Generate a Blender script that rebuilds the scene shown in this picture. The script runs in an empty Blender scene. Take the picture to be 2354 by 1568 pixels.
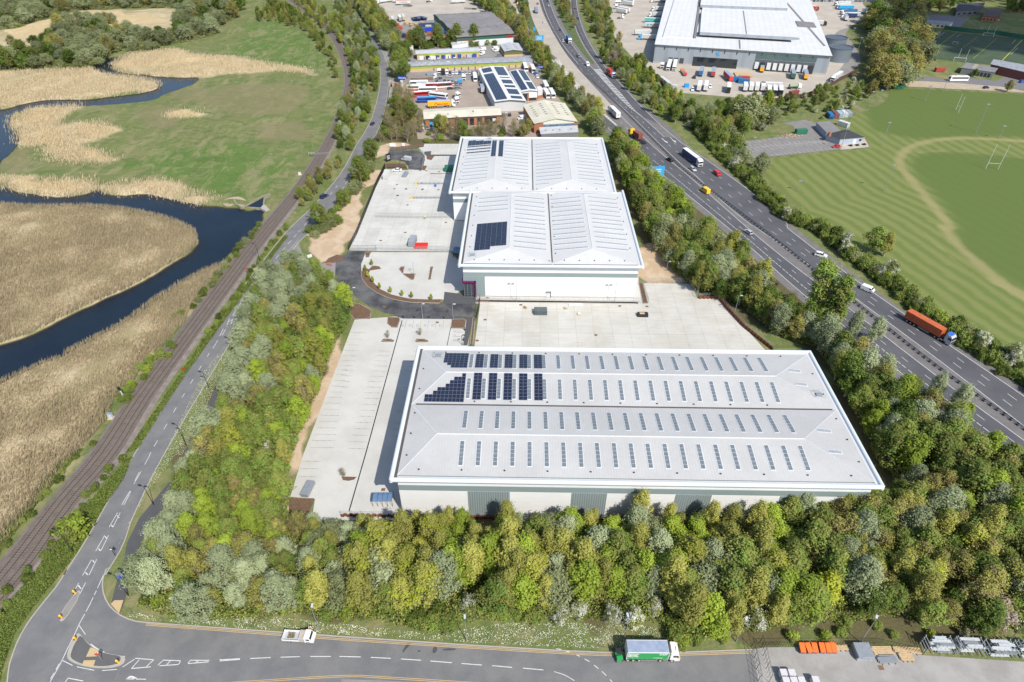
import bpy, bmesh, math, random
import numpy as np
from mathutils import Vector, Matrix
from math import sin, cos, pi, radians, hypot, atan2
R = random.Random(7)
SC = bpy.context.scene
COL = SC.collection
# ---------------------------------------------------------------- survey: photo points -> ground coordinates (metres)
FL, CX, CY, CH = 1470.0, 1176.5, 784.0, 130.0
TH = radians(38.5); TS, TC = sin(TH), cos(TH)
def G(px, py, z=0.0):
 u = (px - CX) / FL; v = (py - CY) / FL
 t = (CH - z) / (TS + v * TC)
 return (u * t, (TC - v * TS) * t)
FR = {'O': (0, 0, 1.7408), 'a': (1480, 0, 600/2354), 'b': (1600, 150, 600/2354), 'c': (1560, 270, 500/2354),
 'd': (1980, 230, 380/1806), 'e': (2430, 0, 400/2354), 'f': (2600, 200, 850/2354), 'g': (3200, 0, 400/2354),
 'h': (3600, 0, 496/2047), 'i': (2050, 0, 450/2352), 'j': (2350, 250, 550/1916), 'k': (1500, 480, 500/2354),
 'l': (2900, 2450, 1196/2354), 'm': (1750, 700, 850/2354)}
for c_ in range(3):
 for r_ in range(3): FR['%d%d' % (c_, r_)] = (1366*c_, 910*r_, 1366/2354)
def W(fr, x, y, z=0.0):
 a = FR[fr]; return G((a[0] + x*a[2]) / 1.7408, (a[1] + y*a[2]) / 1.7408, z)
def PL(fr, s, z=0.0):
 n = [float(t) for t in s.replace(',', ' ').split()]
 return [W(fr, n[i], n[i+1], z) for i in range(0, len(n), 2)]
# ---------------------------------------------------------------- scene objects
def tag(o, label=None, cat=None, group=None, kind=None):
 if label: o['label'] = label
 if cat: o['category'] = cat
 if group: o['group'] = group
 if kind: o['kind'] = kind
 return o
def empty(name, loc=(0, 0, 0), rz=0.0):
 o = bpy.data.objects.new(name, None); COL.objects.link(o)
 o.location = loc; o.rotation_euler = (0, 0, rz); o.empty_display_size = 0.5
 return o
def thing(name, label, cat, loc=(0, 0, 0), rz=0.0, group=None):
 if len(loc) == 2: loc = (loc[0], loc[1], 0)
 return tag(empty(name, loc, rz), label, cat, group)
KIDS = {}
def setpar(o, p):
 if p is not None:
  o.parent = p; KIDS.setdefault(p.name, []).append(o)
def copy_tree(o, parent=None):
 c = o.copy(); COL.objects.link(c)
 if parent is not None: setpar(c, parent)
 for ch in list(KIDS.get(o.name, [])): copy_tree(ch, c)
 return c
class MB:
 def __init__(s): s.v = []; s.f = []; s.m = []; s.mats = []; s.cm = 0
 def use(s, mat):
  if mat not in s.mats: s.mats.append(mat)
  s.cm = s.mats.index(mat); return s
 def face(s, pts):
  n = len(s.v); s.v.extend([tuple(p) for p in pts]); s.f.append(tuple(range(n, n+len(pts)))); s.m.append(s.cm)
 def mesh(s, vs, fs):
  n = len(s.v); s.v.extend([tuple(p) for p in vs])
  for f in fs: s.f.append(tuple(i+n for i in f)); s.m.append(s.cm)
 def box(s, x0, x1, y0, y1, z0, z1):
  s.mesh([(x0,y0,z0),(x1,y0,z0),(x1,y1,z0),(x0,y1,z0),(x0,y0,z1),(x1,y0,z1),(x1,y1,z1),(x0,y1,z1)],
   [(3,2,1,0),(4,5,6,7),(0,1,5,4),(1,2,6,5),(2,3,7,6),(3,0,4,7)]); return s
 def obox(s, c, sx, sy, sz, rz=0.0, z0=0.0):
  cc, ss = cos(rz), sin(rz); o = []
  for z in (z0, z0+sz):
   for x, y in ((-sx/2,-sy/2),(sx/2,-sy/2),(sx/2,sy/2),(-sx/2,sy/2)):
    o.append((c[0]+x*cc-y*ss, c[1]+x*ss+y*cc, z))
  s.mesh(o, [(3,2,1,0),(4,5,6,7),(0,1,5,4),(1,2,6,5),(2,3,7,6),(3,0,4,7)]); return s
 def prism(s, poly, z0, z1, bottom=False):
  n = len(poly)
  a = sum(poly[i][0]*poly[(i+1) % n][1]-poly[(i+1) % n][0]*poly[i][1] for i in range(n))
  if a < 0: poly = poly[::-1]
  vs = [(p[0], p[1], z0) for p in poly] + [(p[0], p[1], z1) for p in poly]
  fs = [tuple(range(n, 2*n))] + [(i, (i+1) % n, n+(i+1) % n, n+i) for i in range(n)]
  if bottom: fs.append(tuple(range(n-1, -1, -1)))
  s.mesh(vs, fs); return s
 def xprism(s, prof, y0, y1, shear=None):
  n = len(prof)
  a = sum(prof[i][0]*prof[(i+1) % n][1]-prof[(i+1) % n][0]*prof[i][1] for i in range(n))
  if a < 0: prof = prof[::-1]
  vs = [(p[0], y0, p[1]) for p in prof] + [(p[0], y1, p[1]) for p in prof]
  fs = [tuple(range(0, n)), tuple(range(2*n-1, n-1, -1))] + [((i+1) % n, i, n+i, n+(i+1) % n) for i in range(n)]
  s.mesh(vs, fs); return s
 def tube(s, a, b, r0, r1=None, n=6, caps=True):
  r1 = r0 if r1 is None else r1
  a = Vector(a); b = Vector(b); d = (b-a)
  if d.length < 1e-6: return s
  d.normalize(); u = d.orthogonal().normalized(); w = d.cross(u)
  vs = []
  for c, r in ((a, r0), (b, r1)):
   for i in range(n):
    t = 2*pi*i/n; vs.append(tuple(c + u*(r*cos(t)) + w*(r*sin(t))))
  fs = [(i, (i+1) % n, n+(i+1) % n, n+i) for i in range(n)]
  if caps: fs += [tuple(range(n-1, -1, -1)), tuple(range(n, 2*n))]
  s.mesh(vs, fs); return s
 def wheel(s, x, y, r, w, hub=None, n=14):
  s.tube((x, y-w/2, r), (x, y+w/2, r), r, n=n)
  if hub:
   k = s.cm; s.use(hub); s.tube((x, y-w/2-.012, r), (x, y+w/2+.012, r), r*.55, n=10); s.cm = k
  return s
 def build(s, name, mat=None, parent=None, label=None, loc=None, rz=0.0, smooth=False):
  if mat is not None and not s.mats: mats = [mat]
  else: mats = s.mats or ([mat] if mat else [])
  me = bpy.data.meshes.new(name); me.from_pydata(s.v, [], s.f)
  for m in mats: me.materials.append(m)
  if len(mats) > 1: me.polygons.foreach_set('material_index', s.m)
  if smooth: me.polygons.foreach_set('use_smooth', [True]*len(s.f))
  me.update()
  o = bpy.data.objects.new(name, me); COL.objects.link(o)
  if loc: o.location = loc
  o.rotation_euler = (0, 0, rz)
  setpar(o, parent)
  if label: o['label'] = label
  return o
def struct(name, mb, mat=None, **k):
 o = mb.build(name, mat, **k); o['kind'] = 'structure'; return o
# ---------------------------------------------------------------- materials
MATS = {}
def nodes(m):
 m.use_nodes = True; nt = m.node_tree; nt.nodes.clear()
 out = nt.nodes.new('ShaderNodeOutputMaterial'); b = nt.nodes.new('ShaderNodeBsdfPrincipled')
 nt.links.new(b.outputs[0], out.inputs[0]); return nt, b, out
def nz(nt, co, scale, detail=3.0, rough=.6, dist=0.0):
 n = nt.nodes.new('ShaderNodeTexNoise'); n.inputs['Scale'].default_value = scale
 n.inputs['Detail'].default_value = detail; n.inputs['Roughness'].default_value = rough; n.inputs['Distortion'].default_value = dist
 nt.links.new(co, n.inputs['Vector']); return n.outputs['Fac']
def ramp(nt, fac, stops):
 r = nt.nodes.new('ShaderNodeValToRGB'); e = r.color_ramp.elements
 while len(e) < len(stops): e.new(0.5)
 for k, (p, c) in enumerate(stops):
  e[k].position = p; e[k].color = (c, c, c, 1) if isinstance(c, (int, float)) else (*c, 1)
 nt.links.new(fac, r.inputs[0]); return r.outputs[0]
def mixc(nt, fac, a, b, mode='MIX'):
 m = nt.nodes.new('ShaderNodeMix'); m.data_type = 'RGBA'; m.blend_type = mode
 for k, v in ((0, fac), (6, a), (7, b)):
  if isinstance(v, (int, float)): m.inputs[k].default_value = v
  elif isinstance(v, tuple): m.inputs[k].default_value = (*v[:3], 1)
  else: nt.links.new(v, m.inputs[k])
 return m.outputs[2]
def math_(nt, op, a, b=0.0, c=None, clamp=False):
 m = nt.nodes.new('ShaderNodeMath'); m.operation = op; m.use_clamp = clamp
 for k, v in enumerate((a, b) if c is None else (a, b, c)):
  if isinstance(v, (int, float)): m.inputs[k].default_value = v
  else: nt.links.new(v, m.inputs[k])
 return m.outputs[0]
def coord(nt, kind='world'):
 if kind == 'world':
  g = nt.nodes.new('ShaderNodeNewGeometry'); return g.outputs['Position']
 t = nt.nodes.new('ShaderNodeTexCoord'); return t.outputs['Object']
def scalev(nt, co, s, rot=0.0):
 m = nt.nodes.new('ShaderNodeMapping'); m.inputs['Scale'].default_value = s; m.inputs['Rotation'].default_value = (0, 0, rot)
 nt.links.new(co, m.inputs['Vector']); return m.outputs[0]
def bump(nt, b, h, strength=.3, dist=.05):
 n = nt.nodes.new('ShaderNodeBump'); n.inputs['Strength'].default_value = strength; n.inputs['Distance'].default_value = dist
 nt.links.new(h, n.inputs['Height']); nt.links.new(n.outputs[0], b.inputs['Normal'])
def mat(name, c, rough=.7, metal=0.0, var=.12, scale=.6, c2=None, fine=6.0, fvar=.0, bmp=0.0, co='world', spec=.5, stripes=None, coat=0.0):
 """c: base colour; c2: second colour for broad stains; stripes=(axis, period, depth, contrast) for profiled sheet."""
 if name in MATS: return MATS[name]
 m = bpy.data.materials.new(name); MATS[name] = m
 nt, b, out = nodes(m)
 b.inputs['Roughness'].default_value = rough; b.inputs['Metallic'].default_value = metal
 b.inputs['Specular IOR Level'].default_value = spec
 if coat: b.inputs['Coat Weight'].default_value = coat; b.inputs['Coat Roughness'].default_value = .08
 P = coord(nt, co)
 col = c
 if var or c2 or fvar:
  n1 = nz(nt, P, scale, 4.0, .65)
  if c2 is not None: col = mixc(nt, ramp(nt, n1, [(.38, 0.0), (.62, 1.0)]), c, c2)
  else:
   k = ramp(nt, n1, [(.3, 1-var), (.7, 1+var if var < .0 else 1.0)])
   col = mixc(nt, 1.0, c, k, 'MULTIPLY')
  if fvar:
   k2 = ramp(nt, nz(nt, P, fine, 2.0, .7), [(.3, 1-fvar), (.7, 1.0)])
   col = mixc(nt, 1.0, col, k2, 'MULTIPLY')
 if stripes:
  ax, per, dep, con = stripes
  w = nt.nodes.new('ShaderNodeTexWave'); w.wave_type = 'BANDS'; w.bands_direction = ax
  w.inputs['Scale'].default_value = 2*pi/per/20*1.0
  nt.links.new(coord(nt, 'obj'), w.inputs['Vector'])
  if con: col = mixc(nt, 1.0, col, ramp(nt, w.outputs['Fac'], [(.0, 1-con), (.35, 1.0)]), 'MULTIPLY')
  if dep: bump(nt, b, w.outputs['Fac'], 1.0, dep)
 elif bmp: bump(nt, b, nz(nt, P, fine, 3.0, .7), bmp, .05)
 if isinstance(col, tuple): b.inputs['Base Color'].default_value = (*col, 1)
 else: nt.links.new(col, b.inputs['Base Color'])
 return m
def leafmat(name, c, c2, trans=.38, var=.45):
 m = bpy.data.materials.new(name); nt, b, out = nodes(m)
 g = nt.nodes.new('ShaderNodeNewGeometry'); oi = nt.nodes.new('ShaderNodeObjectInfo')
 f1 = math_(nt, 'ADD', math_(nt, 'MULTIPLY', g.outputs['Random Per Island'], .55), math_(nt, 'MULTIPLY', oi.outputs['Random'], .45))
 col = mixc(nt, f1, c, c2)
 br = math_(nt, 'ADD', math_(nt, 'MULTIPLY', oi.outputs['Random'], .35), .82)
 cb = nt.nodes.new('ShaderNodeCombineColor')
 for k in range(3): nt.links.new(br, cb.inputs[k])
 col = mixc(nt, 1.0, col, cb.outputs[0], 'MULTIPLY')
 nt.links.new(col, b.inputs['Base Color']); b.inputs['Roughness'].default_value = .55; b.inputs['Specular IOR Level'].default_value = .25
 tr = nt.nodes.new('ShaderNodeBsdfTranslucent'); nt.links.new(col, tr.inputs[0])
 mx = nt.nodes.new('ShaderNodeMixShader'); mx.inputs[0].default_value = trans
 nt.links.new(b.outputs[0], mx.inputs[1]); nt.links.new(tr.outputs[0], mx.inputs[2]); nt.links.new(mx.outputs[0], out.inputs[0])
 MATS[name] = m; return m
def paint(name, c, rough=.3):      # vehicle / coated paint
 return mat(name, c, rough, 0.0, var=.06, scale=1.5, coat=.5 if rough < .4 else 0.0, co='obj')
WHITE = paint('white_paint', (.78, .78, .77)); BLACKP = paint('black_paint', (.02, .02, .022)); GREYP = paint('grey_paint', (.18, .19, .2))
SILVER = paint('silver_paint', (.45, .46, .48)); REDP = paint('red_paint', (.5, .03, .03)); BLUEP = paint('blue_paint', (.03, .12, .5))
NAVY = paint('navy_paint', (.015, .025, .1)); ORANGE = paint('orange_paint', (.75, .2, .03)); YELLOW = paint('yellow_paint', (.8, .52, .02))
GREENP = paint('green_paint', (.02, .33, .08)); SKY = paint('sky_blue_paint', (.04, .35, .68)); MAROON = paint('maroon_paint', (.18, .04, .04))
TEAL = paint('teal_paint', (.1, .45, .4)); DKGREEN = paint('dark_green_paint', (.03, .12, .08)); PURPLE = paint('purple_paint', (.13, .01, .085))
GLASS = mat('dark_glass', (.02, .028, .035), .08, 0, var=0, spec=.8)
TYRE = mat('tyre_rubber', (.02, .02, .02), .85, 0, var=0); HUB = mat('wheel_hub', (.5, .5, .5), .4, .3, var=0)
CHASSIS = mat('chassis_black', (.03, .03, .035), .6, 0, var=.2); STEEL = mat('galvanised_steel', (.42, .45, .48), .45, .5, var=.25, scale=2.0)
DKMETAL = mat('dark_metal', (.035, .035, .038), .5, .3, var=.1); LAMPW = mat('headlamp', (.8, .8, .8), .1, 0, var=0)
MARKW = mat('road_paint_white', (.72, .72, .70), .7, 0, var=.22, scale=1.2, fine=9, fvar=.25)
MARKY = mat('road_paint_yellow', (.62, .42, .16), .7, 0, var=.2, scale=1.2)
WOOD = mat('pale_timber', (.55, .40, .22), .8, 0, c2=(.42, .3, .17), scale=3)
BRICK = mat('orange_brick', (.42, .17, .09), .85, 0, c2=(.34, .14, .08), scale=1.2, fine=12, fvar=.2)
CURTAIN = mat('blue_grey_tarpaulin', (.22, .27, .38), .5, 0, c2=(.3, .35, .45), scale=.9, co='obj')
def text_mb(txt, size, name, mat_, parent, loc, rot, bold=0.0, ext=.01, align='LEFT', xs=1.0):
 cu = bpy.data.curves.new('tmp', 'FONT'); cu.body = txt; cu.size = size; cu.extrude = ext; cu.offset = bold; cu.align_x = align
 cu.resolution_u = 3
 ob = bpy.data.objects.new('tmp', cu); COL.objects.link(ob)
 bpy.context.view_layer.update()
 me = bpy.data.meshes.new_from_object(ob.evaluated_get(bpy.context.evaluated_depsgraph_get()))
 bpy.data.objects.remove(ob); me.name = name; me.materials.clear(); me.materials.append(mat_)
 o = bpy.data.objects.new(name, me); COL.objects.link(o); o.location = loc; o.rotation_euler = rot; o.scale = (xs, 1, 1)
 setpar(o, parent); return o
# ---------------------------------------------------------------- plan-view helpers
def cat(pts, n=6, closed=False):
 """Catmull-Rom smoothing of a polyline."""
 P = [Vector((p[0], p[1])) for p in pts]; out = []; N = len(P)
 rng = range(N) if closed else range(N-1)
 for i in rng:
  p1, p2 = P[i], P[(i+1) % N]
  p0 = P[i-1] if (closed or i > 0) else p1*2-p2
  p3 = P[(i+2) % N] if (closed or i+2 < N) else p2*2-p1
  for k in range(n):
   t = k/n
   out.append(0.5*((2*p1)+(p2-p0)*t+(2*p0-5*p1+4*p2-p3)*t*t+(3*p1-p0-3*p2+p3)*t**3))
 if not closed: out.append(P[-1])
 return [(p.x, p.y) for p in out]
def resample(pts, n):
 d = [0.0]
 for i in range(1, len(pts)): d.append(d[-1]+hypot(pts[i][0]-pts[i-1][0], pts[i][1]-pts[i-1][1]))
 T = d[-1]; out = []; j = 0
 for k in range(n):
  t = T*k/(n-1)
  while j < len(pts)-2 and d[j+1] < t: j += 1
  s = (t-d[j])/max(1e-9, d[j+1]-d[j]); s = min(1, max(0, s))
  out.append((pts[j][0]+(pts[j+1][0]-pts[j][0])*s, pts[j][1]+(pts[j+1][1]-pts[j][1])*s))
 return out
def plen(pts): return sum(hypot(pts[i][0]-pts[i-1][0], pts[i][1]-pts[i-1][1]) for i in range(1, len(pts)))
def offset(pts, d):
 """shift a polyline sideways; positive d = to the right of travel."""
 out = []
 for i in range(len(pts)):
  a = pts[max(0, i-1)]; b = pts[min(len(pts)-1, i+1)]
  dx, dy = b[0]-a[0], b[1]-a[1]; L = hypot(dx, dy) or 1
  out.append((pts[i][0]+dy/L*d, pts[i][1]-dx/L*d))
 return out
def ribbon(mb, A, B, z, n=None, za=None):
 n = n or max(len(A), len(B)); A = resample(A, n); B = resample(B, n)
 vs = [(p[0], p[1], z) for p in A]+[(p[0], p[1], z) for p in B]
 mb.mesh(vs, [(i, n+i, n+i+1, i+1) for i in range(n-1)])
def stripe(mb, line, w, z, dash=None, start=0.0):
 L = plen(line)
 if not dash:
  ribbon(mb, offset(line, -w/2), offset(line, w/2), z, max(len(line), 2)); return
 on, off = dash; n = max(2, int(L/0.5)); P = resample(line, n); st = L/(n-1)
 t = start
 while t < L:
  i0 = int(t/st); i1 = min(n-1, int((t+on)/st)+1)
  if i1-i0 >= 1:
   seg = [P[i0], P[i1]] if i1-i0 < 12 else P[i0:i1+1]
   ribbon(mb, offset(seg, -w/2), offset(seg, w/2), z, len(seg))
  t += on+off
def lerp_edges(A, B, f, n=80):
 A = resample(A, n); B = resample(B, n)
 return [(a[0]+(b[0]-a[0])*f, a[1]+(b[1]-a[1])*f) for a, b in zip(A, B)]
def sheet(name, poly, m, z, smooth=0, kind=True, thick=0.0):
 if smooth: poly = cat(poly, smooth, True)
 mb = MB()
 if thick: mb.prism(poly, z-thick, z)
 else:
  a = sum(poly[i-1][0]*poly[i][1]-poly[i][0]*poly[i-1][1] for i in range(len(poly)))
  if a < 0: poly = poly[::-1]
  mb.face([(p[0], p[1], z) for p in poly])
 o = mb.build(name, m)
 if kind: o['kind'] = 'structure'
 return o
def inside(X, Y, poly):
 c = np.zeros(X.shape, bool); n = len(poly); j = n-1
 for i in range(n):
  xi, yi = poly[i]; xj, yj = poly[j]
  if yi != yj:
   c ^= ((yi > Y) != (yj > Y)) & (X < (xj-xi)*(Y-yi)/(yj-yi)+xi)
  j = i
 return c
def pin(x, y, poly):
 c = False; j = len(poly)-1
 for i in range(len(poly)):
  xi, yi = poly[i]; xj, yj = poly[j]
  if ((yi > y) != (yj > y)) and x < (xj-xi)*(y-yi)/(yj-yi)+xi: c = not c
  j = i
 return c
def blur(a, k):
 for _ in range(k):
  a = (a+np.roll(a, 1, 0)+np.roll(a, -1, 0))/3; a = (a+np.roll(a, 1, 1)+np.roll(a, -1, 1))/3
 return a
def O(s): return PL('O', s)
# ---------------------------------------------------------------- areas (surveyed outlines)
RIVER = [cat(O('293,127 277,137 258,146 256,160 283,167 317,170 367,175 427,177 453,177 440,192 417,200 377,213 350,227 293,235 247,238 187,242 133,246 77,248 28,258 20,277 40,310 39,327 32,337 17,353 0,367 -70,430 -160,330 -70,240 0,252 50,238 107,228 167,227 200,228 283,218 333,211 363,202 362,192 333,182 277,175 245,170 222,160 220,150 225,142 250,133'), 3, True),
  cat(O('-160,300 -60,415 0,428 33,438 100,448 167,450 200,445 217,432 227,430 233,443 267,447 333,445 367,450 417,460 467,473 493,474 543,477 558,478 570,484 602,475 600,487 597,507 573,523 563,543 540,566 517,586 510,603 467,623 410,653 350,690 290,736 233,769 150,809 147,823 117,826 67,849 0,876 -60,900 -120,900 -60,815 0,790 67,770 133,736 217,696 293,663 360,626 370,617 427,586 450,566 455,549 450,533 437,523 400,507 350,493 283,480 200,473 100,475 0,470 -90,468 -220,440'), 3, True)]
REED = [O('0,72 60,60 160,28 275,22 420,22 400,60 430,60 410,78 330,85 250,72 170,75 110,100 80,112 0,112 -100,115 -100,60'),
  O('-90,168 0,168 100,162 200,158 233,170 277,175 333,182 363,193 363,202 333,210 200,228 107,228 0,250 -90,250'),
  O('256,150 270,140 300,124 400,114 447,128 540,133 600,145 700,160 725,172 650,164 540,168 480,172 453,177 367,175 283,167'),
  O('22,270 80,250 143,241 187,242 160,258 133,282 90,292 64,290 57,310 60,328 38,330'),
  O('53,340 67,300 117,283 160,290 187,283 233,283 263,300 233,320 187,323 167,333 213,347 253,360 257,377 217,378 167,373 127,370 103,357 100,337'),
  O('377,263 417,255 450,263 433,273 387,271'),
  O('0,410 80,415 183,413 215,417 223,427 200,445 167,450 100,448 33,438 0,428 -60,415 -60,400'),
  O('222,430 300,420 367,413 433,437 500,462 467,473 367,450 267,447 233,443'),
  O('-90,466 0,470 100,475 200,473 283,480 350,493 400,507 437,523 450,533 455,549 450,566 427,586 370,617 360,626 293,663 217,696 133,736 67,770 0,790 -90,825'),
  O('530,598 467,623 410,653 350,690 290,736 233,769 150,809 117,826 67,849 0,876 -90,900 -90,1340 0,1262 30,1225 95,1150 150,1075 205,1012 250,960 262,920 310,875 340,820 372,800 425,742 440,700 490,645')]
LIGHT = [O('380,262 417,256 448,264 430,272 390,270'), O('25,275 80,255 130,250 120,275 70,285'), O('180,288 230,285 255,300 215,318 190,315'), O('60,330 100,300 150,300 130,345 90,345'),
  O('150,345 210,350 255,368 220,377 170,370'), O('270,150 400,125 520,140 400,150 300,165'), O('0,80 150,35 280,28 400,50 200,70 60,100'), O('5,415 160,417 200,430 120,440 40,428')]
DULL = [O('330,210 500,200 640,190 700,200 690,250 600,262 520,255 440,230'), O('310,255 400,240 410,290 330,300'), O('20,340 60,345 80,385 30,400 10,380'), O('560,290 680,280 720,300 700,325 600,322'), O('130,260 185,262 190,280 140,290'), O('360,300 380,310 372,322')]
GREENB = [O('560,50 640,45 740,95 757,165 660,150 505,128 520,110 560,95'), O('450,330 640,340 680,360 640,440 560,465 440,420 380,400 250,390 300,370'), O('55,265 85,262 70,300 62,310 54,290')]
SOIL = [O('838,385 885,383 905,392 890,400 865,420 842,470 802,577 760,600 700,605 690,590 697,560 745,520 780,490 810,440'), O('1468,560 1530,575 1560,600 1558,650 1500,650 1462,690'), O('720,880 800,730 810,740 790,812 700,1045 668,1143 660,1050 700,930'),
  O('852,335 905,333 885,350 850,368'), O('1030,480 1080,470 1100,480 1060,500 900,330 870,310'), O('660,1140 722,1147 716,1190 680,1190'), O('590,600 640,590 672,598 665,625 640,640 610,650')]
WOODF = [O('560,760 640,640 790,680 800,740 700,960 660,1150 720,1190 1100,1195 1900,1190 2030,1120 1860,800 1750,740 1600,660 1480,600 1400,440 1400,330 1440,320 1640,470 1900,690 2100,880 2353,1050 2500,1100 2500,1455 2200,1470 1730,1462 1560,1412 1000,1396 335,1380 340,1250 420,1000'),
  O('870,290 880,180 1010,300 1200,280 1390,330 1380,345 960,335 860,330')]
# ---------------------------------------------------------------- ground
def build_ground():
 x0, x1, y0, y1, st = -560, 560, 24, 760, 1.6
 nx = int((x1-x0)/st)+1; ny = int((y1-y0)/st)+1
 X, Y = np.meshgrid(x0+np.arange(nx)*st, y0+np.arange(ny)*st)
 rng = np.random.RandomState(3)
 def fld(k, seed):
  r = np.random.RandomState(seed).rand(ny, nx); a = blur(r, k); a = (a-a.mean())/a.std(); return a
 n1, n2, n3 = fld(4, 1), fld(14, 2), fld(40, 3)
 jx, jy = X+n2*2.2+n1*1.1, Y+np.roll(n2, 50)*2.2+np.roll(n1, 31)*1.1
 def mk(polys, k=2, jit=True, prec=0):
  m = np.zeros(X.shape, bool)
  for p in polys: m |= inside(jx if jit else X, jy if jit else Y, p)
  return blur(m.astype(float), k)
 riv = mk(RIVER, 1, False); reed = mk(REED, 2); light = mk(LIGHT, 3); dull = mk(DULL, 6); gb = mk(GREENB, 5); soil = mk(SOIL, 1); wf = mk(WOODF, 3)
 marsh = blur(inside(X, Y, O('-400,-60 600,-60 660,50 740,130 755,200 710,300 660,380 575,490 480,600 300,840 0,1210 -400,1600')).astype(float), 3)
 Z = marsh*(.05*n1+.1*n2)
 Z += reed*marsh*(.7+.2*n1+.12*n2)
 Z = Z*(1-riv)-riv*1.6
 vs = np.stack([X, Y, Z-.02], -1).reshape(-1, 3)
 idx = np.arange(nx*ny).reshape(ny, nx)
 f = np.stack([idx[:-1, :-1], idx[:-1, 1:], idx[1:, 1:], idx[1:, :-1]], -1).reshape(-1, 4)
 me = bpy.data.meshes.new('ground'); me.vertices.add(len(vs)); me.vertices.foreach_set('co', vs.astype(np.float32).ravel())
 me.loops.add(f.size); me.loops.foreach_set('vertex_index', f.ravel().astype(np.int32))
 me.polygons.add(len(f)); me.polygons.foreach_set('loop_start', np.arange(0, f.size, 4, dtype=np.int32))
 me.polygons.foreach_set('use_smooth', np.ones(len(f), bool))
 me.update(calc_edges=True)
 for nm, ch in (('soilmix', (reed, light, dull)), ('covermix', (gb, soil, wf))):
  at = me.color_attributes.new(nm, 'FLOAT_COLOR', 'POINT')
  a = np.ones((nx*ny, 4), np.float32)
  for k in range(3): a[:, k] = ch[k].ravel()
  at.data.foreach_set('color', a.ravel())
 m = bpy.data.materials.new('ground_cover'); nt, b, out = nodes(m); P = coord(nt)
 def attr(n):
  a = nt.nodes.new('ShaderNodeVertexColor'); a.layer_name = n
  s = nt.nodes.new('ShaderNodeSeparateColor'); nt.links.new(a.outputs[0], s.inputs[0]); return s.outputs
 A = attr('soilmix'); B = attr('covermix')
 n_f = nz(nt, P, 1.3, 4, .75); n_m = nz(nt, P, .18, 5, .6, .6); n_l = nz(nt, P, .05, 6, .65, .2)
 grass = mixc(nt, ramp(nt, n_f, [(.35, 0.0), (.65, 1.0)]), (.085, .125, .032), (.165, .20, .07))
 grass = mixc(nt, ramp(nt, n_l, [(.38, 0.0), (.62, .7)]), grass, (.175, .165, .075))
 grass = mixc(nt, ramp(nt, n_m, [(.42, 0.0), (.6, .5)]), grass, (.15, .17, .06))
 bright = mixc(nt, ramp(nt, n_f, [(.35, 0.0), (.65, 1.0)]), (.07, .13, .027), (.13, .185, .05))
 def th(w, lo, hi, amt=.5):     # soft mask broken up by noise
  return ramp(nt, math_(nt, 'ADD', w, math_(nt, 'MULTIPLY', math_(nt, 'SUBTRACT', n_m, .5), amt)), [(lo, 0.0), (hi, 1.0)])
 def th2(w): return ramp(nt, math_(nt, 'ADD', math_(nt, 'MULTIPLY', w, .6), math_(nt, 'MULTIPLY', math_(nt, 'ADD', n_m, n_f), .5)), [(.68, 0.0), (.86, 1.0)])
 col = mixc(nt, th(B[0], .25, .95, .9), grass, bright)
 col = mixc(nt, ramp(nt, nz(nt, scalev(nt, P, (1, .4, 1), .35), .11, 6, .7, 1.2), [(.47, 0.0), (.62, .7)]), col, (.255, .225, .12))
 col = mixc(nt, ramp(nt, nz(nt, scalev(nt, P, (.6, 1, 1), .8), .17, 6, .72, 1.5), [(.5, 0.0), (.62, .6)]), col, (.065, .115, .03))
 dl = mixc(nt, n_f, (.15, .135, .07), (.25, .21, .12))
 col = mixc(nt, math_(nt, 'MULTIPLY', th2(A[2]), .55), col, dl)
 sv = scalev(nt, P, (1.0, .22, 1.0), .5); n_s = nz(nt, sv, .9, 5, .7, 1.8)
 rd = mixc(nt, ramp(nt, n_s, [(.3, 0.0), (.68, 1.0)]), (.33, .265, .155), (.52, .425, .275))
 rd = mixc(nt, ramp(nt, n_l, [(.5, 0.0), (.62, .55)]), rd, (.2, .19, .085))
 rl = mixc(nt, ramp(nt, n_s, [(.3, 0.0), (.65, 1.0)]), (.36, .28, .15), (.55, .43, .25))
 rd = mixc(nt, th(A[1], .3, .7, .8), rd, rl)
 col = mixc(nt, th(A[0], .12, .8, 1.1), col, rd)
 so = mixc(nt, n_f, (.38, .27, .17), (.5, .38, .26)); so = mixc(nt, ramp(nt, n_m, [(.45, 0.0), (.6, .5)]), so, (.58, .47, .35))
 wfc = mixc(nt, n_f, (.06, .065, .025), (.16, .13, .07))
 col = mixc(nt, th(B[2], .4, .6, .4), col, wfc)
 col = mixc(nt, th(B[1], .35, .6, .5), col, so)
 sep = nt.nodes.new('ShaderNodeSeparateXYZ'); nt.links.new(P, sep.inputs[0])
 mud = math_(nt, 'MULTIPLY', math_(nt, 'ADD', sep.outputs[2], .35), -4.0, clamp=True)
 col = mixc(nt, mud, col, (.05, .04, .025))
 nt.links.new(col, b.inputs['Base Color']); b.inputs['Roughness'].default_value = .95; b.inputs['Specular IOR Level'].default_value = .15
 bump(nt, b, n_f, .8, .25)
 me.materials.append(m)
 o = bpy.data.objects.new('ground', me); COL.objects.link(o); o['kind'] = 'structure'
 mb = MB(); big = 9000
 for a in ((-big, x0, -big, big), (x1, big, -big, big), (x0, x1, y1, big), (x0, x1, -big, y0)):
  mb.face([(a[0], a[2], -.03), (a[1], a[2], -.03), (a[1], a[3], -.03), (a[0], a[3], -.03)])
 struct('far_ground', mb, mat('far_fields', (.07, .1, .035), .95, c2=(.14, .13, .06), scale=.01))
 mw = bpy.data.materials.new('river_water'); nt, b, out = nodes(mw); P = coord(nt)
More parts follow.
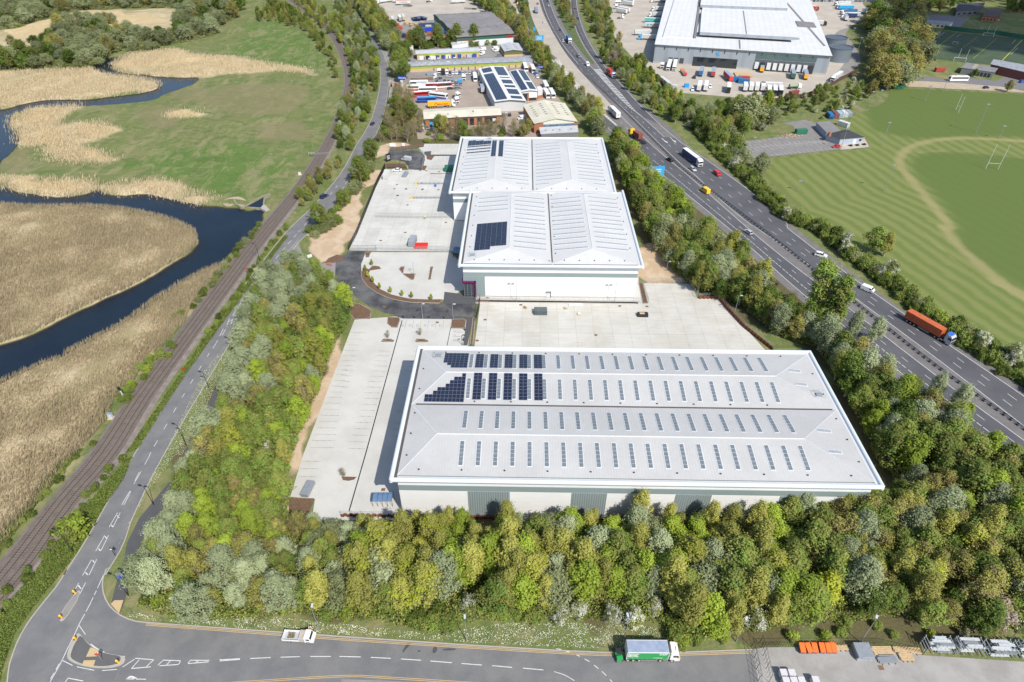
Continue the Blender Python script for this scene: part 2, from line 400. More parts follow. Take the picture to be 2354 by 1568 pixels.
 b.inputs['Base Color'].default_value = (.012, .03, .075, 1); b.inputs['Roughness'].default_value = .12; b.inputs['IOR'].default_value = 1.33; b.inputs['Specular IOR Level'].default_value = .4
 nt.links.new(mixc(nt, nz(nt, P, .06, 3), (.006, .012, .02), (.016, .027, .042)), b.inputs['Base Color'])
 sv = scalev(nt, P, (1.6, .8, 1), .6); bump(nt, b, nz(nt, sv, 1.5, 4, .7), .35, .08)
 mb = MB()
 xs = [min(p[0] for r in RIVER for p in r)-5, max(p[0] for r in RIVER for p in r)+5, min(p[1] for r in RIVER for p in r)-5, max(p[1] for r in RIVER for p in r)+5]
 mb.face([(xs[0], xs[2], -.75), (xs[1], xs[2], -.75), (xs[1], xs[3], -.75), (xs[0], xs[3], -.75)])
 struct('river', mb, mw); global MATS_W; MATS_W = mw
build_ground()
ASPH = mat('worn_asphalt', (.145, .145, .15), .9, c2=(.185, .182, .18), scale=.16, fine=3.5, fvar=.12)
MWAY = mat('motorway_asphalt', (.08, .08, .09), .9, c2=(.105, .104, .112), scale=.08, fine=10, fvar=.15)
SHOULD = mat('shoulder_surface', (.19, .175, .17), .9, c2=(.15, .14, .14), scale=.3, fine=8, fvar=.2)
NEWTAR = mat('new_black_tarmac', (.045, .045, .05), .85, c2=(.13, .13, .13), scale=.14, fine=10, fvar=.2)
FOOT = mat('dark_footway', (.085, .085, .09), .9, var=.15, fine=10, fvar=.1)
ESTATE = mat('estate_tarmac', (.27, .25, .235), .9, c2=(.22, .21, .2), scale=.1, fine=5, fvar=.15)
BROWNYD = mat('brown_block_paving', (.36, .29, .235), .9, c2=(.31, .25, .205), scale=.12, fine=5, fvar=.15)
BEIGE = mat('beige_concrete', (.47, .42, .355), .9, c2=(.4, .355, .3), scale=.07, fine=3, fvar=.15)
MWCON = mat('motorway_concrete', (.43, .38, .315), .9, c2=(.38, .335, .28), scale=.08, fine=3, fvar=.12)
KERB = mat('kerb_stone', (.42, .39, .34), .85, var=.15, fine=6, fvar=.15)
BARK = mat('bark_mulch', (.13, .075, .045), .95, c2=(.2, .12, .075), scale=2.5, fine=14, fvar=.4, bmp=.5)
BUFF = mat('buff_tactile_paving', (.5, .37, .2), .85, var=.1)
GRASSV = None
def concrete(name, c, c2, px, py, rot):
 """cast slabs: bays px by py metres with dark joints."""
 m = bpy.data.materials.new(name); nt, b, out = nodes(m); P = coord(nt)
 co = scalev(nt, P, (1, 1, 1), rot)
 br = nt.nodes.new('ShaderNodeTexBrick'); br.offset = 0; br.inputs['Scale'].default_value = 1.0
 br.inputs['Brick Width'].default_value = px; br.inputs['Row Height'].default_value = py; br.inputs['Mortar Size'].default_value = .035
 br.inputs['Color1'].default_value = (1, 1, 1, 1); br.inputs['Color2'].default_value = (.93, .93, .93, 1); br.inputs['Mortar'].default_value = (.55, .54, .52, 1)
 nt.links.new(co, br.inputs['Vector'])
 n1 = nz(nt, P, .09, 5, .65, .5); n2 = nz(nt, scalev(nt, co, (.25, 3, 1)), .5, 4, .7)
 col = mixc(nt, ramp(nt, n1, [(.38, 0.0), (.62, 1.0)]), c, c2)
 col = mixc(nt, 1.0, col, ramp(nt, n2, [(.3, .84), (.65, 1.0)]), 'MULTIPLY')
 col = mixc(nt, 1.0, col, br.outputs['Color'], 'MULTIPLY')
 nt.links.new(col, b.inputs['Base Color']); b.inputs['Roughness'].default_value = .85; return m
CONC_A = concrete('yard_concrete', (.56, .545, .50), (.50, .475, .42), 6.0, 12.0, .02)
CONC_B = concrete('pale_yard_concrete', (.58, .57, .535), (.50, .485, .45), 5.0, 14.0, .02)
PAVER = mat('pale_block_paving', (.53, .52, .485), .85, c2=(.47, .455, .42), scale=.1, fine=7, fvar=.1)
# ---------------------------------------------------------------- railway
def rows(s, col=0):
 A, B = [], []
 for t in s.split(';'):
  y, a, b = [float(q) for q in t.split()]
  A.append(G(a, y)); B.append(G(b, y))
 return cat(A, 5), cat(B, 5)
RW, RE = rows('1600 -253 -145;1450 -127 -30;1292 0 104;1160 106 190;1045 203 287;919 290 362;789 390 452;639 503 560;556 567 620;450 658 700;387 704 741;333 738 770;283 764 794;233 781 810;200 790 815;170 790 813;135 782 803;100 766 787;68 745 764;40 714 733;15 680 698;-12 640 656')
BALL = mat('railway_ballast', (.15, .115, .095), .95, c2=(.2, .16, .135), scale=.5, fine=12, fvar=.45, bmp=.6)
BALLP = mat('clean_ballast', (.27, .235, .21), .95, c2=(.2, .17, .15), scale=.5, fine=12, fvar=.4, bmp=.6)
mb = MB(); n = 240
E0 = [lerp_edges(RW, RE, f, n) for f in (-.02, .09, .86, 1.02)]
for k, (z0, z1) in enumerate(((.0, .38), (.38, .38), (.38, .0))):
 mb.use(BALLP if k != 1 else BALL)
 vs = [(p[0], p[1], z0) for p in E0[k]]+[(p[0], p[1], z1) for p in E0[k+1]]
 mb.mesh(vs, [(i, n+i, n+i+1, i+1) for i in range(n-1)])
struct('railway_ballast', mb)
RAILM = mat('rusty_rail', (.16, .1, .07), .45, .6, var=.1); SLEEP = mat('weathered_sleeper', (.17, .145, .125), .9, var=.25, scale=1.5)
tr = offset([p for p in lerp_edges(RW, RE, .30, 400)], 0)
for nm, f, lb in (('railway_track', .31, 'western railway track on brown ballast, nearer the river'), ('railway_track', .665, 'eastern railway track on brown ballast, nearer the road')):
 t = thing(nm, lb, 'railway track', (0, 0, 0), 0, 'pair of tracks of the curving railway line')
 c = resample(lerp_edges(RW, RE, f, 300), 1100)
 for s in (-.75, .75):
  l = offset(c, s); m_ = MB(); a = offset(l, -.05); b = offset(l, .05); k = len(l)
  vs = [(p[0], p[1], .44) for p in a]+[(p[0], p[1], .56) for p in a]+[(p[0], p[1], .56) for p in b]+[(p[0], p[1], .44) for p in b]
  fs = []
  for i in range(k-1):
   for q in range(3): fs.append((q*k+i, (q+1)*k+i, (q+1)*k+i+1, q*k+i+1))
  m_.mesh(vs, fs); m_.build('rail', RAILM, t)
 m_ = MB()
 for i in range(0, 1099):
  p, q = c[i], c[min(i+1, 1099)]; m_.obox(p, .28, 2.5, .1, atan2(q[1]-p[1], q[0]-p[0]), .375)
 o = m_.build('sleepers', SLEEP, t); o['kind'] = 'stuff'
# ---------------------------------------------------------------- main road and junction
AL, AR = rows('1322 148 241;1252 193 283;1192 228 303;1045 310 376;856 428 487;756 493 548;716 523 572;656 563 610;556 640 687;523 669 725;467 727 776;397 785 818;337 818 847;293 845 871;253 861 884;200 873 892;167 875 893;143 870 889;127 861 882;93 845 865;60 828 842;35 806 818;5 770 782;-12 742 753')
mb = MB(); ribbon(mb, AL, AR, .04, 300)
struct('road', mb, ASPH)
JL = O('20,1640 18,1580 24,1526 36,1492 43,1472 63,1436 90,1399 133,1346 155,1310')
JR = O('245,1310 238,1332 238,1356 247,1382 260,1399 283,1416 313,1427 340,1430')
ST = O('340,1430 785,1462 1085,1482 1285,1494 1401,1499 1500,1500 1569,1498 1727,1492 1760,1640')
sheet('junction_road', cat(JL, 4)+cat(JR, 4)[1:]+ST[1:], ASPH, .036)
def kerb(line, w=.25, h=.12, name='kerb', m=None, side=1):
 L = resample(line, max(2, int(plen(line)/2)+1)); a = offset(L, 0); b = offset(L, w*side); k = len(L); m_ = MB()
 vs = [(p[0], p[1], 0) for p in a]+[(p[0], p[1], h) for p in a]+[(p[0], p[1], h) for p in b]+[(p[0], p[1], 0) for p in b]
 fs = []
 for i in range(k-1):
  for q in range(3): fs.append((q*k+i, (q+1)*k+i, (q+1)*k+i+1, q*k+i+1))
 m_.mesh(vs, fs); o = m_.build(name, m or KERB); o['kind'] = 'structure'; return o
kerb(cat(JR, 4)+ST[1:8]); kerb(resample(AR, 200)); kerb(resample(AL, 200), side=-1); kerb(cat(JL, 4), side=-1)
FW = O('283,1045 0,0')
P_ = PL('02', '1265,0 1190,160 1075,300 960,440 880,600 845,760 800,900 765,1030 822,1095 860,1005 905,800 960,640 1010,520 1090,420 1200,250 1300,50')
sheet('footway', P_, FOOT, .1, thick=.1)
sheet('footway', PL('01', '1265,1568 1340,1400 1420,1250 1500,1090 1580,930 1640,800 1700,790 1660,900 1560,1090 1480,1250 1400,1400 1330,1568'), FOOT, .1, thick=.1)
sheet('tactile_paving', PL('02', '765,1030 790,1005 852,1003 822,1095'), BUFF, .13, thick=.02)
sheet('footway', PL('12', '0,1568 0,1548 300,1556 800,1590 800,1700 0,1700'), ESTATE, .1, thick=.1)
def island(pts, m, name='traffic_island', sm=3, z=.14):
 p = cat(pts, sm, True); sheet(name, p, KERB, z, thick=z)
 c = (sum(q[0] for q in p)/len(p), sum(q[1] for q in p)/len(p))
 q = [(c[0]+(a[0]-c[0])*.86, c[1]+(a[1]-c[1])*.86) for a in p]
 sheet(name+'_paving', q, m, z+.01)
island(PL('02', '415,1145 430,1080 500,980 535,945 548,935 552,955 530,1010 480,1090 440,1140'), ESTATE)
island(PL('02', '465,1400 480,1330 510,1270 545,1230 600,1290 680,1350 770,1375 860,1395 850,1440 790,1465 700,1472 600,1462 520,1440'), mat('island_paving', (.12, .12, .122), .9, var=.15, fine=8, fvar=.15))
sheet('tactile_paving', PL('02', '595,1395 625,1330 690,1350 670,1392'), BUFF, .17); sheet('tactile_paving', PL('02', '568,1452 580,1420 660,1417 645,1465'), BUFF, .17)
island(PL('01', '1735,420 1760,380 1800,340 1815,345 1800,375 1765,425 1745,430'), KERB)
mk = MB(); Z1 = .048
def mline(fr, s, w=.12, dash=None, sm=True):
 p = PL(fr, s); p = cat(p, 5) if (sm and len(p) > 2) else p
 stripe(mk, p, w, Z1+.004, dash)
mline('02', '735,785 700,860 640,990 600,1070 548,1165', .15, (1.0, .8))
mline('02', '548,1165 500,1270 460,1350 425,1425', .15)
mline('02', '545,1175 590,1240', .12)
mline('02', '425,1425 385,1500 345,1568', .15, (1, .8)); mline('02', '410,1440 370,1510 335,1568', .15, (1, .8))
mline('02', '425,1415 500,1452', .14); mline('02', '530,1462 650,1486', .14); mline('02', '703,1488 808,1480', .14)
mline('02', '625,1305 665,1335 720,1362', .22); mline('02', '775,1378 862,1393', .2)
for a, b in (('1035,0', '998,68'), ('975,113', '922,203'), ('960,120', '930,180'), ('903,250', '855,347'), ('895,252', '840,345'), ('829,399', '779,500'), ('811,399', '753,500'), ('722,557', '661,664'), ('749,556', '696,662'), ('632,723', '570,832'), ('668,720', '614,830'), ('543,885', '515,935'), ('590,882', '553,958')):
 mline('02', a+' '+b, .14)
for a, b in (('640,728', '650,742'), ('590,812', '606,828'), ('725,562', '736,578'), ('680,648', '692,662'), ('808,420', '822,436'), ('768,485', '778,498'), ('540,900', '560,925')): mline('02', a+' '+b, .2)
for s in ('1468,835 1502,780', '1428,893 1443,868', '1370,985 1388,955', '1313,1078 1332,1048', '1255,1173 1274,1145', '1195,1278 1215,1243', '1130,1392 1152,1355', '1062,1512 1086,1470', '1030,1568 1043,1550'): mline('01', s, .15)
for s in ('1515,750 1540,700', '1532,745 1556,702', '1562,688 1566,684', '1565,675 1582,630', '1580,650 1605,632', '1592,668 1604,632', '1605,608 1630,565', '1630,608 1652,565', '1630,566 1652,564', '1605,608 1628,608', '1650,538 1675,493', '1678,538 1698,493', '1668,497 1698,493', '1650,540 1680,540', '1697,470 1725,430', '1722,472 1745,432', '1697,470 1722,474', '1815,330 1845,290', '1810,318 1838,292', '1852,270 1868,238', '1868,270 1886,240', '1868,238 1888,238', '1900,215 1925,188', '1943,165 1968,137', '1985,115 2010,90', '2025,70 2045,48', '2055,35 2072,20'): mline('01', s, .17)
mline('01', '1980,190 2020,155 2057,105', .14, (.5, .5)); mline('01', '1872,345 1890,318 1905,290', .3, (.4, .5)); mline('01', '1880,350 1898,322 1912,294', .3, (.4, .5))
for s in ('2232,1415 2220,1430', '2290,1325 2275,1345', '2325,1280 2313,1300', '2165,1490 2150,1510', '2110,1540 2095,1560'): mline('00', s, .15)
for s in ('80,1180 60,1215', '45,1240 28,1268', '15,1290 0,1320', '110,1130 95,1155'): mline('10', s, .14)
mline('10', '297,345 330,430 340,520 335,600 322,700', .14)
for s in ('905,1474 1040,1462', '932,1403 1062,1414', '845,1464 928,1410', '910,1470 960,1414', '1010,1460 1040,1432', '1062,1414 1040,1432', '1100,1455 1230,1446', '1122,1416 1243,1420', '1090,1450 1125,1418', '1150,1448 1175,1420', '1232,1446 1244,1422', '1296,1440 1438,1428', '1310,1417 1443,1418', '1296,1438 1312,1418', '1350,1432 1370,1420', '1513,1414 1655,1406', '1516,1422 1655,1411', '1726,1405 1866,1398', '1935,1396 2067,1392', '2140,1391 2280,1391', '2340,1391 2354,1391', '870,1545 1007,1548', '450,1568 470,1540', '470,1540 575,1560'): mline('02', s, .16)
for s in ('0,1391 132,1394', '202,1397 340,1404', '410,1408 548,1417', '613,1422 760,1434', '828,1439 967,1450', '1038,1454 1176,1466', '1251,1471 1392,1484', '1540,1353 1575,1362', '1610,1375 1643,1390', '1676,1408 1709,1426', '1740,1450 1771,1474', '1795,1494 1825,1522', '1850,1550 1866,1566', '1480,1338 1515,1342'): mline('12', s, .16)
mline('12', '1465,1495 1540,1520 1606,1558', .13)
stripe(mk, offset(cat(PL('02', '880,1540 905,1530 940,1545'), 4), 0), .35, Z1+.004)
struct('road_markings', mk, MARKW)
mk = MB()
yl = cat(O('337,1433 785,1467 1085,1486 1285,1498 1401,1503 1560,1502 1725,1497'), 6)
stripe(mk, offset(yl, .1), .11, Z1+.004); stripe(mk, offset(yl, .38), .11, Z1+.004)
yl = cat(PL('12', '-760,1568 0,1521 300,1531 800,1562 1000,1575'), 5); stripe(mk, yl, .1, Z1+.004); stripe(mk, offset(yl, .3), .1, Z1+.004)
for s in ('340,860 330,780 325,700',): pass
struct('road_markings', mk, MARKY)
mk = MB(); seam = PL('02', '790,1568 840,1440 900,1320 1000,1160')
stripe(mk, seam, .35, Z1+.002); struct('road_seam', mk, SHOULD)
# ---------------------------------------------------------------- motorway
def pc(*parts):   # mixed-frame polyline
 o = []
 for fr, s in parts: o += PL(fr, s)
 return cat(o, 6)
A_OUT = pc(('i', '830,-60 870,60 960,300 1120,620 1400,1030 1720,1400'), ('j', '250,220 420,420 700,560'), ('20', '0,950 250,1140 520,1370 770,1568'), ('21', '1540,580 2050,905 2350,1110 2700,1360'))
A_OUTL = pc(('i', '740,-60 760,0 870,300 1000,570 1240,930 1550,1310'), ('j', '100,115 250,285 420,470 600,640 760,760 1070,1042'))
A_IN = pc(('i', '605,-60 620,0 700,260 850,600 1060,940 1330,1290 1540,1568'), ('j', '500,640 1000,1130 1340,1450 1490,1560'), ('20', '250,1370 480,1560'), ('21', '590,60 1340,600 1900,1020 2350,1370 2700,1640'))
BAR = pc(('i', '570,-60 585,0 685,300 865,670 1100,1060 1370,1390'), ('j', '0,212 500,672 1080,1250 1420,1568'), ('21', '520,0 870,275 1500,775 1800,1005 2350,1398 2700,1668'))
B_IN = pc(('i', '540,-60 550,0 620,250 800,620 1050,1040 1290,1360 1440,1530'), ('j', '460,740 750,1020 1180,1400 1390,1568'), ('21', '545,90 1000,445 1500,835 2000,1215 2350,1468 2700,1740'))
B_OUT = pc(('i', '322,-60 330,0 370,230 470,520 600,800 760,1080 950,1230 1190,1560'), ('j', '220,690 545,1000'))
SL_L = pc(('10', '1085,-40 1115,0 1190,130 1300,300 1410,440 1660,700'), ('j', '110,740 460,1070 870,1420'), ('21', '330,20 780,420 1060,640 1640,1115 2010,1400 2350,1650'))
SL_R = pc(('i', '30,-60 45,0 90,200 190,370 370,680 560,980 810,1240 1060,1568'), ('j', '80,600 300,800 545,1000'))
SR_L = pc(('i', '1215,-60 1220,0 1230,230 1310,560 1480,930 1700,1260 1930,1568'), ('j', '330,290 470,440 640,650 760,757'))
SR_R = pc(('i', '1325,-60 1330,0 1370,270 1470,610 1680,1020 1990,1470'), ('j', '390,220 650,510 1000,860 1390,1190'), ('20', '0,990 450,1310 710,1535'), ('21', '720,5 1200,370 1830,808 2350,1165 2700,1420'))
SR_RS = pc(('i', '1350,-60 1360,0 1400,270 1510,610 1725,1020 2040,1470'), ('j', '430,220 700,520 1180,930 1480,1230'), ('20', '250,1140 520,1370 770,1568'), ('21', '1540,590 2050,905 2350,1110 2700,1360'))
def between(a, b, z, m, name, n=260):
 mb = MB(); ribbon(mb, a, b, z, n); return struct(name, mb, m)
def polyribbon(a, b, z, m, name):
 poly = a + b[::-1]; return sheet(name, poly, m, z)
polyribbon(resample(SL_L, 120), resample(offset(BAR, 0), 120), .02, MWAY, 'motorway_southbound_asphalt') if False else None
wide = resample(offset(SL_L, 3.4), 140)
polyribbon(wide, resample(BAR, 140), .016, SHOULD, 'motorway_shoulder')
polyribbon(resample(BAR, 140), resample(SR_RS, 140), .016, SHOULD, 'motorway_shoulder')
GV = mat('verge_grass', (.07, .115, .03), .95, c2=(.13, .15, .05), scale=.3, fine=5, fvar=.35, bmp=.6)
sheet('grass_verge', cat(PL('i', '-50,-60 60,0 100,180 230,400 400,690 570,950 740,1180 830,1240 880,1228 760,1080 600,810 460,520 360,230 325,0 310,-60'), 3, True), GV, .03)
sheet('grass_verge', cat(PL('i', '835,-60 850,60 970,320 1120,640 1390,1020 1620,1300 1700,1350 1680,1280 1470,960 1290,560 1200,230 1190,0 1185,-60'), 3, True), GV, .03)
bi = [p for p in B_IN]; cut = G(1392, 262)
polyribbon(resample(SL_L, 140), [p for p in resample(offset(SL_R, 0), 90)]+[p for p in resample(B_IN, 300) if p[1] < G(1440, 307)[1]], .024, MWAY, 'motorway_carriageway')
bo = [p for p in B_OUT if p[1] > cut[1]]; bn = [p for p in B_IN if p[1] > cut[1]-6]
polyribbon(bo, bn, .03, MWCON, 'motorway_carriageway')
gore = [p for p in B_OUT if G(1282, 135)[1] > p[1]]; go2 = [p for p in SL_R if G(1266, 136)[1] > p[1]]
polyribbon(gore, go2, .027, MWCON, 'motorway_carriageway')
sheet('slip_road', PL('10', '1085,-40 1115,0 1200,125 1235,122 1190,0 1170,-40'), MWCON, .034)
ao = A_OUTL; s2 = [p for p in resample(SR_R, 300) if p[1] < G(1525, 315)[1]]
polyribbon(resample(A_IN, 160), resample(A_OUTL, 80)+s2, .024, MWAY, 'motorway_carriageway')
polyribbon(resample(SR_L, 90), [p for p in resample(SR_R, 300) if p[1] > G(1472, 267)[1]-14], .026, MWAY, 'slip_road')
polyribbon([p for p in resample(A_OUTL, 200) if p[1] < G(1366, 160)[1]], [p for p in resample(SR_L, 200) if p[1] < G(1376, 160)[1]], .028, MWAY, 'motorway_carriageway')
mk = MB(); ZM = .038
for l in (A_OUTL, A_IN, B_IN, B_OUT, SL_L, SL_R, SR_L, SR_R): stripe(mk, l, .2, ZM)
def lane(a, b, f, w=.15, dash=(2, 7), ylo=-1e9, yhi=1e9, n=400):
 l = [p for p in lerp_edges(a, b, f, n) if ylo < p[1] < yhi]
 if len(l) > 2: stripe(mk, l, w, ZM, dash)
def nearpt(l, y):
 return min(l, key=lambda p: abs(p[1]-y))
def lane_y(a, b, f, y0, y1, dash, w=.16, st=2.0):
 """lane line at fraction f between two edges, matched at equal distance across the view."""
 l = []; y = y1
 while y > y0:
  p, q = nearpt(a, y), nearpt(b, y); l.append((p[0]+(q[0]-p[0])*f, y)); y -= st
 l = resample([sum_(l, i) for i in range(len(l))], max(2, len(l)))
 stripe(mk, l, w, ZM, dash)
def sum_(l, i):
 a = l[max(0, i-2):i+3]; return (sum(p[0] for p in a)/len(a), sum(p[1] for p in a)/len(a))
F_ = {k: resample(v, 900) for k, v in dict(A_IN=A_IN, A_OUTL=A_OUTL, SR_R=SR_R, SR_L=SR_L, B_IN=B_IN, B_OUT=B_OUT, SL_L=SL_L, SL_R=SL_R).items()}
ym = G(1526, 316)[1]
lane_y(F_['A_IN'], F_['A_OUTL'], .5, ym, 660, (2.2, 6.5))
lane_y(F_['A_IN'], F_['SR_R'], .34, 40, ym, (2.4, 6.5)); lane_y(F_['A_IN'], F_['SR_R'], .67, 40, ym-6, (2.4, 6.5))
lane_y(F_['SR_L'], F_['SR_R'], .45, G(1390, 160)[1], 660, (1.6, 7))
yb = G(1440, 308)[1]
lane_y(F_['B_OUT'], F_['B_IN'], .5, yb, 660, (2, 7)); lane_y(F_['SL_L'], F_['SL_R'], .5, G(1240, 120)[1], 660, (1.2, 7))
lane_y(F_['SL_L'], F_['B_IN'], .67, 60, yb, (2, 7)); lane_y(F_['SL_L'], F_['B_IN'], .35, 60, yb-34, (1.1, 1.1), .22)
def chev(L_, R_, y0, y1, st=2.6, w=1.0):
 y = y0
 while y < y1:
  p, q = nearpt(L_, y), nearpt(R_, y); d = q[0]-p[0]
  if d > .8:
   m_ = (p[0]+d*.5, y-min(2.2, d*.28)); stp = w*min(1, .5+d/10)
   for a, b in ((p, m_), (m_, q)):
    mk.face([(a[0], a[1], ZM-.003), (b[0], b[1], ZM-.003), (b[0], b[1]+stp, ZM-.003), (a[0], a[1]+stp, ZM-.003)])
  y += st
chev(F_['SL_R'], F_['B_OUT'], yb+2, G(1270, 139)[1], 3.2, 1.5); chev(F_['A_OUTL'], F_['SR_L'], G(1485, 275)[1], G(1370, 160)[1], 3.0, 1.5)
for s in ('1030,1055 1085,1100', '1150,1048 1205,1095'): stripe(mk, PL('j', s), .35, ZM)
for s in ('1060,1095 1110,1105 1122,1130', '1180,1090 1225,1092 1238,1122'): mk.face([(p[0], p[1], ZM) for p in PL('j', s)][::-1])
struct('motorway_markings', mk, MARKW)
between(resample(offset(A_IN, .9), 200), resample(offset(B_IN, -.9), 200), .03, SHOULD, 'median_strip') if False else None
bt = thing('crash_barrier', 'long steel crash barrier on posts down the middle of the motorway', 'crash barrier')
Bl = resample(BAR, 260)
for s in (-.35, .35):
 m_ = MB(); l = offset(Bl, s)
 vs = [(p[0], p[1], .55) for p in l]+[(p[0], p[1], .86) for p in l]
 m_.mesh(vs, [(i, i+1, 260+i+1, 260+i) for i in range(259)]); m_.build('rail', STEEL, bt)
m_ = MB()
for p in resample(BAR, 300): m_.box(p[0]-.08, p[0]+.08, p[1]-.4, p[1]+.4, 0, .8)
o = m_.build('posts', DKMETAL, bt); o['kind'] = 'stuff'
for nm, l, lb in (('crash_barrier', offset(SR_L, -1.6), 'steel crash barrier along the left edge of the joining slip road'), ('crash_barrier', offset(SL_R, -1.3), 'thin crash barrier along the grass beside the leaving slip road')):
 t = thing(nm, lb, 'crash barrier'); l = resample(l, 120); l = [p for p in l if p[1] > G(1300, 165)[1]]; k = len(l); m_ = MB()
 m_.mesh([(p[0], p[1], .5) for p in l]+[(p[0], p[1], .8) for p in l], [(i, i+1, k+i+1, k+i) for i in range(k-1)]); m_.build('rail', STEEL, t)
 m_ = MB()
 for p in l: m_.box(p[0]-.06, p[0]+.06, p[1]-.06, p[1]+.06, 0, .75)
 m_.build('posts', DKMETAL, t)['kind'] = 'stuff'
# ---------------------------------------------------------------- yards, car parks, access roads
YR = -.019
sheet('service_yard', O('1104,694 1475,698 1481,651 1586,653 1603,686 1650,686 1765,812 1850,905 1700,1000 1060,1000 1083,850'), CONC_A, .03)
sheet('car_park', O('815,735 905,728 1085,731 1073,810 1060,900 920,1195 716,1196 724,1147 667,1142 697,1045 785,813'), PAVER, .034)
sheet('service_yard', O('884,389 935,392 972,390 990,400 1060,400 1075,520 1063,579 801,576 840,480'), CONC_B, .03)
sheet('rear_car_park', O('972,388 977,360 962,340 972,331 1075,331 1062,400 985,398'), PAVER, .034)
sheet('car_park', PL('11', '190,172 755,172 870,300 860,420 710,500 600,500 470,495 350,470 260,430 185,400 140,330 135,250 160,190'), PAVER, .034)
sheet('access_road', PL('11', '-40,235 0,205 50,165 165,165 150,220 133,260 136,330 185,402 260,452 350,490 470,515 600,525 700,528 930,528 925,614 560,612 420,610 300,592 190,545 110,490 60,440 0,400 -45,370'), NEWTAR, .046)
sheet('access_road', O('684,556 692,575 697,592 722,606 745,606 770,600 786,592 800,600 803,640 780,665 765,650 700,640 663,629 643,628 650,610 612,652 600,640 690,545'), ESTATE, .044)
sheet('entrance_paving', PL('11', '710,445 925,470 925,528 700,528'), FOOT, .05)
sheet('service_yard', PL('11', '925,526 2040,532 2112,528 2090,385 2050,385 2040,270 900,270'), PAVER, .028)
sheet('footpath', PL('11', '350,605 920,618 905,640 868,815 838,815 862,635 420,630'), FOOT, .056)
for s in ('318,620 400,622 405,640 385,692 345,690 315,665', '760,635 862,632 850,698 752,697', '275,785 290,770 340,770 365,782 355,790 280,790', '507,786 520,770 570,770 600,785 590,792 515,792',
  '160,180 165,168 205,170 190,205 170,208', '190,292 160,280 135,310 145,360 185,410 260,460 350,495 470,518 690,523 695,498 600,500 470,495 350,468 260,425 210,370 188,320 195,300 275,288 260,270 215,265',
  '395,290 410,272 435,272 425,320 510,320 500,360 480,362 430,330', '612,272 632,273 615,360 598,360', '60,545 110,520 210,575 195,632 90,634 55,600', '925,500 2035,515 2030,527 925,515', '1000,515 2045,528 2045,518 1000,505', '2047,383 2078,385 2112,525 2075,525', '905,620 925,618 905,815 885,815'):
 p = PL('11', s); sheet('planting_bed', p, BARK, .15, thick=.12)
 kerb(p+p[:1], .14, .17, m=KERB) if len(s) < 160 else None
for fr, s in (('02', '1995,302 2165,302 2120,438 1990,420'), ('12', '0,152 60,153 103,155 85,172 50,180 10,175'), ('10', '585,1078 640,1078 620,1105 590,1100'), ('10', '560,1145 590,1145 575,1175 560,1175'), ('k', '280,530 930,455 920,490 800,510 640,545 270,570'), ('k', '190,830 540,830 605,905 280,912 190,890'), ('11', '-110,240 -90,215 -30,190 20,200 0,235 -60,245')):
 sheet('planting_bed', PL(fr, s), BARK, .15, thick=.12)
sheet('access_road', PL('k', '160,755 270,590 350,595 560,580 760,585 880,620 930,680 940,760 890,880 880,950 630,930 620,860 560,790 420,760 300,760'), NEWTAR, .05)
sheet('footpath', PL('k', '270,568 640,545 920,490 915,512 700,545 560,572 270,585'), FOOT, .055); sheet('footpath', PL('k', '930,600 1060,590 1050,655 1600,655 1600,680 980,685 930,650'), FOOT, .055)
sheet('storage_yard', O('1727,1493 1760,1488 1930,1487 2060,1492 2119,1506 2353,1521 2480,1530 2480,1680 1800,1680 1760,1640'), mat('stained_concrete', (.36, .345, .325), .9, c2=(.28, .265, .25), scale=.15, fine=6, fvar=.15), .03)
sheet('estate_yard', O('930,190 1100,180 1240,170 1310,260 1330,320 960,320 950,260 920,230'), BROWNYD, .02)
sheet('estate_yard', O('905,125 1050,100 1200,100 1240,150 1245,175 900,195'), ESTATE, .022)
sheet('depot_yard', O('860,-15 1085,-15 1150,40 1190,90 1060,110 905,110 900,80 860,30'), BEIGE, .018)
sheet('depot_yard', O('905,60 1000,45 1010,70 1040,110 900,112'), ESTATE, .024)
sheet('estate_road', PL('10', '280,350 360,370 450,385 460,400 360,400 345,420 300,430'), ESTATE, .05); sheet('estate_road', PL('10', '325,550 480,570 600,560 620,585 470,600 330,600'), BROWNYD, .05)
sheet('layby', PL('10', '215,990 250,900 330,760 345,700 352,610 340,560 322,700 300,790 240,935 195,1020'), ESTATE, .05)
dist_yard = PL('e', '40,-60 45,60 60,400 110,700 200,950 400,1150 700,1470')+PL('f', '90,330 270,470 880,520 1330,570 1500,550')+PL('20', '740,695 900,640 1050,560 1150,500 1220,430 1190,340 1110,230 1160,180 1300,95 1240,30 1235,-30')+PL('e', '2300,-80')
sheet('distribution_yard', dist_yard, BEIGE, .02)
sheet('service_road', cat(PL('20', '1150,190 1120,240 1170,300 1225,400 1200,460 1120,520 1010,590 985,560 1080,480 1120,400 1100,300 1050,230'), 3, True), ESTATE, .03)
sheet('club_car_park', PL('20', '345,985 640,950 780,910 760,870 690,850 840,825 960,870 1050,1000 1080,1030 490,1092 400,1040'), mat('club_tarmac', (.2, .19, .185), .9, c2=(.24, .225, .21), scale=.3, fine=6, fvar=.2), .03)
sheet('patio', PL('20', '1085,1002 1250,950 1283,1015 1080,1035'), BEIGE, .05)
mk = MB()
for k in range(18): stripe(mk, PL('20', f'{420+k*34:.0f},{1000-k*2.2:.0f} {450+k*34:.0f},{1022-k*2.2:.0f}'), .12, .045)
for k in range(17): stripe(mk, PL('20', f'{415+k*34:.0f},{1030-k*3.4:.0f} {455+k*34:.0f},{1050-k*3.4:.0f}'), .12, .045)
for k in range(19): stripe(mk, PL('20', f'{480+k*31:.0f},{1075-k*3.2:.0f} {505+k*31:.0f},{1092-k*3.4:.0f}'), .12, .045)
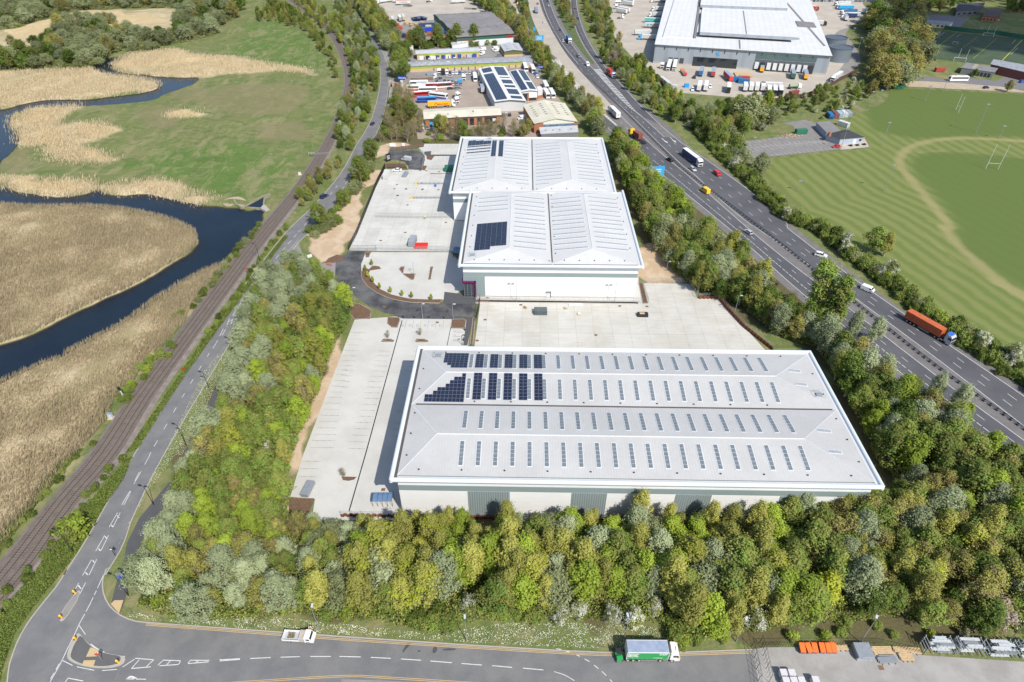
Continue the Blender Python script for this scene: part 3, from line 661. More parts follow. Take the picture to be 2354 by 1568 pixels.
for k in range(10): stripe(mk, PL('20', f'{360+k*38:.0f},{985-k*5:.0f} {385+k*38:.0f},{1000-k*5:.0f}'), .12, .045)
stripe(mk, PL('20', '420,1025 960,975'), .12, .045)
for k in range(19):
 y = 840+k*43 if k < 16 else 0
bay = [(55, 165, 725, 0), (50, 150, 770, 0), (45, 130, 810, 0), (10, 120, 850, 0), (0, 105, 885, 0), (0, 95, 918, 0), (0, 85, 953, 0), (0, 80, 987, 0), (0, 70, 1023, 0), (0, 58, 1062, 0), (0, 45, 1100, 0)]
struct('bay_markings', mk, MARKW)
mk = MB()
for a, b, y, _ in bay: stripe(mk, PL('11', f'{a},{y} {b},{y+2}'), .1, .045, (.5, .35))
for k, (xa, xb, y) in enumerate(((250, 340, 852), (240, 330, 885), (228, 320, 920), (218, 312, 955), (207, 302, 990), (195, 292, 1027), (183, 282, 1063), (172, 272, 1102), (160, 262, 1140), (150, 252, 1179), (138, 242, 1219), (125, 230, 1260), (112, 222, 1302), (98, 210, 1345), (84, 198, 1388), (70, 186, 1432), (56, 174, 1478), (42, 162, 1524), (455, 540, 925), (445, 530, 958), (435, 520, 990), (420, 500, 1105), (380, 450, 1265), (365, 440, 1350), (355, 430, 1390), (340, 420, 1437), (480, 530, 885), (490, 540, 853))): stripe(mk, PL('11', f'{xa},{y} {xb},{y+3}'), .1, .045, (.5, .35))
for k, y in enumerate((980, 1015, 1055, 1095, 1135, 1172, 1212, 1254, 1296, 1338, 1382, 1427, 1470, 1518)): stripe(mk, PL('01', f'{2330-k*15},{y} {2354+40-k*7},{y+2}'), .1, .045, (.5, .35))
for k, y in enumerate((45, 95, 150)): stripe(mk, PL('02', f'{2085-k*14},{y} {2210-k*12},{y+2}'), .1, .045, (.5, .35))
for k in range(6):
 x = 445+k*52; stripe(mk, PL('11', f'{x},642 {x-8},698'), .1, .045, (.5, .35))
 if k < 6:
  for dy in (0, 7, 14): stripe(mk, PL('11', f'{x-30},{670+dy} {x-14},{670+dy}'), .13, .045)
  stripe(mk, PL('11', f'{x-30},670 {x-31},684'), .13, .045)
for y in (700, 730, 760):
 stripe(mk, PL('11', f'{765},{y+22} {845},{y+24}'), .1, .045, (.5, .35))
 for dy in (0, 6, 12): stripe(mk, PL('11', f'{770},{y+10+dy} {790},{y+10+dy}'), .12, .045)
for k in range(8): stripe(mk, PL('k', f'{1030+k*82},470 {1005+k*80},515'), .12, .045); stripe(mk, PL('k', f'{1200+k*50},600 {1175+k*50},650'), .12, .045)
for k in range(4): stripe(mk, PL('k', f'{1120+k*88},700 {1090+k*88},760'), .12, .045)
struct('bay_markings', mk, mat('grey_bay_paint', (.26, .26, .26), .8, var=.1))
mk = MB()
stripe(mk, PL('11', '418,642 165,1568'), .3, .047); stripe(mk, PL('12', '165,0 52,390'), .3, .047); stripe(mk, PL('11', '752,697 728,815'), .2, .047)
struct('drainage_channel', mk, DKMETAL)
OIL = mat('oil_stain', (.075, .075, .08), .7, var=.3)
for s_ in ('420,1360 430,1335 455,1300 480,1297 470,1315 445,1340 430,1360', '628,1350 635,1328 655,1325 660,1345 645,1366 630,1365', '525,1350 540,1347 543,1356 528,1358', '700,1340 745,1334 790,1338 770,1348 710,1349'): sheet('oil_stain', cat(PL('12', s_), 4, True), OIL, .0405)
mc = MB(); RUST = mat('rusty_cover', (.2, .11, .06), .8, var=.2)
for fr, s in (('11', '1236,535 1918,543 2105,546 935,781 990,637 1753,743 152,408 298,548 685,546 440,36 270,92 660,656 1006,487'), ('k', '850,960 1205,980 415,1220 365,1302 585,1303 890,1312 430,1424 880,1190 1195,1320'), ('10', '455,1415 720,1535 560,1305 445,1305 385,1350'), ('12', '288,240'), ('22', '1365,1468')):
 for p in PL(fr, s): mc.box(p[0]-.5, p[0]+.5, p[1]-.45, p[1]+.45, .03, .062)
struct('manhole_covers', mc, RUST)
# ---------------------------------------------------------------- large sheds
ROOFX = mat('profiled_roof_sheet_across', (.465, .46, .45), .5, .0, c2=(.425, .42, .41), scale=.07, fine=.9, fvar=.05, stripes=('X', .66, .012, .04), spec=.4)
ROOFY = mat('profiled_roof_sheet_along', (.465, .46, .45), .5, .0, c2=(.425, .42, .41), scale=.07, fine=.9, fvar=.05, stripes=('Y', .66, .012, .04), spec=.4)
ROOFX2 = mat('paler_roof_sheet_across', (.56, .555, .545), .5, .0, c2=(.52, .515, .505), scale=.07, fine=.9, fvar=.05, stripes=('X', .66, .012, .04)); ROOFY2 = mat('paler_roof_sheet_along', (.56, .555, .545), .5, .0, c2=(.52, .515, .505), scale=.07, fine=.9, fvar=.05, stripes=('Y', .66, .012, .04))  # paler copy of the roof sheet, used on the middle and rear warehouses
CAP = mat('ridge_capping', (.55, .56, .58), .4, 0, var=.05)
EAVE = mat('curved_white_eaves', (.60, .64, .66), .35, 0, var=.04, spec=.5)
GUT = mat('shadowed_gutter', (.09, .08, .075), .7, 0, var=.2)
CLADW = mat('white_wall_cladding', (.78, .78, .775), .5, 0, var=.05, scale=.2, stripes=('Z', .5, .01, .03))
CLADG = mat('grey_green_cladding', (.235, .29, .29), .5, 0, var=.05, scale=.3)
CLADV = mat('grey_green_ribbed_cladding', (.25, .30, .305), .5, 0, var=.05, stripes=('X', .55, .03, .3))
PLINTH = mat('concrete_plinth', (.45, .43, .4), .85, var=.15)
SKYL = mat('rooflight_panel', (.17, .195, .215), .3, 0, c2=(.125, .15, .17), scale=1.3, co='world', spec=.6)
SKYL2 = mat('pale_rooflight_panel', (.27, .29, .31), .35, 0, c2=(.33, .35, .37), scale=1.3, spec=.6)
SKYF = mat('rooflight_frame', (.60, .615, .63), .5, 0, var=.05)
PV = mat('solar_cell', (.012, .018, .05), .22, 0, c2=(.008, .012, .03), scale=.4, spec=.7)
PVF = mat('solar_frame', (.16, .18, .22), .4, .4, var=0)
class Shed:
 def __init__(s, root, L, D, ze, axis, strips, t0, t1, rise, inset=1.2):
  s.root, s.L, s.D, s.ze, s.ax, s.strips, s.t0, s.t1, s.rise, s.ins = root, L, D, ze, axis, strips, t0, t1, rise, inset
  s.T = L if axis == 'x' else D; s.C = D if axis == 'x' else L
 def P(s, t, c, z): return (t, c, z) if s.ax == 'x' else (c, t, z)
 def z(s, x, y):
  t, c = (x, y) if s.ax == 'x' else (y, x)
  for a, m, b in s.strips:
   if a <= c <= b:
    k = (c-a)/(m-a) if c < m else (b-c)/(b-m)
    return s.ze + s.rise*max(0, min(k, (t-s.ins)/(s.t0-s.ins), (s.T-s.ins-t)/(s.T-s.ins-s.t1), 1))
  return s.ze
 def roof(s):
  A, B = (ROOFX, ROOFY) if s.ax == 'x' else (ROOFY2, ROOFX2)
  mb = MB(); lo, hi = s.ins, s.T-s.ins; z0, z1 = s.ze, s.ze+s.rise; P = s.P
  def F(m_, pts):
   mb.use(m_); p = [P(*q) for q in pts]
   n = (Vector(p[1])-Vector(p[0])).cross(Vector(p[2])-Vector(p[1]))
   mb.face(p if n.z > 0 else p[::-1])
  for a, m, b in s.strips:
   F(A, [(lo, a, z0), (hi, a, z0), (s.t1, m, z1), (s.t0, m, z1)]); F(A, [(hi, b, z0), (lo, b, z0), (s.t0, m, z1), (s.t1, m, z1)])
   F(B, [(lo, b, z0), (lo, a, z0), (s.t0, m, z1)]); F(B, [(hi, a, z0), (hi, b, z0), (s.t1, m, z1)])
  mb.build('roof', None, s.root)
  mb = MB()
  for a, m, b in s.strips:
   r = .16
   mb.tube(P(s.t0, m, z1), P(s.t1, m, z1), r, n=5)
   for t, e in ((s.t0, lo), (s.t1, hi)):
    for c in (a, b): mb.tube(P(t, m, z1-.05), P(e, c, z0-.05), r*.8, n=4)
  mb.build('ridge_capping', CAP, s.root)
  if len(s.strips) > 1:
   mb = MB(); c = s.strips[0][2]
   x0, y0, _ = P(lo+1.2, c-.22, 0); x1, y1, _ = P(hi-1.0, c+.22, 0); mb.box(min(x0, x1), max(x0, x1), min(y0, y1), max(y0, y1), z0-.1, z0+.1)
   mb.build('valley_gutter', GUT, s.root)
 def eaves(s, skip=()):
  mb = MB(); z = s.ze-.1; r = .55; L, D = s.L, s.D
  mb.use(EAVE)
  segs = {'n': ((0, 0), (L, 0)), 'e': ((L, 0), (L, D)), 'f': ((L, D), (0, D)), 'w': ((0, D), (0, 0))}
  for k, (a, b) in segs.items():
   if k not in skip: mb.tube((a[0], a[1], z), (b[0], b[1], z), r, n=12)
  for q in ((0, 0), (L, 0), (L, D), (0, D)):
   mb.tube((q[0], q[1], z-.55), (q[0], q[1], z+.5), .5, .32, n=10)
  mb.use(CAP)
  if 'n' not in skip: mb.box(.3, L-.3, .1, 1.15, z-.6, z-.1)
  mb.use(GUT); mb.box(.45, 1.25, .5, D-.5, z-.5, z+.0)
  if 'f' not in skip: mb.use(CAP); mb.box(.3, L-.3, D-1.15, D-.1, z-.6, z-.1)
  mb.use(CAP); mb.box(L-1.25, L-.45, .5, D-.5, z-.5, z)
  mb.build('eaves', None, s.root)
 def walls(s, b0, b1, w=1.1):
  mb = MB(); L, D = s.L, s.D
  for m_, z0, z1, k in ((PLINTH, -.1, .45, 0), (CLADW, .45, b0, .0), (CLADG, b0, b1, .0), (CLADW, b1, s.ze-1.3, 0), (GUT if False else CLADG, s.ze-1.3, s.ze-.5, -.35)):
   mb.use(m_); mb.box(w-k, L-w+k, w-k, D-w+k, z0, z1)
  mb.build('wall', None, s.root)
 def skylight(s, cx, cy, lx, ly, pane=SKYL, n=6):
  """lx, ly: size; panes divided along the longer side."""
  mb = MB(); x0, x1, y0, y1 = cx-lx/2, cx+lx/2, cy-ly/2, cy+ly/2
  def zz(x, y, d): return s.z(x, y)+d
  def slab(a, b, c, d, h, m_):
   mb.use(m_); v = [(a, c), (b, c), (b, d), (a, d)]
   mb.mesh([(p[0], p[1], zz(*p, 0)) for p in v]+[(p[0], p[1], zz(*p, h)) for p in v], [(4, 5, 6, 7), (0, 1, 5, 4), (1, 2, 6, 5), (2, 3, 7, 6), (3, 0, 4, 7)])
  slab(x0-.14, x1+.14, y0-.14, y1+.14, .07, SKYF)
  lng = ly > lx
  for k in range(n):
   g = .04
   if lng: slab(x0, x1, y0+(y1-y0)*k/n+g, y0+(y1-y0)*(k+1)/n-g, .10, pane)
   else: slab(x0+(x1-x0)*k/n+g, x0+(x1-x0)*(k+1)/n-g, y0, y1, .10, pane)
  mb.build('rooflight', None, s.root)
 def pv(s, cells, w, h):
  """cells: list of (x, y) lower-left corners of panels w by h."""
  mb = MB()
  for x, y in cells:
   v = [(x+.03, y+.03), (x+w-.03, y+.03), (x+w-.03, y+h-.03), (x+.03, y+h-.03)]; mb.use(PVF)
   mb.mesh([(p[0], p[1], s.z(*p)+.02) for p in v]+[(p[0], p[1], s.z(*p)+.15) for p in v], [(4, 5, 6, 7), (0, 1, 5, 4), (1, 2, 6, 5), (2, 3, 7, 6), (3, 0, 4, 7)])
   mb.use(PV); g = .05
   for a in range(2):
    for q in range(1):
     X0, X1 = x+.03+g, x+w-.03-g; Y0, Y1 = y+.03+g, y+h-.03-g
     if h > w: v = [(X0, Y0+(Y1-Y0)*a/2+.015), (X1, Y0+(Y1-Y0)*a/2+.015), (X1, Y0+(Y1-Y0)*(a+1)/2-.015), (X0, Y0+(Y1-Y0)*(a+1)/2-.015)]
     else: v = [(X0+(X1-X0)*a/2+.015, Y0), (X0+(X1-X0)*(a+1)/2-.015, Y0), (X0+(X1-X0)*(a+1)/2-.015, Y1), (X0+(X1-X0)*a/2+.015, Y1)]
     mb.face([(p[0], p[1], s.z(*p)+.165) for p in v])
  mb.build('solar_array', None, s.root)
 def anchors(s, pts):
  for x, y in pts:
   mb = MB(); z = s.z(x, y); mb.box(x-.2, x+.2, y-.1, y+.1, z, z+.2); mb.box(x-.05, x+.05, y-.05, y+.05, z+.2, z+.45)
   mb.build('roof_anchor', DKMETAL, s.root)
def hatch(s, x, y):
 mb = MB(); z = s.z(x, y); mb.use(STEEL)
 mb.box(x-.7, x+.7, y-.5, y+.5, z, z+.55)
 for a in (-1.2, 1.2):
  for b in (-1, 1): mb.tube((x+a, y+b, z), (x+a, y+b, z+1.1), .04, n=5)
 for b in (-1, 1): mb.tube((x-1.2, y+b, z+1.1), (x+1.2, y+b, z+1.1), .04, n=5); mb.tube((x-1.2, y+b, z+.55), (x+1.2, y+b, z+.55), .03, n=5)
 mb.tube((x-1.2, y-1, z+1.1), (x-1.2, y+1, z+1.1), .04, n=5)
 mb.build('roof_hatch', None, s.root)
rb = thing('warehouse', 'large pale grey warehouse nearest the camera, long hipped roof with four rows of rooflights', 'warehouse', (-27.55, 94.35, 0), radians(-1.087))
S = Shed(rb, 111, 47.7, 14.7, 'x', [(1.2, 13.0, 24.5), (24.5, 35.6, 46.5)], 9.2, 97.4, 1.45)
S.walls(9.5, 11.4); S.roof(); S.eaves()
for row, yc in ((0, 7.5), (1, 18.6), (2, 30.0), (3, 41.1)):
 for k in range(21):
  x = 15.5+k*4.01
  if row >= 2 and x > 94.0+4: continue
  S.skylight(x, yc, .95, 6.8)
w_, h_ = 1.12, 1.72
for x in (17.85, 21.87, 25.9, 29.93, 33.96):
 S.pv([(x-w_+i*w_, 37.75+j*.86*1.33) for i in range(2) for j in range(6)], w_, 1.14)
 S.pv([(x-w_+i*w_, 26.2+j*1.14) for i in range(2) for j in range(8)], w_, 1.14)
S.pv([(7.9+i*1.12, 37.6+j*1.22) for i in range(6) for j in range(6) if not (i < 2 and j < 1+1*(i < 1)) and not (i < 1 and j < 2)], 1.12, 1.22)
S.pv([(4.3+i*1.03, 25.3+j*1.22) for i in range(10) for j in range(8) if j < 2+int(i*.72)], 1.03, 1.22)
for yc in (9.6, 16.4, 33.2, 38.6): S.skylight(103.6, yc, 3.4 if yc < 30 else 3.2, .9, SKYL2, 4)
S.anchors([(6+k*9.9, 2.8) for k in range(11)]+[(8+k*9.4, 25.6) for k in range(10)]+[(8+k*9.4, 45.3) for k in range(11)]+[(2.6, y) for y in (7, 14, 21, 30, 38)]+[(108.4, y) for y in (7, 14, 21, 30, 38)])
hatch(S, 6.2, 43.4); hatch(S, 107.0, 29.5)
for a, b in ((17.2, 27.0), (41.5, 49.7), (65.7, 74.0), (89.9, 96.9)):
 mb = MB(); mb.box(a, b, .98, 1.3, .2, 9.5); mb.build('ribbed_wall_panel', CLADV, rb)
rm = thing('warehouse', 'middle white warehouse with a purple framed entrance and one big square solar array', 'warehouse', (-18.13, 188.0, 0), radians(-.95))
S = Shed(rm, 62.9, 59.0, 13.7, 'y', [(1.2, 17.1, 32.0), (32.0, 46.3, 61.7)], 9.2, 52.3, 1.6)
S.walls(8.5, 10.2); S.roof(); S.eaves(skip=('f',))
ys = [10.6+k*3.66+(.0 if k < 6 else -.55) for k in range(12)]
for k, y in enumerate(ys):
 if k > 7: S.skylight(9.9, y, 12, .8, SKYL2, 8)
 S.skylight(24.4, y, 11.8, .8, SKYL2, 8); S.skylight(38.9, y, 12, .8, SKYL2, 8); S.skylight(53.7, y, 11.6, .8, SKYL2, 8)
S.pv([(4.5+i*1.9, 9.2+j*1.03) for i in range(6) for j in range(19) if not (i > 2 and j < 2)], 1.9, 1.03)
S.anchors([(5+k*5.2, 3.0) for k in range(11)]+[(2.9, y) for y in (12, 20, 28, 36, 44, 52)]+[(60, y) for y in (12, 22, 32, 42, 52)]+[(33.3, y) for y in (8, 20, 32, 44, 54)])
hatch(S, 4.3, 6.0)
mb = MB()
mb.use(CLADG); mb.box(1.0, 8.6, .97, 2.0, .2, 8.5)
mb.build('grey_wall_panel', None, rm)
mb = MB(); mb.use(PURPLE); mb.box(.55, 5.45, .3, 1.3, 6.0, 6.7); mb.box(4.9, 5.45, .3, 1.3, 0, 6.7); mb.box(.55, 1.15, 1.3, 9.0, 6.0, 6.7); mb.build('entrance_frame', None, rm)
mb = MB(); mb.use(GLASS); mb.box(1.15, 4.9, .8, 1.2, 0.05, 6.0); mb.use(STEEL)
for k in range(4): mb.box(1.15+k*1.23, 1.25+k*1.23, .70, .80, 0, 6.0)
for k in range(8): mb.box(1.15, 4.9, .72, .8, .02+k*.84, .12+k*.84)
mb.build('entrance_glazing', None, rm)
mb = MB(); mb.box(30.4, 31.8, .95, 1.2, .05, 2.3); mb.use(CLADW) if False else None; mb.build('door', mat('pale_door', (.62, .64, .66), .5, var=0), rm)
mb = MB(); mb.box(30.2, 32.0, .6, 1.1, 2.32, 2.5); mb.box(31.85, 32.0, .7, 1.1, 0, 2.5); mb.build('door_canopy', GREYP, rm)
rr = thing('warehouse', 'white warehouse behind the middle one, solar panels at its far left roof corner', 'warehouse', (-25.74, 244.9, 0), radians(-.95))
S = Shed(rr, 68.4, 60.3, 13.7, 'y', [(1.2, 17.9, 34.4), (34.4, 50.8, 67.2)], 9.5, 51.0, 1.7)
S.walls(8.5, 10.2); S.roof(); S.eaves()
ys = [11.4+k*3.62 for k in range(12)]
for k, y in enumerate(ys):
 if k < 8: S.skylight(9.3, y, 11.3, .8, SKYL2, 8)
 S.skylight(27.0, y, 11.2, .8, SKYL2, 8); S.skylight(41.6, y, 11.4, .8, SKYL2, 8); S.skylight(59.6, y, 11.3, .8, SKYL2, 8)
for x, l in ((5.9, 5.0), (30.0, 5.6), (38.5, 5.6), (62.6, 5.2)): S.skylight(x, 7.5, l, .75, SKYL2, 4)
S.pv([(4.0+i*1.85, 48.9+j*1.05) for i in range(6) for j in range(6) if j < (6 if i < 2 else 5 if i < 4 else 4)], 1.85, 1.05)
for y in (46.9, 43.4, 39.8): S.pv([(4.0+i*1.85, y) for i in range(6)], 1.85, 1.05)
S.pv([(15.6+i*1.05, 33.8+j*1.85) for i in range(2) for j in range(11)], 1.05, 1.85); S.pv([(18.9+i*1.05, 33.8+j*1.85) for i in range(2) for j in range(11)], 1.05, 1.85)
S.anchors([(5+k*6.2, 3.0) for k in range(10)]+[(3.1, y) for y in (12, 20, 28, 36, 44)]+[(65, y) for y in (12, 22, 32, 42, 52)])
hatch(S, 14.0, 58.0)
# ---------------------------------------------------------------- general buildings from surveyed eaves corners
class Bld:
 def __init__(s, name, label, corners, cat_='building', group=None, origin=None):
  c = corners; rz = atan2(c[1][1]-c[0][1], c[1][0]-c[0][0])
  s.root = thing(name, label, cat_, (c[0][0], c[0][1], 0), rz, group)
  cc, ss = cos(rz), sin(rz)
  s.ins = .012; s.c = [((p[0]-c[0][0])*cc+(p[1]-c[0][1])*ss, -(p[0]-c[0][0])*ss+(p[1]-c[0][1])*cc) for p in c]   # nl, nr, fr, fl
 def b(s, u, v, z=0.0):
  c = s.c; x = (1-u)*(1-v)*c[0][0]+u*(1-v)*c[1][0]+u*v*c[2][0]+(1-u)*v*c[3][0]; y = (1-u)*(1-v)*c[0][1]+u*(1-v)*c[1][1]+u*v*c[2][1]+(1-u)*v*c[3][1]
  return (x, y, z)
 def walls(s, layers, top=None, name='wall', ins=.012):
  mb = MB(); s.ins = ins
  for m_, z0, z1 in layers:
   mb.use(m_); p = [s.b(*q)[:2] for q in ((ins, ins), (1-ins, ins), (1-ins, 1-ins), (ins, 1-ins))]; mb.prism(p, z0, z1)
  if top:      # gable ends: list of (u, v, z) polygons
   mb.use(layers[-1][0])
   for poly in top: mb.face([s.b(*q) for q in poly])
  mb.build(name, None, s.root)
 def roof(s, prof, along, m_, ze, th_=.25, name='roof', ov=.0):
  """prof: list of (w, dz) across; along 'u' means ridge runs along u."""
  mb = MB(); n = len(prof)
  def q(w, t, z): return s.b(t, w, z) if along == 'u' else s.b(w, t, z)
  for k in range(n-1):
   (w0, d0), (w1, d1) = prof[k], prof[k+1]
   p = [q(w0, -ov, ze+d0), q(w0, 1+ov, ze+d0), q(w1, 1+ov, ze+d1), q(w1, -ov, ze+d1)]
   nrm = (Vector(p[1])-Vector(p[0])).cross(Vector(p[2])-Vector(p[1]))
   if nrm.z < 0: p = p[::-1]
   lo = [(a[0], a[1], a[2]-th_) for a in p]
   mb.mesh(p+lo, [(0, 1, 2, 3), (7, 6, 5, 4), (0, 4, 5, 1), (1, 5, 6, 2), (2, 6, 7, 3), (3, 7, 4, 0)])
  mb.build(name, m_, s.root)
  mb = MB()    # gable infill
  return s
 def gable(s, prof, along, m_, ze, ins=.012, name='gable'):
  for t in (ins, 1-ins):
   mb = MB(); pts = []
   for w, d in prof:
    w = min(1-ins, max(ins, w)); pts.append(s.b(t, w, ze+d-.2) if along == 'u' else s.b(w, t, ze+d-.2))
   base = [(pts[-1][0], pts[-1][1], ze-.5), (pts[0][0], pts[0][1], ze-.5)]
   pl = pts+base; mb.face(pl); mb.face(pl[::-1]) if False else None; mb.build(name, m_, s.root)
 def patch(s, name, u0, u1, v0, v1, zf, h, m_, div=1):
  mb = MB()
  P = [(u0, v0), (u1, v0), (u1, v1), (u0, v1)]; lo = [s.b(*p, zf(*p)) for p in P]; hi = [(q[0], q[1], q[2]+h) for q in lo]
  mb.mesh(lo+hi, [(4, 5, 6, 7), (0, 1, 5, 4), (1, 2, 6, 5), (2, 3, 7, 6), (3, 0, 4, 7)]); mb.build(name, m_, s.root)
 def front(s, name, u0, u1, z0, z1, m_, d=.08, side='n', label=None):
  """panel on the near wall (or left wall with side='w'), u along the wall."""
  mb = MB(); ins = s.ins
  if side == 'n': a, b = s.b(u0, ins), s.b(u1, ins)
  elif side == 'w': a, b = s.b(ins, u0), s.b(ins, u1)
  else: a, b = s.b(1-ins, u0), s.b(1-ins, u1)
  dx, dy = b[0]-a[0], b[1]-a[1]; L = hypot(dx, dy); nx, ny = (dy/L*d, -dx/L*d) if side != 'w' else (-dy/L*d, dx/L*d)
  p = [(a[0]+nx, a[1]+ny), (b[0]+nx, b[1]+ny), (b[0]-nx, b[1]-ny), (a[0]-nx, a[1]-ny)]
  mb.prism(p, z0, z1, True); return mb.build(name, m_, s.root, label)
def C4(fr, s, z): return PL(fr, s, z)
ASB = mat('grey_fibre_cement_roof', (.185, .175, .175), .9, c2=(.22, .21, .21), scale=.15, stripes=None, fine=5, fvar=.15)
BLUEG = mat('blue_grey_roof', (.23, .25, .29), .8, c2=(.33, .34, .36), scale=.4, fine=4, fvar=.2)
CREAMR = mat('cream_roof_sheet', (.60, .57, .46), .8, c2=(.52, .48, .38), scale=.14, fine=2, fvar=.08)
GREYR = mat('light_grey_roof', (.44, .45, .46), .7, c2=(.37, .38, .4), scale=.3)
GRNW = mat('dark_green_cladding', (.035, .11, .075), .6, var=.1); LIMEW = mat('lime_green_cladding', (.34, .40, .04), .6, c2=(.27, .34, .05), scale=.2)
PEACH = mat('peach_brickwork', (.62, .42, .25), .85, var=.12, scale=.8, fine=5, fvar=.15); WHW = mat('white_wall', (.62, .63, .65), .7, var=.1)
BLUED = mat('blue_shutter_door', (.04, .08, .3), .5, var=.1); GLZ = mat('blue_tinted_glazing', (.09, .16, .26), .12, 0, c2=(.2, .3, .4), scale=1.0, spec=.8)
OFFW = mat('offwhite_cladding', (.58, .585, .58), .55, var=.06, stripes=('Z', .6, .03, .12)); PLASTW = mat('white_trim', (.66, .66, .65), .5, var=.03)
OLIVE = mat('olive_cladding', (.13, .14, .05), .7, var=.1); TRIM = mat('dark_blue_trim', (.03, .05, .09), .5, var=0)
B = Bld('depot_building', 'dark green depot with a grey three-bay curved roof and red lettering', C4('a', '1355,585 2265,525 1870,200 985,240', 7.5), 'depot')
pr = [(0, 0), (.05, .9), (.17, 2.0), (.30, 1.9), (.335, 1.3), (.36, 1.5), (.46, 2.3), (.60, 2.2), (.655, 1.5), (.69, 1.7), (.80, 2.4), (.93, 1.7), (1, 0)]
B.walls([(WHW, 0, 4.3), (GRNW, 4.3, 7.4)]); B.roof(pr, 'u', ASB, 7.5); B.gable(pr, 'u', GRNW, 7.5)
for k in range(3):
 for j in range(5): B.patch('rooflight', .2+j*.15, .215+j*.15, .2+k*.32, .27+k*.32, lambda u, v: 7.5+1.9+.38, .06, BLUEG)
for k in range(4): B.front('window', .08+k*.06, .1+k*.06, 2.2, 3.4, GLASS)
for v in (.25, .45, .7): B.front('loading_door', v, v+.07, 0, 5, GLASS, side='w')
B.front('red_trim', .0, .33, 4.1, 4.35, REDP, .1)
text_mb('adlco', 2.5, 'lettering', REDP, B.root, B.b(.86, 0, 5.0)[:2]+(5.0,) and (B.b(.86, 0)[0], B.b(.86, 0)[1]-.25+.4, 5.1), (pi/2, 0, 0), .04, xs=1.35)
b2 = Bld('outbuilding', 'low flat roofed white block in front of the green depot', C4('a', '1285,710 1640,650 1600,610 1260,665', 3.2), 'outbuilding')
b2.walls([(WHW, 0, 3.2)]); b2.roof([(0, .05), (1, .1)], 'u', GREYR, 3.2)
B = Bld('unit_row_building', 'row of small lime green units with blue shutter doors and a pale roof', C4('a', '722,850 1718,805 1700,740 712,790', 4.2), 'unit row')
pr = [(0, 0), (.5, 1.0), (1, 0)]
B.walls([(PEACH, 0, 2.7), (LIMEW, 2.7, 4.15)]); B.roof(pr, 'u', GREYR, 4.2, ov=.005); B.gable(pr, 'u', LIMEW, 4.2)
for k, (u, m_) in enumerate(((.05, WHITE), (.145, GLASS), (.30, BLUED), (.39, BLUED), (.47, PLASTW), (.55, BLUED), (.645, BLUED), (.80, SILVER), (.89, BLUED))): B.front('shutter_door', u, u+.062, .1, 2.7, m_)
for k in range(9): B.front('office_door', .115+k*.095, .13+k*.095, .1, 2.1, BLUED)
B = Bld('long_building', 'long low building with a patchy blue grey roof above a lime green fascia', C4('b', '120,455 2080,372 2050,295 130,400', 4.0), 'building')
pr = [(0, 0), (.25, 1.0), (.55, 1.3), (.8, 1.0), (1, .2)]
B.walls([(PEACH, 0, 2.0), (LIMEW, 2.0, 3.4), (GRNW, 3.4, 3.95)]); B.roof(pr, 'u', BLUEG, 4.0, ov=.004); B.gable(pr, 'u', GREYR, 4.0)
B.front('grey_wall_panel', .92, .998, 1.6, 3.95, GREYR)
for k in range(26): B.patch('roof_panel', .02+.6*R.random(), .0, 0, 0, lambda u, v: 0, 0, PLASTW) if False else None
for k in range(22):
 u = .03+R.random()*.5; v = R.choice((.28, .4, .6)); d = .008
 B.patch('roof_panel', u, u+d, v, v+.1, lambda a, b: 4.0+np.interp(b, [p[0] for p in pr], [p[1] for p in pr])+.01, .04, PLASTW)
for k in range(14): B.front('door', .2+k*.055, .208+k*.055, .1, 1.9, BLUED)
B = Bld('shed', 'small green shed with a pale grey gabled roof beside the motorway trees', C4('b', '1635,218 1930,205 1860,88 1565,110', 4.2), 'shed')
pr = [(0, 0), (.5, .9), (1, 0)]; B.walls([(PEACH, 0, 1.6), (OLIVE, 1.6, 4.1)]); B.roof(pr, 'v', GREYR, 4.2, ov=.01); B.gable(pr, 'v', OLIVE, 4.2)
for k in range(6): B.patch('rooflight', .15+.5*(k % 2), .3+.5*(k % 2), .2+.25*(k//2), .28+.25*(k//2), lambda u, v: 4.45+.9*(1-abs(u-.5)*2)-.2, .05, BLUEG)
B = Bld('workshop', 'truck workshop with two solar covered roofs behind the brown yard', C4('b', '1482,1003 1980,990 1645,455 1232,490', 6.2), 'workshop')
pr = [(0, 0), (.5, .9), (1, 0)]; B.walls([(OFFW, 0, 6.1)]); B.roof(pr, 'v', PLASTW, 6.2, ov=.004); B.gable(pr, 'v', OFFW, 6.2)
zf = lambda u, v: 6.2+.9*(1-abs(u-.5)*2)+.02
def pvgrid(B, u0, u1, v0, v1, nu, nv, zf):
 mb = MB(); mb.use(PVF)
 Q = [(u0, v0), (u1, v0), (u1, v1), (u0, v1)]; mb.face([B.b(u, v, zf(u, v)+.1) for u, v in Q]); mb.use(PV)
 for i in range(nu):
  for j in range(nv):
   a, b = u0+(u1-u0)*(i+.03)/nu, u0+(u1-u0)*(i+.97)/nu; c, d = v0+(v1-v0)*(j+.04)/nv, v0+(v1-v0)*(j+.96)/nv
   mb.face([B.b(u, v, zf(u, v)+.13) for u, v in ((a, c), (b, c), (b, d), (a, d))])
 mb.build('solar_array', None, B.root)
pvgrid(B, .07, .42, .02, .78, 5, 34, zf); pvgrid(B, .09, .43, .83, .97, 5, 6, zf)
for a, b in ((.03, .10), (.15, .29), (.34, .40), (.45, .56), (.62, .645), (.70, .97)): pvgrid(B, .56, .92, a, b, 6, max(1, int((b-a)*38)), zf)
for k in range(8): B.front('loading_door', .05+k*.115, .12+k*.115, 0, 4.4, GREYR, side='w')
B2 = Bld('workshop', 'narrower workshop with solar panels on both roof slopes and a white roller door', C4('d', '490,650 815,632 560,240 265,265', 6.0), 'workshop')
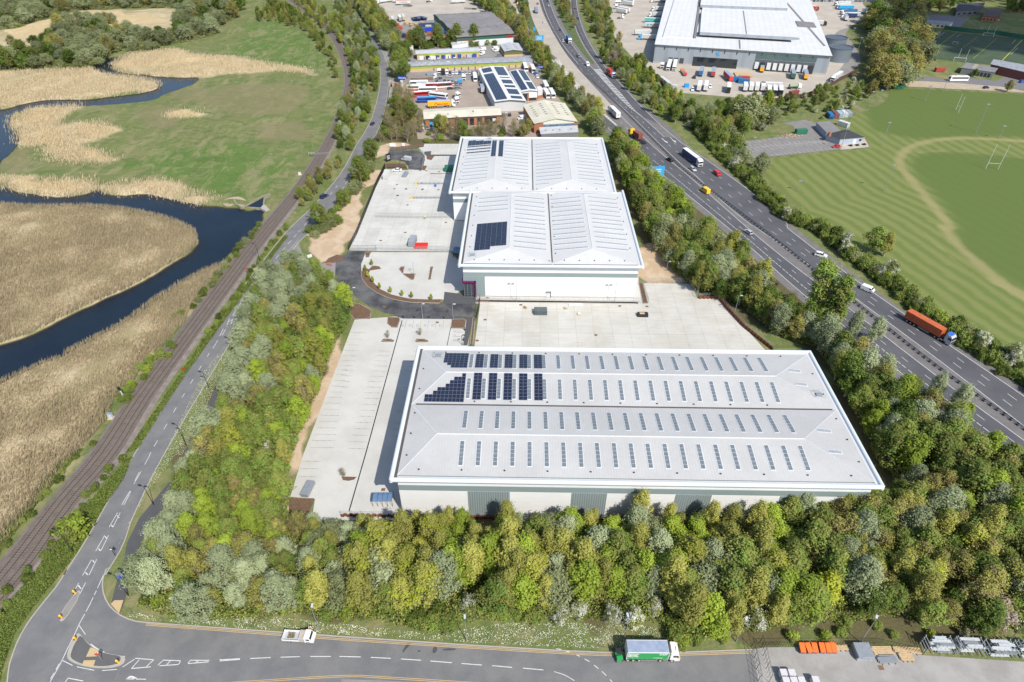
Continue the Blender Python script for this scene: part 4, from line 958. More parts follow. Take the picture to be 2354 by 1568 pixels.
B2.walls([(BRICK, 0, 1.6), (OFFW, 1.6, 5.9)]); pr2 = [(0, 0), (.5, .7), (1, 0)]; B2.roof(pr2, 'v', PLASTW, 6.0, ov=.004); B2.gable(pr2, 'v', OFFW, 6.0)
zf2 = lambda u, v: 6.0+.7*(1-abs(u-.5)*2)+.02
pvgrid(B2, .06, .44, .04, .97, 5, 30, zf2); pvgrid(B2, .57, .94, .45, .97, 6, 14, zf2); pvgrid(B2, .57, .94, .05, .38, 6, 9, zf2)
B2.front('roller_door', .5, .93, 1.8, 4.8, WHITE); B2.front('opening', .05, .4, 0, 4.6, GLASS, .06); B2.front('opening', .5, .93, 0, 1.8, GLASS, .06)
B2.front('brick_pier', .4, .49, 0, 4.8, BRICK, .1)
B3 = Bld('outbuilding', 'pale boxy annexe beside the white roller door', C4('d', '815,622 912,600 870,552 790,560', 5.4), 'outbuilding'); B3.walls([(BRICK, 0, 1.8), (OFFW, 1.8, 5.3)], ins=.03); B3.roof([(0, .05), (1, .1)], 'u', PLASTW, 5.4)
B = Bld('office_terrace', 'long brick terrace with a weathered cream roof behind bare trees', C4('c', '645,975 2095,895 2055,725 625,795', 5.2), 'office building')
pr = [(0, 0), (.5, 1.3), (1, 0)]; B.walls([(BRICK, 0, 5.1)]); B.roof(pr, 'u', CREAMR, 5.2, ov=.006); B.gable(pr, 'u', BRICK, 5.2)
B.front('gutter', -.005, 1.005, 4.75, 5.1, TRIM, .35)
for a, b in ((.065, .22), (.25, .32), (.395, .455), (.48, .56), (.585, .64), (.685, .745), (.78, .94)): B.front('window_bay', a, b, .3, 4.2, GLASS, .06)
for a, b, m_ in ((.065, .115, SKY), (.395, .44, NAVY), (.885, .93, WHITE), (.25, .315, PLASTW)): B.front('sign_board', a, b, 1.9, 3.4, m_, .14)
B.patch('roof_panel', .30, .32, .2, .32, lambda u, v: 5.2+2.6*min(v, 1-v)+.01, .04, BLUEG); B.patch('roof_panel', .63, .65, .3, .42, lambda u, v: 5.2+2.6*min(v, 1-v)+.01, .04, GREYP)
B = Bld('brick_shed', 'brick workshop with a broad cream gabled roof and a ribbon of blue windows', C4('d', '740,1258 1570,1215 1330,870 528,905', 5.6), 'workshop')
pr = [(0, 0), (.5, 2.4), (1, 0)]; B.walls([(BRICK, 0, 5.5)]); B.roof(pr, 'v', CREAMR, 5.6, ov=.006); B.gable(pr, 'v', mat('cream_gable_cladding', (.62, .60, .50), .7, var=.05), 5.6)
B.front('window_ribbon', .24, .93, 3.1, 4.6, GLZ, .1); B.front('cream_panel', .22, .93, 4.6, 5.6, MATS['cream_gable_cladding'], .09)
B.front('mullions', .24, .93, 3.75, 3.83, TRIM, .14)
for i in range(6):
 for j in (.12, .33, .62, .83): B.patch('rooflight', j, j+.06, .28+i*.11, .315+i*.11, lambda u, v: 5.6+2.4*(1-abs(u-.5)*2)+.01, .05, ASB)
B = Bld('lean_to', 'low grey lean-to in front of the blue window ribbon', C4('d', '875,1455 1580,1415 1560,1325 840,1360', 3.0), 'outbuilding'); B.walls([(GREYP, 0, 2.9)]); B.roof([(0, 0), (1, .9)], 'u', GREYR, 3.0, ov=.01)
for u in (.12, .32, .5, .8): B.patch('rooflight', u, u+.04, .4, .55, lambda a, b: 3.0+.9*b+.01, .05, GREYP)
B = Bld('cabin_building', 'plain white flat roofed block beside the estate entrance trees', C4('a', '490,748 680,725 655,655 465,668', 3.0), 'cabin'); B.walls([(WHW, 0, 2.9)]); B.roof([(0, 0), (.5, .15), (1, 0)], 'v', PLASTW, 3.0)
# ---------------------------------------------------------------- distribution centre
DW = mat('distribution_grey_cladding', (.30, .33, .365), .55, var=.04, scale=.2, stripes=('X', 8.8, .0, .12)); DR = mat('distribution_white_roof', (.62, .62, .62), .6, c2=(.57, .57, .575), scale=.15, stripes=('X', 4.0, .0, .06))
c = C4('O', '1506,117 1914,128 1855,-30 1541,-30', 13.0)
nlx, nrx = W('e', 1110, 1040, 13.0), W('20', 1030, 385, 13.0)
c = [nlx, nrx, G(1838, -60, 13.0), G(1546, -60, 13.0)]
B = Bld('distribution_warehouse', 'huge white roofed distribution warehouse with a row of loading docks', c, 'warehouse')
B.walls([(PLINTH, -.1, 1.2), (DW, 1.2, 12.9)], ins=.004); B.roof([(0, 0), (1, 0)], 'u', DR, 13.0, .3)
def loc2(B, p):
 r = B.root; rz = r.rotation_euler[2]; dx, dy = p[0]-r.location[0], p[1]-r.location[1]; return (dx*cos(rz)+dy*sin(rz), -dx*sin(rz)+dy*cos(rz))
def raised(name, fr, s_, z0, z1, m_, mt=None):
 p = [loc2(B, q) for q in PL(fr, s_, z1)]; mb = MB(); mb.use(mt or m_); mb.prism(p, z0, z1-.06); mb.use(m_)
 a = sum(p[i-1][0]*p[i][1]-p[i][0]*p[i-1][1] for i in range(len(p))); p = p if a > 0 else p[::-1]
 mb.face([(q[0], q[1], z1) for q in p]); mb.build(name, None, B.root)
raised('upper_roof', 'e', '1310,840 2010,870 2105,265 2140,-60 1590,-60', 13.0, 14.0, DR)
raised('upper_roof', '20', '90,222 805,262 725,60 705,-40 110,-40 135,65', 13.0, 14.5, DR, DW)
raised('upper_roof', '20', '118,222 768,258 700,95 130,65', 14.5, 16.5, DR, DW)
raised('upper_roof', '20', '120,35 722,58 712,-40 130,-40', 14.5, 16.5, DR, DW)
mb = MB(); mb.use(ASB)
for fr, s_, z in (('20', '75,250 110,0 125,0 92,250', 14.6), ('20', '385,275 395,275 398,335 390,335', 13.3), ('20', '412,75 420,75 442,235 434,235', 16.6), ('20', '690,0 705,0 985,318 968,318', 13.1), ('20', '775,145 900,155 920,188 795,182', 13.5)):
 p = [loc2(B, q) for q in PL(fr, s_, z)]; mb.prism(p, 13, z)
mb.build('roof_gutters', None, B.root)
def door_u(x, y, fr='f'):
 p = loc2(B, W(fr, x, y, 0)); return p[0]/B.c[1][0]
B.front('loading_bay_opening', door_u(465, 170), door_u(952, 210), 0, 6.2, GLASS, .15)
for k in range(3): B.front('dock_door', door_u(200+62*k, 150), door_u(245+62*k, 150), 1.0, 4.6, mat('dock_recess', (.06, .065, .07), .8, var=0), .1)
B.front('dock_canopy', door_u(1140, 215), door_u(1795, 255), 8.0, 10.8, mat('dark_green_window_band', (.10, .16, .15), .25, var=.2), .3)
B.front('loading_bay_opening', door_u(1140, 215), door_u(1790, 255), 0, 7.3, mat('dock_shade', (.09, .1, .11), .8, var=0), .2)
for k in range(10):
 x = 1165+k*66; B.front('dock_shelter', door_u(x-20, 218+k*4), door_u(x+22, 218+k*4), 1.2, 5.6, PLASTW if k not in (1, 9) else GLASS, .9)
for k in range(13): B.front('wall_vent', .06+k*.07, .064+k*.07, 9.6, 11.4, DKMETAL, .3)
B.front('blue_sign', door_u(708, 180), door_u(740, 180), 8.4, 10.0, SKY, .25)
for x, y, r, h, lb in ((1062, 415, 8.2, 9, 'nearer of the two round grey storage tanks beside the distribution warehouse'), (1030, 345, 8.0, 9, 'farther of the two round grey storage tanks beside the distribution warehouse')):
 p = W('20', x, y); t = thing('storage_tank', lb, 'tank', (p[0], p[1]), 0, 'round storage tanks')
 mb = MB(); mb.tube((0, 0, 0), (0, 0, h), r, n=36, caps=False); mb.build('shell', mat('tank_steel', (.2, .235, .27), .5, .2, var=.1), t)
 mb = MB(); mb.tube((0, 0, h-.7), (0, 0, h-.4), r-.1, n=36); mb.tube((0, 0, h-.25), (0, 0, h+.1), r+.12, n=36, caps=False); mb.build('top', mat('tank_top', (.09, .11, .135), .6, var=.1), t)
B = Bld('club_house', 'low grey club house with a dark hipped roof beside the playing field', C4('20', '1085,1000 1245,985 1150,915 990,955', 0), 'club house')
k0 = W('20', 1075, 1002);
B.root.location = (0, 0, 0); B.root.rotation_euler = (0, 0, 0)
cn = [W('20', 1085, 960, 3.2), W('20', 1247, 945, 3.2), W('20', 1130, 893, 3.2), W('20', 988, 925, 3.2)]
B.root.location = (cn[0][0], cn[0][1], 0); B.c = [(p[0]-cn[0][0], p[1]-cn[0][1]) for p in cn]
B.walls([(mat('blue_grey_render', (.36, .40, .47), .8, var=.1), 0, 3.1)])
mb = MB(); q = [B.b(u, v, 3.15) for u, v in ((-.02, -.02), (1.02, -.02), (1.02, 1.02), (-.02, 1.02))]; r1, r2 = B.b(.3, .5, 4.6), B.b(.7, .5, 4.6)
mb.face([q[0], q[1], r2, r1]); mb.face([q[2], q[3], r1, r2]); mb.face([q[1], q[2], r2]); mb.face([q[3], q[0], r1]); mb.build('roof', mat('dark_slate_roof', (.045, .047, .052), .8, var=.15, fine=4, fvar=.2), B.root)
B.front('door', .6, .72, .1, 2.3, WHITE); B.front('window', .85, .95, 1, 2.2, GLASS)
mb = MB(); p = B.b(-.05, .7); mb.box(p[0]-.6, p[0]+.6, p[1]-.6, p[1]+.6, 3, 5.2); mb.build('chimney', BRICK, B.root)
B = Bld('club_annexe', 'long flat roofed extension behind the dark roofed club house', C4('20', '990,915 1100,912 1010,835 920,845', 3.2), 'outbuilding'); B.walls([(MATS['blue_grey_render'], 0, 3.1)]); B.roof([(0, 0), (1, .05)], 'u', ASB, 3.2)
B = Bld('school_cabin', 'long cream classroom cabin with a row of windows above the sports pitch', C4('h', '412,378 812,412 885,362 470,330', 3.2), 'classroom cabin')
B.walls([(mat('cream_render', (.62, .56, .38), .8, var=.05), 0, 3.1)]); B.roof([(0, 0), (.5, .5), (1, 0)], 'u', BLUEG, 3.2, ov=.01)
for u in (.05, .2, .52, .7, .87): B.front('window', u, u+.09, 1, 2.3, GLASS)
B = Bld('pavilion', 'flat roofed grey pavilion with yellow rooflights behind the white coach', C4('h', '1020,1120 1560,1195 1615,1135 1100,1040', 4.0), 'pavilion'); B.walls([(GREYP, 0, 3.9)]); B.roof([(0, 0), (1, .3)], 'u', ASB, 4.0, ov=.01)
for k in range(4): B.patch('rooflight', .28, .4, .2+k*.2, .29+k*.2, lambda u, v: 4.05+.3*v, .06, mat('yellowed_rooflight', (.5, .47, .25), .6, var=.1))
for k in range(5): B.front('window', .4+k*.11, .48+k*.11, .3, 2.8, GLASS)
B = Bld('sports_hall', 'red brick sports hall with a curved blue grey roof at the right edge', C4('h', '1500,1060 2140,1210 2200,1105 1550,990', 5.5), 'sports hall'); B.walls([(mat('dark_red_brick', (.17, .06, .05), .85, var=.15), 0, 5.4)]); pr = [(0, 0), (.5, .8), (1, .4)]; B.roof(pr, 'u', BLUEG, 5.5, ov=.01)
for fr, s_, z, nm, lb, m1, m2 in (('h', '930,190 1330,160 1400,110 1080,105', 4, 'school_building', 'dark roofed school block beyond the bus turning area', mat('dark_roof', (.06, .06, .07), .8, var=.2), GREYP), ('h', '1365,265 1640,290 1690,160 1430,150', 4, 'bungalow', 'brown roofed bungalow above the far goal posts', mat('brown_tile_roof', (.1, .07, .06), .85, var=.2), BRICK), ('h', '1850,95 2100,130 2110,30 1890,20', 4, 'house', 'house with roof windows at the top right corner', MATS['brown_tile_roof'], BRICK), ('20', '1880,70 2060,60 2080,20 1900,25', 4, 'school_building', 'far long school building under a dark roof at the top edge', MATS['dark_roof'], GREYP)):
 B = Bld(nm, lb, C4(fr, s_, z), 'house' if nm != 'school_building' else 'school building'); B.walls([(m2, 0, z-.1)]); pr = [(0, 0), (.5, 1.4), (1, 0)]; B.roof(pr, 'u', m1, z, ov=.02); B.gable(pr, 'u', m2, z)
 for k in range(4): B.front('window', .1+k*.22, .2+k*.22, 1, 2.2, GLASS)
# ---------------------------------------------------------------- vegetation
LM = {'silver': leafmat('silver_poplar_leaf', (0.275, 0.324, 0.167), (0.454, 0.497, 0.297)), 'grey': leafmat('grey_willow_leaf', (0.212, 0.241, 0.109), (0.366, 0.395, 0.198)),
 'olive': leafmat('olive_spring_leaf', (0.263, 0.271, 0.065), (0.450, 0.434, 0.103)), 'lime': leafmat('lime_spring_leaf', (0.227, 0.311, 0.036), (0.382, 0.466, 0.060)),
 'mid': leafmat('mid_green_leaf', (0.147, 0.232, 0.046), (0.279, 0.372, 0.073)), 'dark': leafmat('dark_green_leaf', (0.070, 0.112, 0.019), (0.140, 0.193, 0.034)),
 'brown': leafmat('budding_brown_leaf', (0.217, 0.185, 0.070), (0.357, 0.302, 0.124)), 'white': leafmat('white_blossom', (.55, .56, .46), (.72, .72, .64)),
 'pink': leafmat('pink_blossom', (.40, .32, .27), (.56, .46, .40)), 'gold': leafmat('golden_green_leaf', (0.293, 0.329, 0.036), (0.464, 0.488, 0.055)),
 'moss': leafmat('moss_green_leaf', (0.170, 0.202, 0.047), (0.295, 0.310, 0.077))}
BARKM = mat('tree_bark', (.24, .21, .165), .9, c2=(.33, .29, .23), scale=3, co='obj'); BARKP = mat('pale_bark', (.48, .46, .40), .85, c2=(.25, .22, .18), scale=3, co='obj')
def leafcloud(rng, pts, nleaf, size, spread, mb, mats, split=None, up=.62):
 """pts: clump centres (x,y,z,r). Leaves are small bent quads facing roughly outwards from their clump."""
 V = []; F = []; M = []
 tot = sum(p[3]**2 for p in pts)
 for (cx, cy, cz, r) in pts:
  n = max(6, int(nleaf*r*r/tot)); mi = 0 if split is None else (0 if rng.random() < split else 1)
  for _ in range(n):
   while True:
    d = (rng.gauss(0, 1), rng.gauss(0, 1), rng.gauss(0, 1)); L = math.sqrt(d[0]**2+d[1]**2+d[2]**2)
    if L > .1: break
   d = [q/L for q in d]
   if d[2] < -.3 and rng.random() < .5: d[2] = -d[2]
   rr = r*min(2.2, abs(rng.gauss(.7, .52)))
   c = (cx+d[0]*rr, cy+d[1]*rr, cz+d[2]*rr*1.12)
   nx, ny, nz_ = d[0]+rng.gauss(0, .45), d[1]+rng.gauss(0, .45), d[2]+up+rng.gauss(0, .45)
   L = math.sqrt(nx*nx+ny*ny+nz_*nz_) or 1; nx, ny, nz_ = nx/L, ny/L, nz_/L
   ax, ay, az = rng.gauss(0, 1), rng.gauss(0, 1), rng.gauss(0, 1)
   ux, uy, uz = ny*az-nz_*ay, nz_*ax-nx*az, nx*ay-ny*ax; L = math.sqrt(ux*ux+uy*uy+uz*uz) or 1
   s = size*(.6+.8*rng.random()); ux, uy, uz = ux/L*s, uy/L*s, uz/L*s
   vx, vy, vz = (ny*uz-nz_*uy)*.7, (nz_*ux-nx*uz)*.7, (nx*uy-ny*ux)*.7
   b = len(V)
   V += [(c[0]-ux, c[1]-uy, c[2]-uz), (c[0]+vx, c[1]+vy, c[2]+vz), (c[0]+ux, c[1]+uy, c[2]+uz), (c[0]-vx, c[1]-vy, c[2]-vz)]
   F.append((b, b+1, b+2, b+3)); M.append(mi)
 o = len(mb.v); mb.v += V; mb.f += [tuple(i+o for i in f) for f in F]
 for m_ in mats: mb.use(m_)
 idx = [mb.mats.index(m_) for m_ in mats]; mb.m += [idx[k] for k in M]
def tree_proto(kind, h, w, seed, nleaf=6090, size=0.176, shape='round', density=1.0, bark=BARKM, second=None, split=.8, base=.25):
 """returns (trunk MB, crown MB) for a tree of height h and crown width w."""
 rng = random.Random(seed); tk = MB(); tk.use(bark); cl = []
 ztop = h*.93; lean = (rng.gauss(0, .03)*h, rng.gauss(0, .03)*h)
 prev = Vector((0, 0, -.2)); rad = .028*h+.03
 N = 5
 for i in range(1, N+1):
  t = i/N; p = Vector((lean[0]*t+rng.gauss(0, .05), lean[1]*t+rng.gauss(0, .05), ztop*.9*t)); r2 = rad*(1-.85*t)
  tk.tube(prev, p, rad*(1-.85*(i-1)/N), r2, 6, caps=False); prev = p
 nc = int((46 if shape != 'column' else 48)*density)
 for k in range(nc):
  if shape == 'round':
   t = base+(1-base)*((k+.5)/nc); tt = (t-base)/(1-base); env = math.sin(pi*min(1, .16+.80*tt))**.8*(1.0-.25*tt)+.04
  elif shape == 'cone':
   t = base+(1-base)*((k+.5)/nc); tt = (t-base)/(1-base); env = (1-tt)**.6*.95+.10
   if tt < .15: env *= .6+tt*2.6
  elif shape == 'column':
   t = base+(1-base)*((k+.5)/nc); tt = (t-base)/(1-base); env = math.sin(pi*min(1, .15+.8*tt))**.5
  else:       # bush
   t = .12+.8*rng.random()**.8; env = math.sqrt(max(.05, 1-t*t))
  a = k*2.399963+rng.gauss(0, .35); rr = w*.5*env*math.sqrt(rng.random()*.8+.2)*(.8+.45*rng.random())
  cr = w*(.085+.085*rng.random())*(1.0 if shape != 'column' else 1.35)
  rr = max(0, rr-cr*.35)
  p = Vector((lean[0]*t+cos(a)*rr, lean[1]*t+sin(a)*rr, min(h*t, h-cr*.7)))
  cl.append((p.x, p.y, p.z, cr))
  if rng.random() < .3: cl.append((p.x*1.12, p.y*1.12, min(h*1.03, p.z+cr*1.3), cr*.55))
  q = Vector((lean[0]*t*.7, lean[1]*t*.7, max(.1*h, p.z-rr*.75-.4)))
  tk.tube(q, p, .008*h*(1.2-t)+.02, .015, 4, caps=False)
 cm = MB(); mats = [LM[kind]] + ([LM[second]] if second else [])
 leafcloud(rng, cl, int(nleaf*density), size, 1, cm, mats, split if second else None)
 return tk, cm
PROTO = {}
def mkproto(key, kind, h, w, seeds, **k):
 PROTO[key] = []
 for s_ in seeds:
  tk, cm = tree_proto(kind, h, w, s_, **k)
  a = bpy.data.meshes.new('trunk'); a.from_pydata(tk.v, [], tk.f); a.materials.append(tk.mats[0])
  def m2(mb, nm):
   me = bpy.data.meshes.new(nm); me.from_pydata(mb.v, [], mb.f)
   for m_ in mb.mats: me.materials.append(m_)
   if len(mb.mats) > 1: me.polygons.foreach_set('material_index', mb.m)
   return me
  c = m2(cm, 'crown')
  j = MB(); j.v = tk.v+cm.v; n = len(tk.v); j.f = list(tk.f)+[tuple(i+n for i in f) for f in cm.f]; j.mats = [tk.mats[0]]+cm.mats; j.m = [0]*len(tk.f)+[1+q for q in cm.m]
  PROTO[key].append((a, c, m2(j, key), h))
mkproto('silver_poplar', 'silver', 12.5, 6.6, (1, 2, 3), nleaf=7540, size=0.168, bark=BARKP, density=1.25)
mkproto('grey_willow', 'grey', 9, 7.5, (4, 5), nleaf=6090, size=0.200, density=1.2)
mkproto('olive_poplar', 'olive', 13.5, 5.2, (6, 7, 8), nleaf=6000, size=0.160, shape='cone', density=1.25)
mkproto('lime_maple', 'lime', 11.5, 5.8, (9, 10), nleaf=6960, size=0.192, shape='round', density=1.2)
mkproto('green_ash', 'mid', 11.5, 6.2, (11, 12, 13), nleaf=6960, size=0.192, second='moss', split=.6, density=1.2)
mkproto('dark_alder', 'dark', 10.5, 6.4, (14, 15), nleaf=6670, size=0.208, second='mid', split=.8, density=1.2)
mkproto('budding_oak', 'brown', 11, 6.4, (16, 17), nleaf=5510, size=0.152, second='olive', split=.6, density=1.1)
mkproto('golden_maple', 'gold', 8, 5.0, (18,), nleaf=6670, size=0.200, shape='cone', density=1.2)
mkproto('white_hawthorn', 'white', 5.5, 5.0, (19, 20), nleaf=4640, size=0.136, second='moss', split=.5, base=.1)
mkproto('pink_blossom_tree', 'pink', 6, 6.0, (21,), nleaf=5220, size=0.152, second='brown', split=.75, base=.1)
mkproto('lombardy_poplar', 'moss', 15, 4.4, (22, 23), nleaf=8120, size=0.192, shape='column', second='mid', split=.5, base=.06, density=1.2)
mkproto('bare_tree', 'brown', 9, 6.0, (24, 25), nleaf=1305, size=0.104, density=1.6)
mkproto('shrub', 'moss', 3.2, 4.2, (26, 27), nleaf=3480, size=0.160, shape='bush', second='mid', split=.5)
mkproto('dark_shrub', 'dark', 3.2, 4.4, (28, 29), nleaf=3480, size=0.160, shape='bush', second='moss', split=.7)
mkproto('lime_shrub', 'lime', 3.0, 3.6, (30,), nleaf=3190, size=0.160, shape='bush', second='moss', split=.5)
mkproto('grey_shrub', 'grey', 3.4, 5.0, (31, 32), nleaf=3480, size=0.160, shape='bush', second='moss', split=.7)
mkproto('field_maple', 'moss', 11, 6.4, (41, 42), nleaf=6800, size=.19, second='mid', split=.7, density=1.2)
mkproto('aspen', 'gold', 12, 5.6, (43, 44), nleaf=6600, size=.165, second='olive', split=.35, density=1.2)
mkproto('hornbeam', 'olive', 10.5, 6.4, (45, 46), nleaf=6000, size=.16, second='brown', split=.55, density=1.15)
mkproto('crack_willow', 'silver', 9, 7.5, (47,), nleaf=6000, size=.2, second='grey', split=.35, density=1.2)
mkproto('hazel_bush', 'mid', 3.3, 4.2, (48, 49), nleaf=3400, size=.16, shape='bush', second='moss', split=.5)
ALT = {'green_ash': 'field_maple', 'olive_poplar': 'aspen', 'budding_oak': 'hornbeam', 'dark_alder': 'field_maple', 'grey_willow': 'crack_willow', 'shrub': 'hazel_bush', 'dark_shrub': 'hazel_bush'}
LOOK = {'field_maple': 'moss green broad tree', 'aspen': 'golden olive aspen', 'hornbeam': 'olive brown young tree', 'crack_willow': 'pale grey willow', 'hazel_bush': 'fresh green hazel bush', 'silver_poplar': 'pale silver green poplar', 'grey_willow': 'grey green willow', 'olive_poplar': 'olive yellow poplar with a tapering crown', 'lime_maple': 'bright lime green tree',
  'green_ash': 'mid green rounded tree', 'dark_alder': 'dark green dense tree', 'budding_oak': 'brownish budding tree', 'golden_maple': 'golden green tree', 'white_hawthorn': 'white blossoming hawthorn',
  'pink_blossom_tree': 'pinkish blossoming tree', 'lombardy_poplar': 'tall columnar poplar', 'bare_tree': 'nearly bare twiggy tree', 'shrub': 'moss green shrub', 'dark_shrub': 'dark green shrub', 'lime_shrub': 'lime green shrub', 'grey_shrub': 'grey green shrub'}
NT = {}
def plant(key, x, y, h=None, where='', label=None, wsc=1.0, parts=None, group=None, rng=R):
 if NT.get(key, 0) >= 296 or (key in ALT and rng.random() < .22):
  key = ALT.get(key)
  if not key or NT.get(key, 0) >= 298: return None
 NT[key] = NT.get(key, 0)+1
 tm, cmn, jn, h0 = rng.choice(PROTO[key]); s = (h or h0*(.8+.4*rng.random()))/h0; rz = rng.random()*2*pi
 lab = label or (LOOK[key]+' '+where); grp = group or (None if label else LOOK[key]+'s '+where)
 if parts is None: parts = y < 185
 catg = 'shrub' if 'shrub' in key or 'bush' in key else 'tree'
 if parts:
  t = thing(key, lab, catg, (x, y, 0), rz, grp); t.scale = (s*wsc, s*wsc, s)
  for nm, me in (('trunk' if catg == 'tree' else 'stems', tm), ('crown' if catg == 'tree' else 'foliage', cmn)):
   o = bpy.data.objects.new(nm, me); COL.objects.link(o); setpar(o, t)
  return t
 o = bpy.data.objects.new(key, jn); COL.objects.link(o); o.location = (x, y, 0); o.rotation_euler = (0, 0, rz); o.scale = (s*wsc, s*wsc, s)
 return tag(o, lab, catg, grp)
PLACED = []; RES = []
def scatter(poly, spacing, mix, where, hs=1.0, avoid=(), jitter=.42, parts=None, seed=1, keep=1.0, wsc=1.0):
 """staggered planting: one tree per jittered cell inside the outline. mix: [(key, weight)] or f(x,y)->key"""
 rng = random.Random(seed); x0 = min(p[0] for p in poly); x1 = max(p[0] for p in poly); y0 = min(p[1] for p in poly); y1 = max(p[1] for p in poly)
 n = 0; j = 0; y = y0
 while y < y1+spacing:
  x = x0+(spacing*.5 if j % 2 else 0)
  while x < x1+spacing:
   px, py = x+rng.gauss(0, jitter*.5)*spacing, y+rng.gauss(0, jitter*.5)*spacing
   if pin(px, py, poly) and not any(pin(px, py, a) for a in avoid) and not any((px-a)**2+(py-b)**2 < r_*r_ or (abs(px-a) < 2.6 and 0 < b-py < 6) for a, b, r_ in RES) and rng.random() < keep and not any(abs(px-a)+abs(py-b) < spacing*.55 for a, b in PLACED[-400:]):
    if callable(mix): key = mix(px, py, rng)
    else:
     t = rng.random()*sum(m_[1] for m_ in mix)
     for k_, w_ in mix:
      t -= w_
      if t <= 0: break
     key = k_
    if key:
     plant(key, px, py, PROTO[key][0][3]*(hs(px, py) if callable(hs) else hs)*(.72+.5*rng.random()), where, parts=parts, rng=rng, wsc=wsc*(1.22 if py > 230 else 1.14)); PLACED.append((px, py)); n += 1
   x += spacing
  y += spacing*.87; j += 1
 return n
BIGS = [(-30, 92), (86, 89), (88, 150), (-29, 150)]
def one(key, fr, s, h, label, wsc=1.0, z=0, parts=True):
 for p in PL(fr, s): plant(key, p[0], p[1], h, label=label, wsc=wsc, parts=parts); PLACED.append(p); RES.append((p[0], p[1], 3.2 if h < 9 else 4.5))
one('golden_maple', '22', '930,1010', 10, 'brightest golden green tree in the dense belt, left of the orange bins', 1.05)
one('golden_maple', '02', '1235,1025', 4.6, 'small golden green tree at the foot of the silver poplars, behind a road lamp', 1.0)
one('pink_blossom_tree', '22', '2090,1140', 7, 'large pinkish blossoming tree above the steel racks', 1.3)
for s_, h, l in (('1500,1120', 5.4, 'leftmost and widest white hawthorn along the lower edge of the tree belt'), ('1640,1110', 5.2, 'white hawthorn touching the widest blossoming one on its right'), ('1860,1140', 4.8, 'white hawthorn in the middle of the blossoming row'), ('2010,1170', 5.4, 'white hawthorn second from the right in the blossoming row'), ('2150,1080', 4.6, 'rightmost white hawthorn in the blossoming row')): one('white_hawthorn', '12', s_, h, l)
one('white_hawthorn', '22', '470,1180', 6.2, 'white hawthorn standing behind the yard end road lamp', .85); one('white_hawthorn', '22', '1925,1250', 2.6, 'small white flowering bush behind the timber stacks', .9)
one('white_hawthorn', '12', '880,1070', 5.2, 'pale flowering tree alone at the belt edge above the double yellow lines', .9)
one('white_hawthorn', '02', '1870,0', 5, 'white flowering tree inside the left tree belt, lower one', .8); one('white_hawthorn', '01', '1880,1110', 5.4, 'white flowering tree inside the left tree belt, upper one', .9)
one('lombardy_poplar', '21', '905,640', 22, 'tall columnar poplar beside the motorway shoulder, left of a pair', 1.25); one('lombardy_poplar', '21', '1005,690', 20, 'tall columnar poplar beside the motorway shoulder, right of a pair', 1.25)
for i, s_ in enumerate(('545,745', '320,765', '20,155')): one('bare_tree', '11' if i < 2 else '12', s_, 3.2 if i != 2 else 3.4, ('young leafing tree in the bark bed at the row head of the car park', 'bare sapling in the bark bed beside the long drainage line', 'young tree in the half moon bed near the bike shelter')[i], .9)
LB = O('612,660 690,632 770,668 800,712 790,760 760,830 735,905 700,985 668,1065 662,1130 668,1195 720,1215 722,1420 450,1432 318,1406 348,1330 385,1240 425,1150 462,1070 496,975 530,900 552,830 560,760 590,700')
def mixL(x, y, rng):
 a = min(hypot(x-p[0], y-p[1]) for p in AR2); b = rng.random()
 if a < 17: return 'silver_poplar' if b < .72 else ('budding_oak' if b < .82 else 'moss' and 'green_ash')
 if y < 82: return 'silver_poplar' if b < .45 else ('budding_oak' if b < .65 else 'green_ash' if b < .85 else 'olive_poplar')
 if 84 < y < 108: return 'lime_maple' if b < .4 else ('green_ash' if b < .75 else 'budding_oak')
 return 'green_ash' if b < .38 else 'lime_maple' if b < .5 else 'budding_oak' if b < .68 else 'silver_poplar' if b < .78 else 'dark_alder' if b < .88 else 'olive_poplar'
AR2 = resample(AR, 60)
scatter(LB, 4.0, mixL, 'in the belt between main road and car park', hs=.82, seed=11, avoid=[PL('02', '1995,270 2354,270 2354,440 1995,440')])
BB = O('722,1228 900,1231 1100,1226 1400,1220 1700,1212 1900,1200 2050,1150 2150,1180 2400,1300 2420,1455 2200,1450 2060,1425 1900,1440 1730,1455 1640,1468 1560,1430 1480,1408 1300,1402 1150,1405 1000,1400 870,1400 722,1405')
def mixB(x, y, rng):
 b = rng.random()
 if x < -32: return 'grey_willow' if b < .35 else 'silver_poplar' if b < .5 else 'olive_poplar' if b < .75 else 'green_ash'
 if x < 30: return 'olive_poplar' if b < .5 else 'lime_maple' if b < .72 else 'green_ash' if b < .84 else 'grey_willow' if b < .94 else 'silver_poplar'
 if x < 62: return 'olive_poplar' if b < .36 else 'green_ash' if b < .58 else 'lime_maple' if b < .72 else 'silver_poplar' if b < .84 else 'grey_willow'
 return 'green_ash' if b < .3 else 'dark_alder' if b < .5 else 'budding_oak' if b < .7 else 'silver_poplar' if b < .82 else 'olive_poplar'
scatter(BB, 3.55, mixB, 'in the belt in front of the near warehouse', hs=lambda x, y: (.98 if y < 83 else .8) if x < 72 else .9, seed=12)
scatter(PL('22', '-10,1180 200,1200 480,1250 540,1300 470,1330 300,1330 120,1340 -100,1340 -200,1300 -120,1240'), 2.6, [('shrub', 3), ('lime_shrub', 1), ('dark_shrub', 1)], 'in the hedge corner beside the yard gate', hs=.75, seed=14)
scatter(PL('22', '540,1200 900,1150 1400,1170 1700,1230 2353,1180 2400,1280 1700,1300 1640,1370 1400,1310 800,1300 560,1290'), 3.6, [('shrub', 3), ('dark_shrub', 2), ('lime_shrub', 1)], 'on the brown bank behind the storage yard', hs=.6, seed=15, keep=.75)
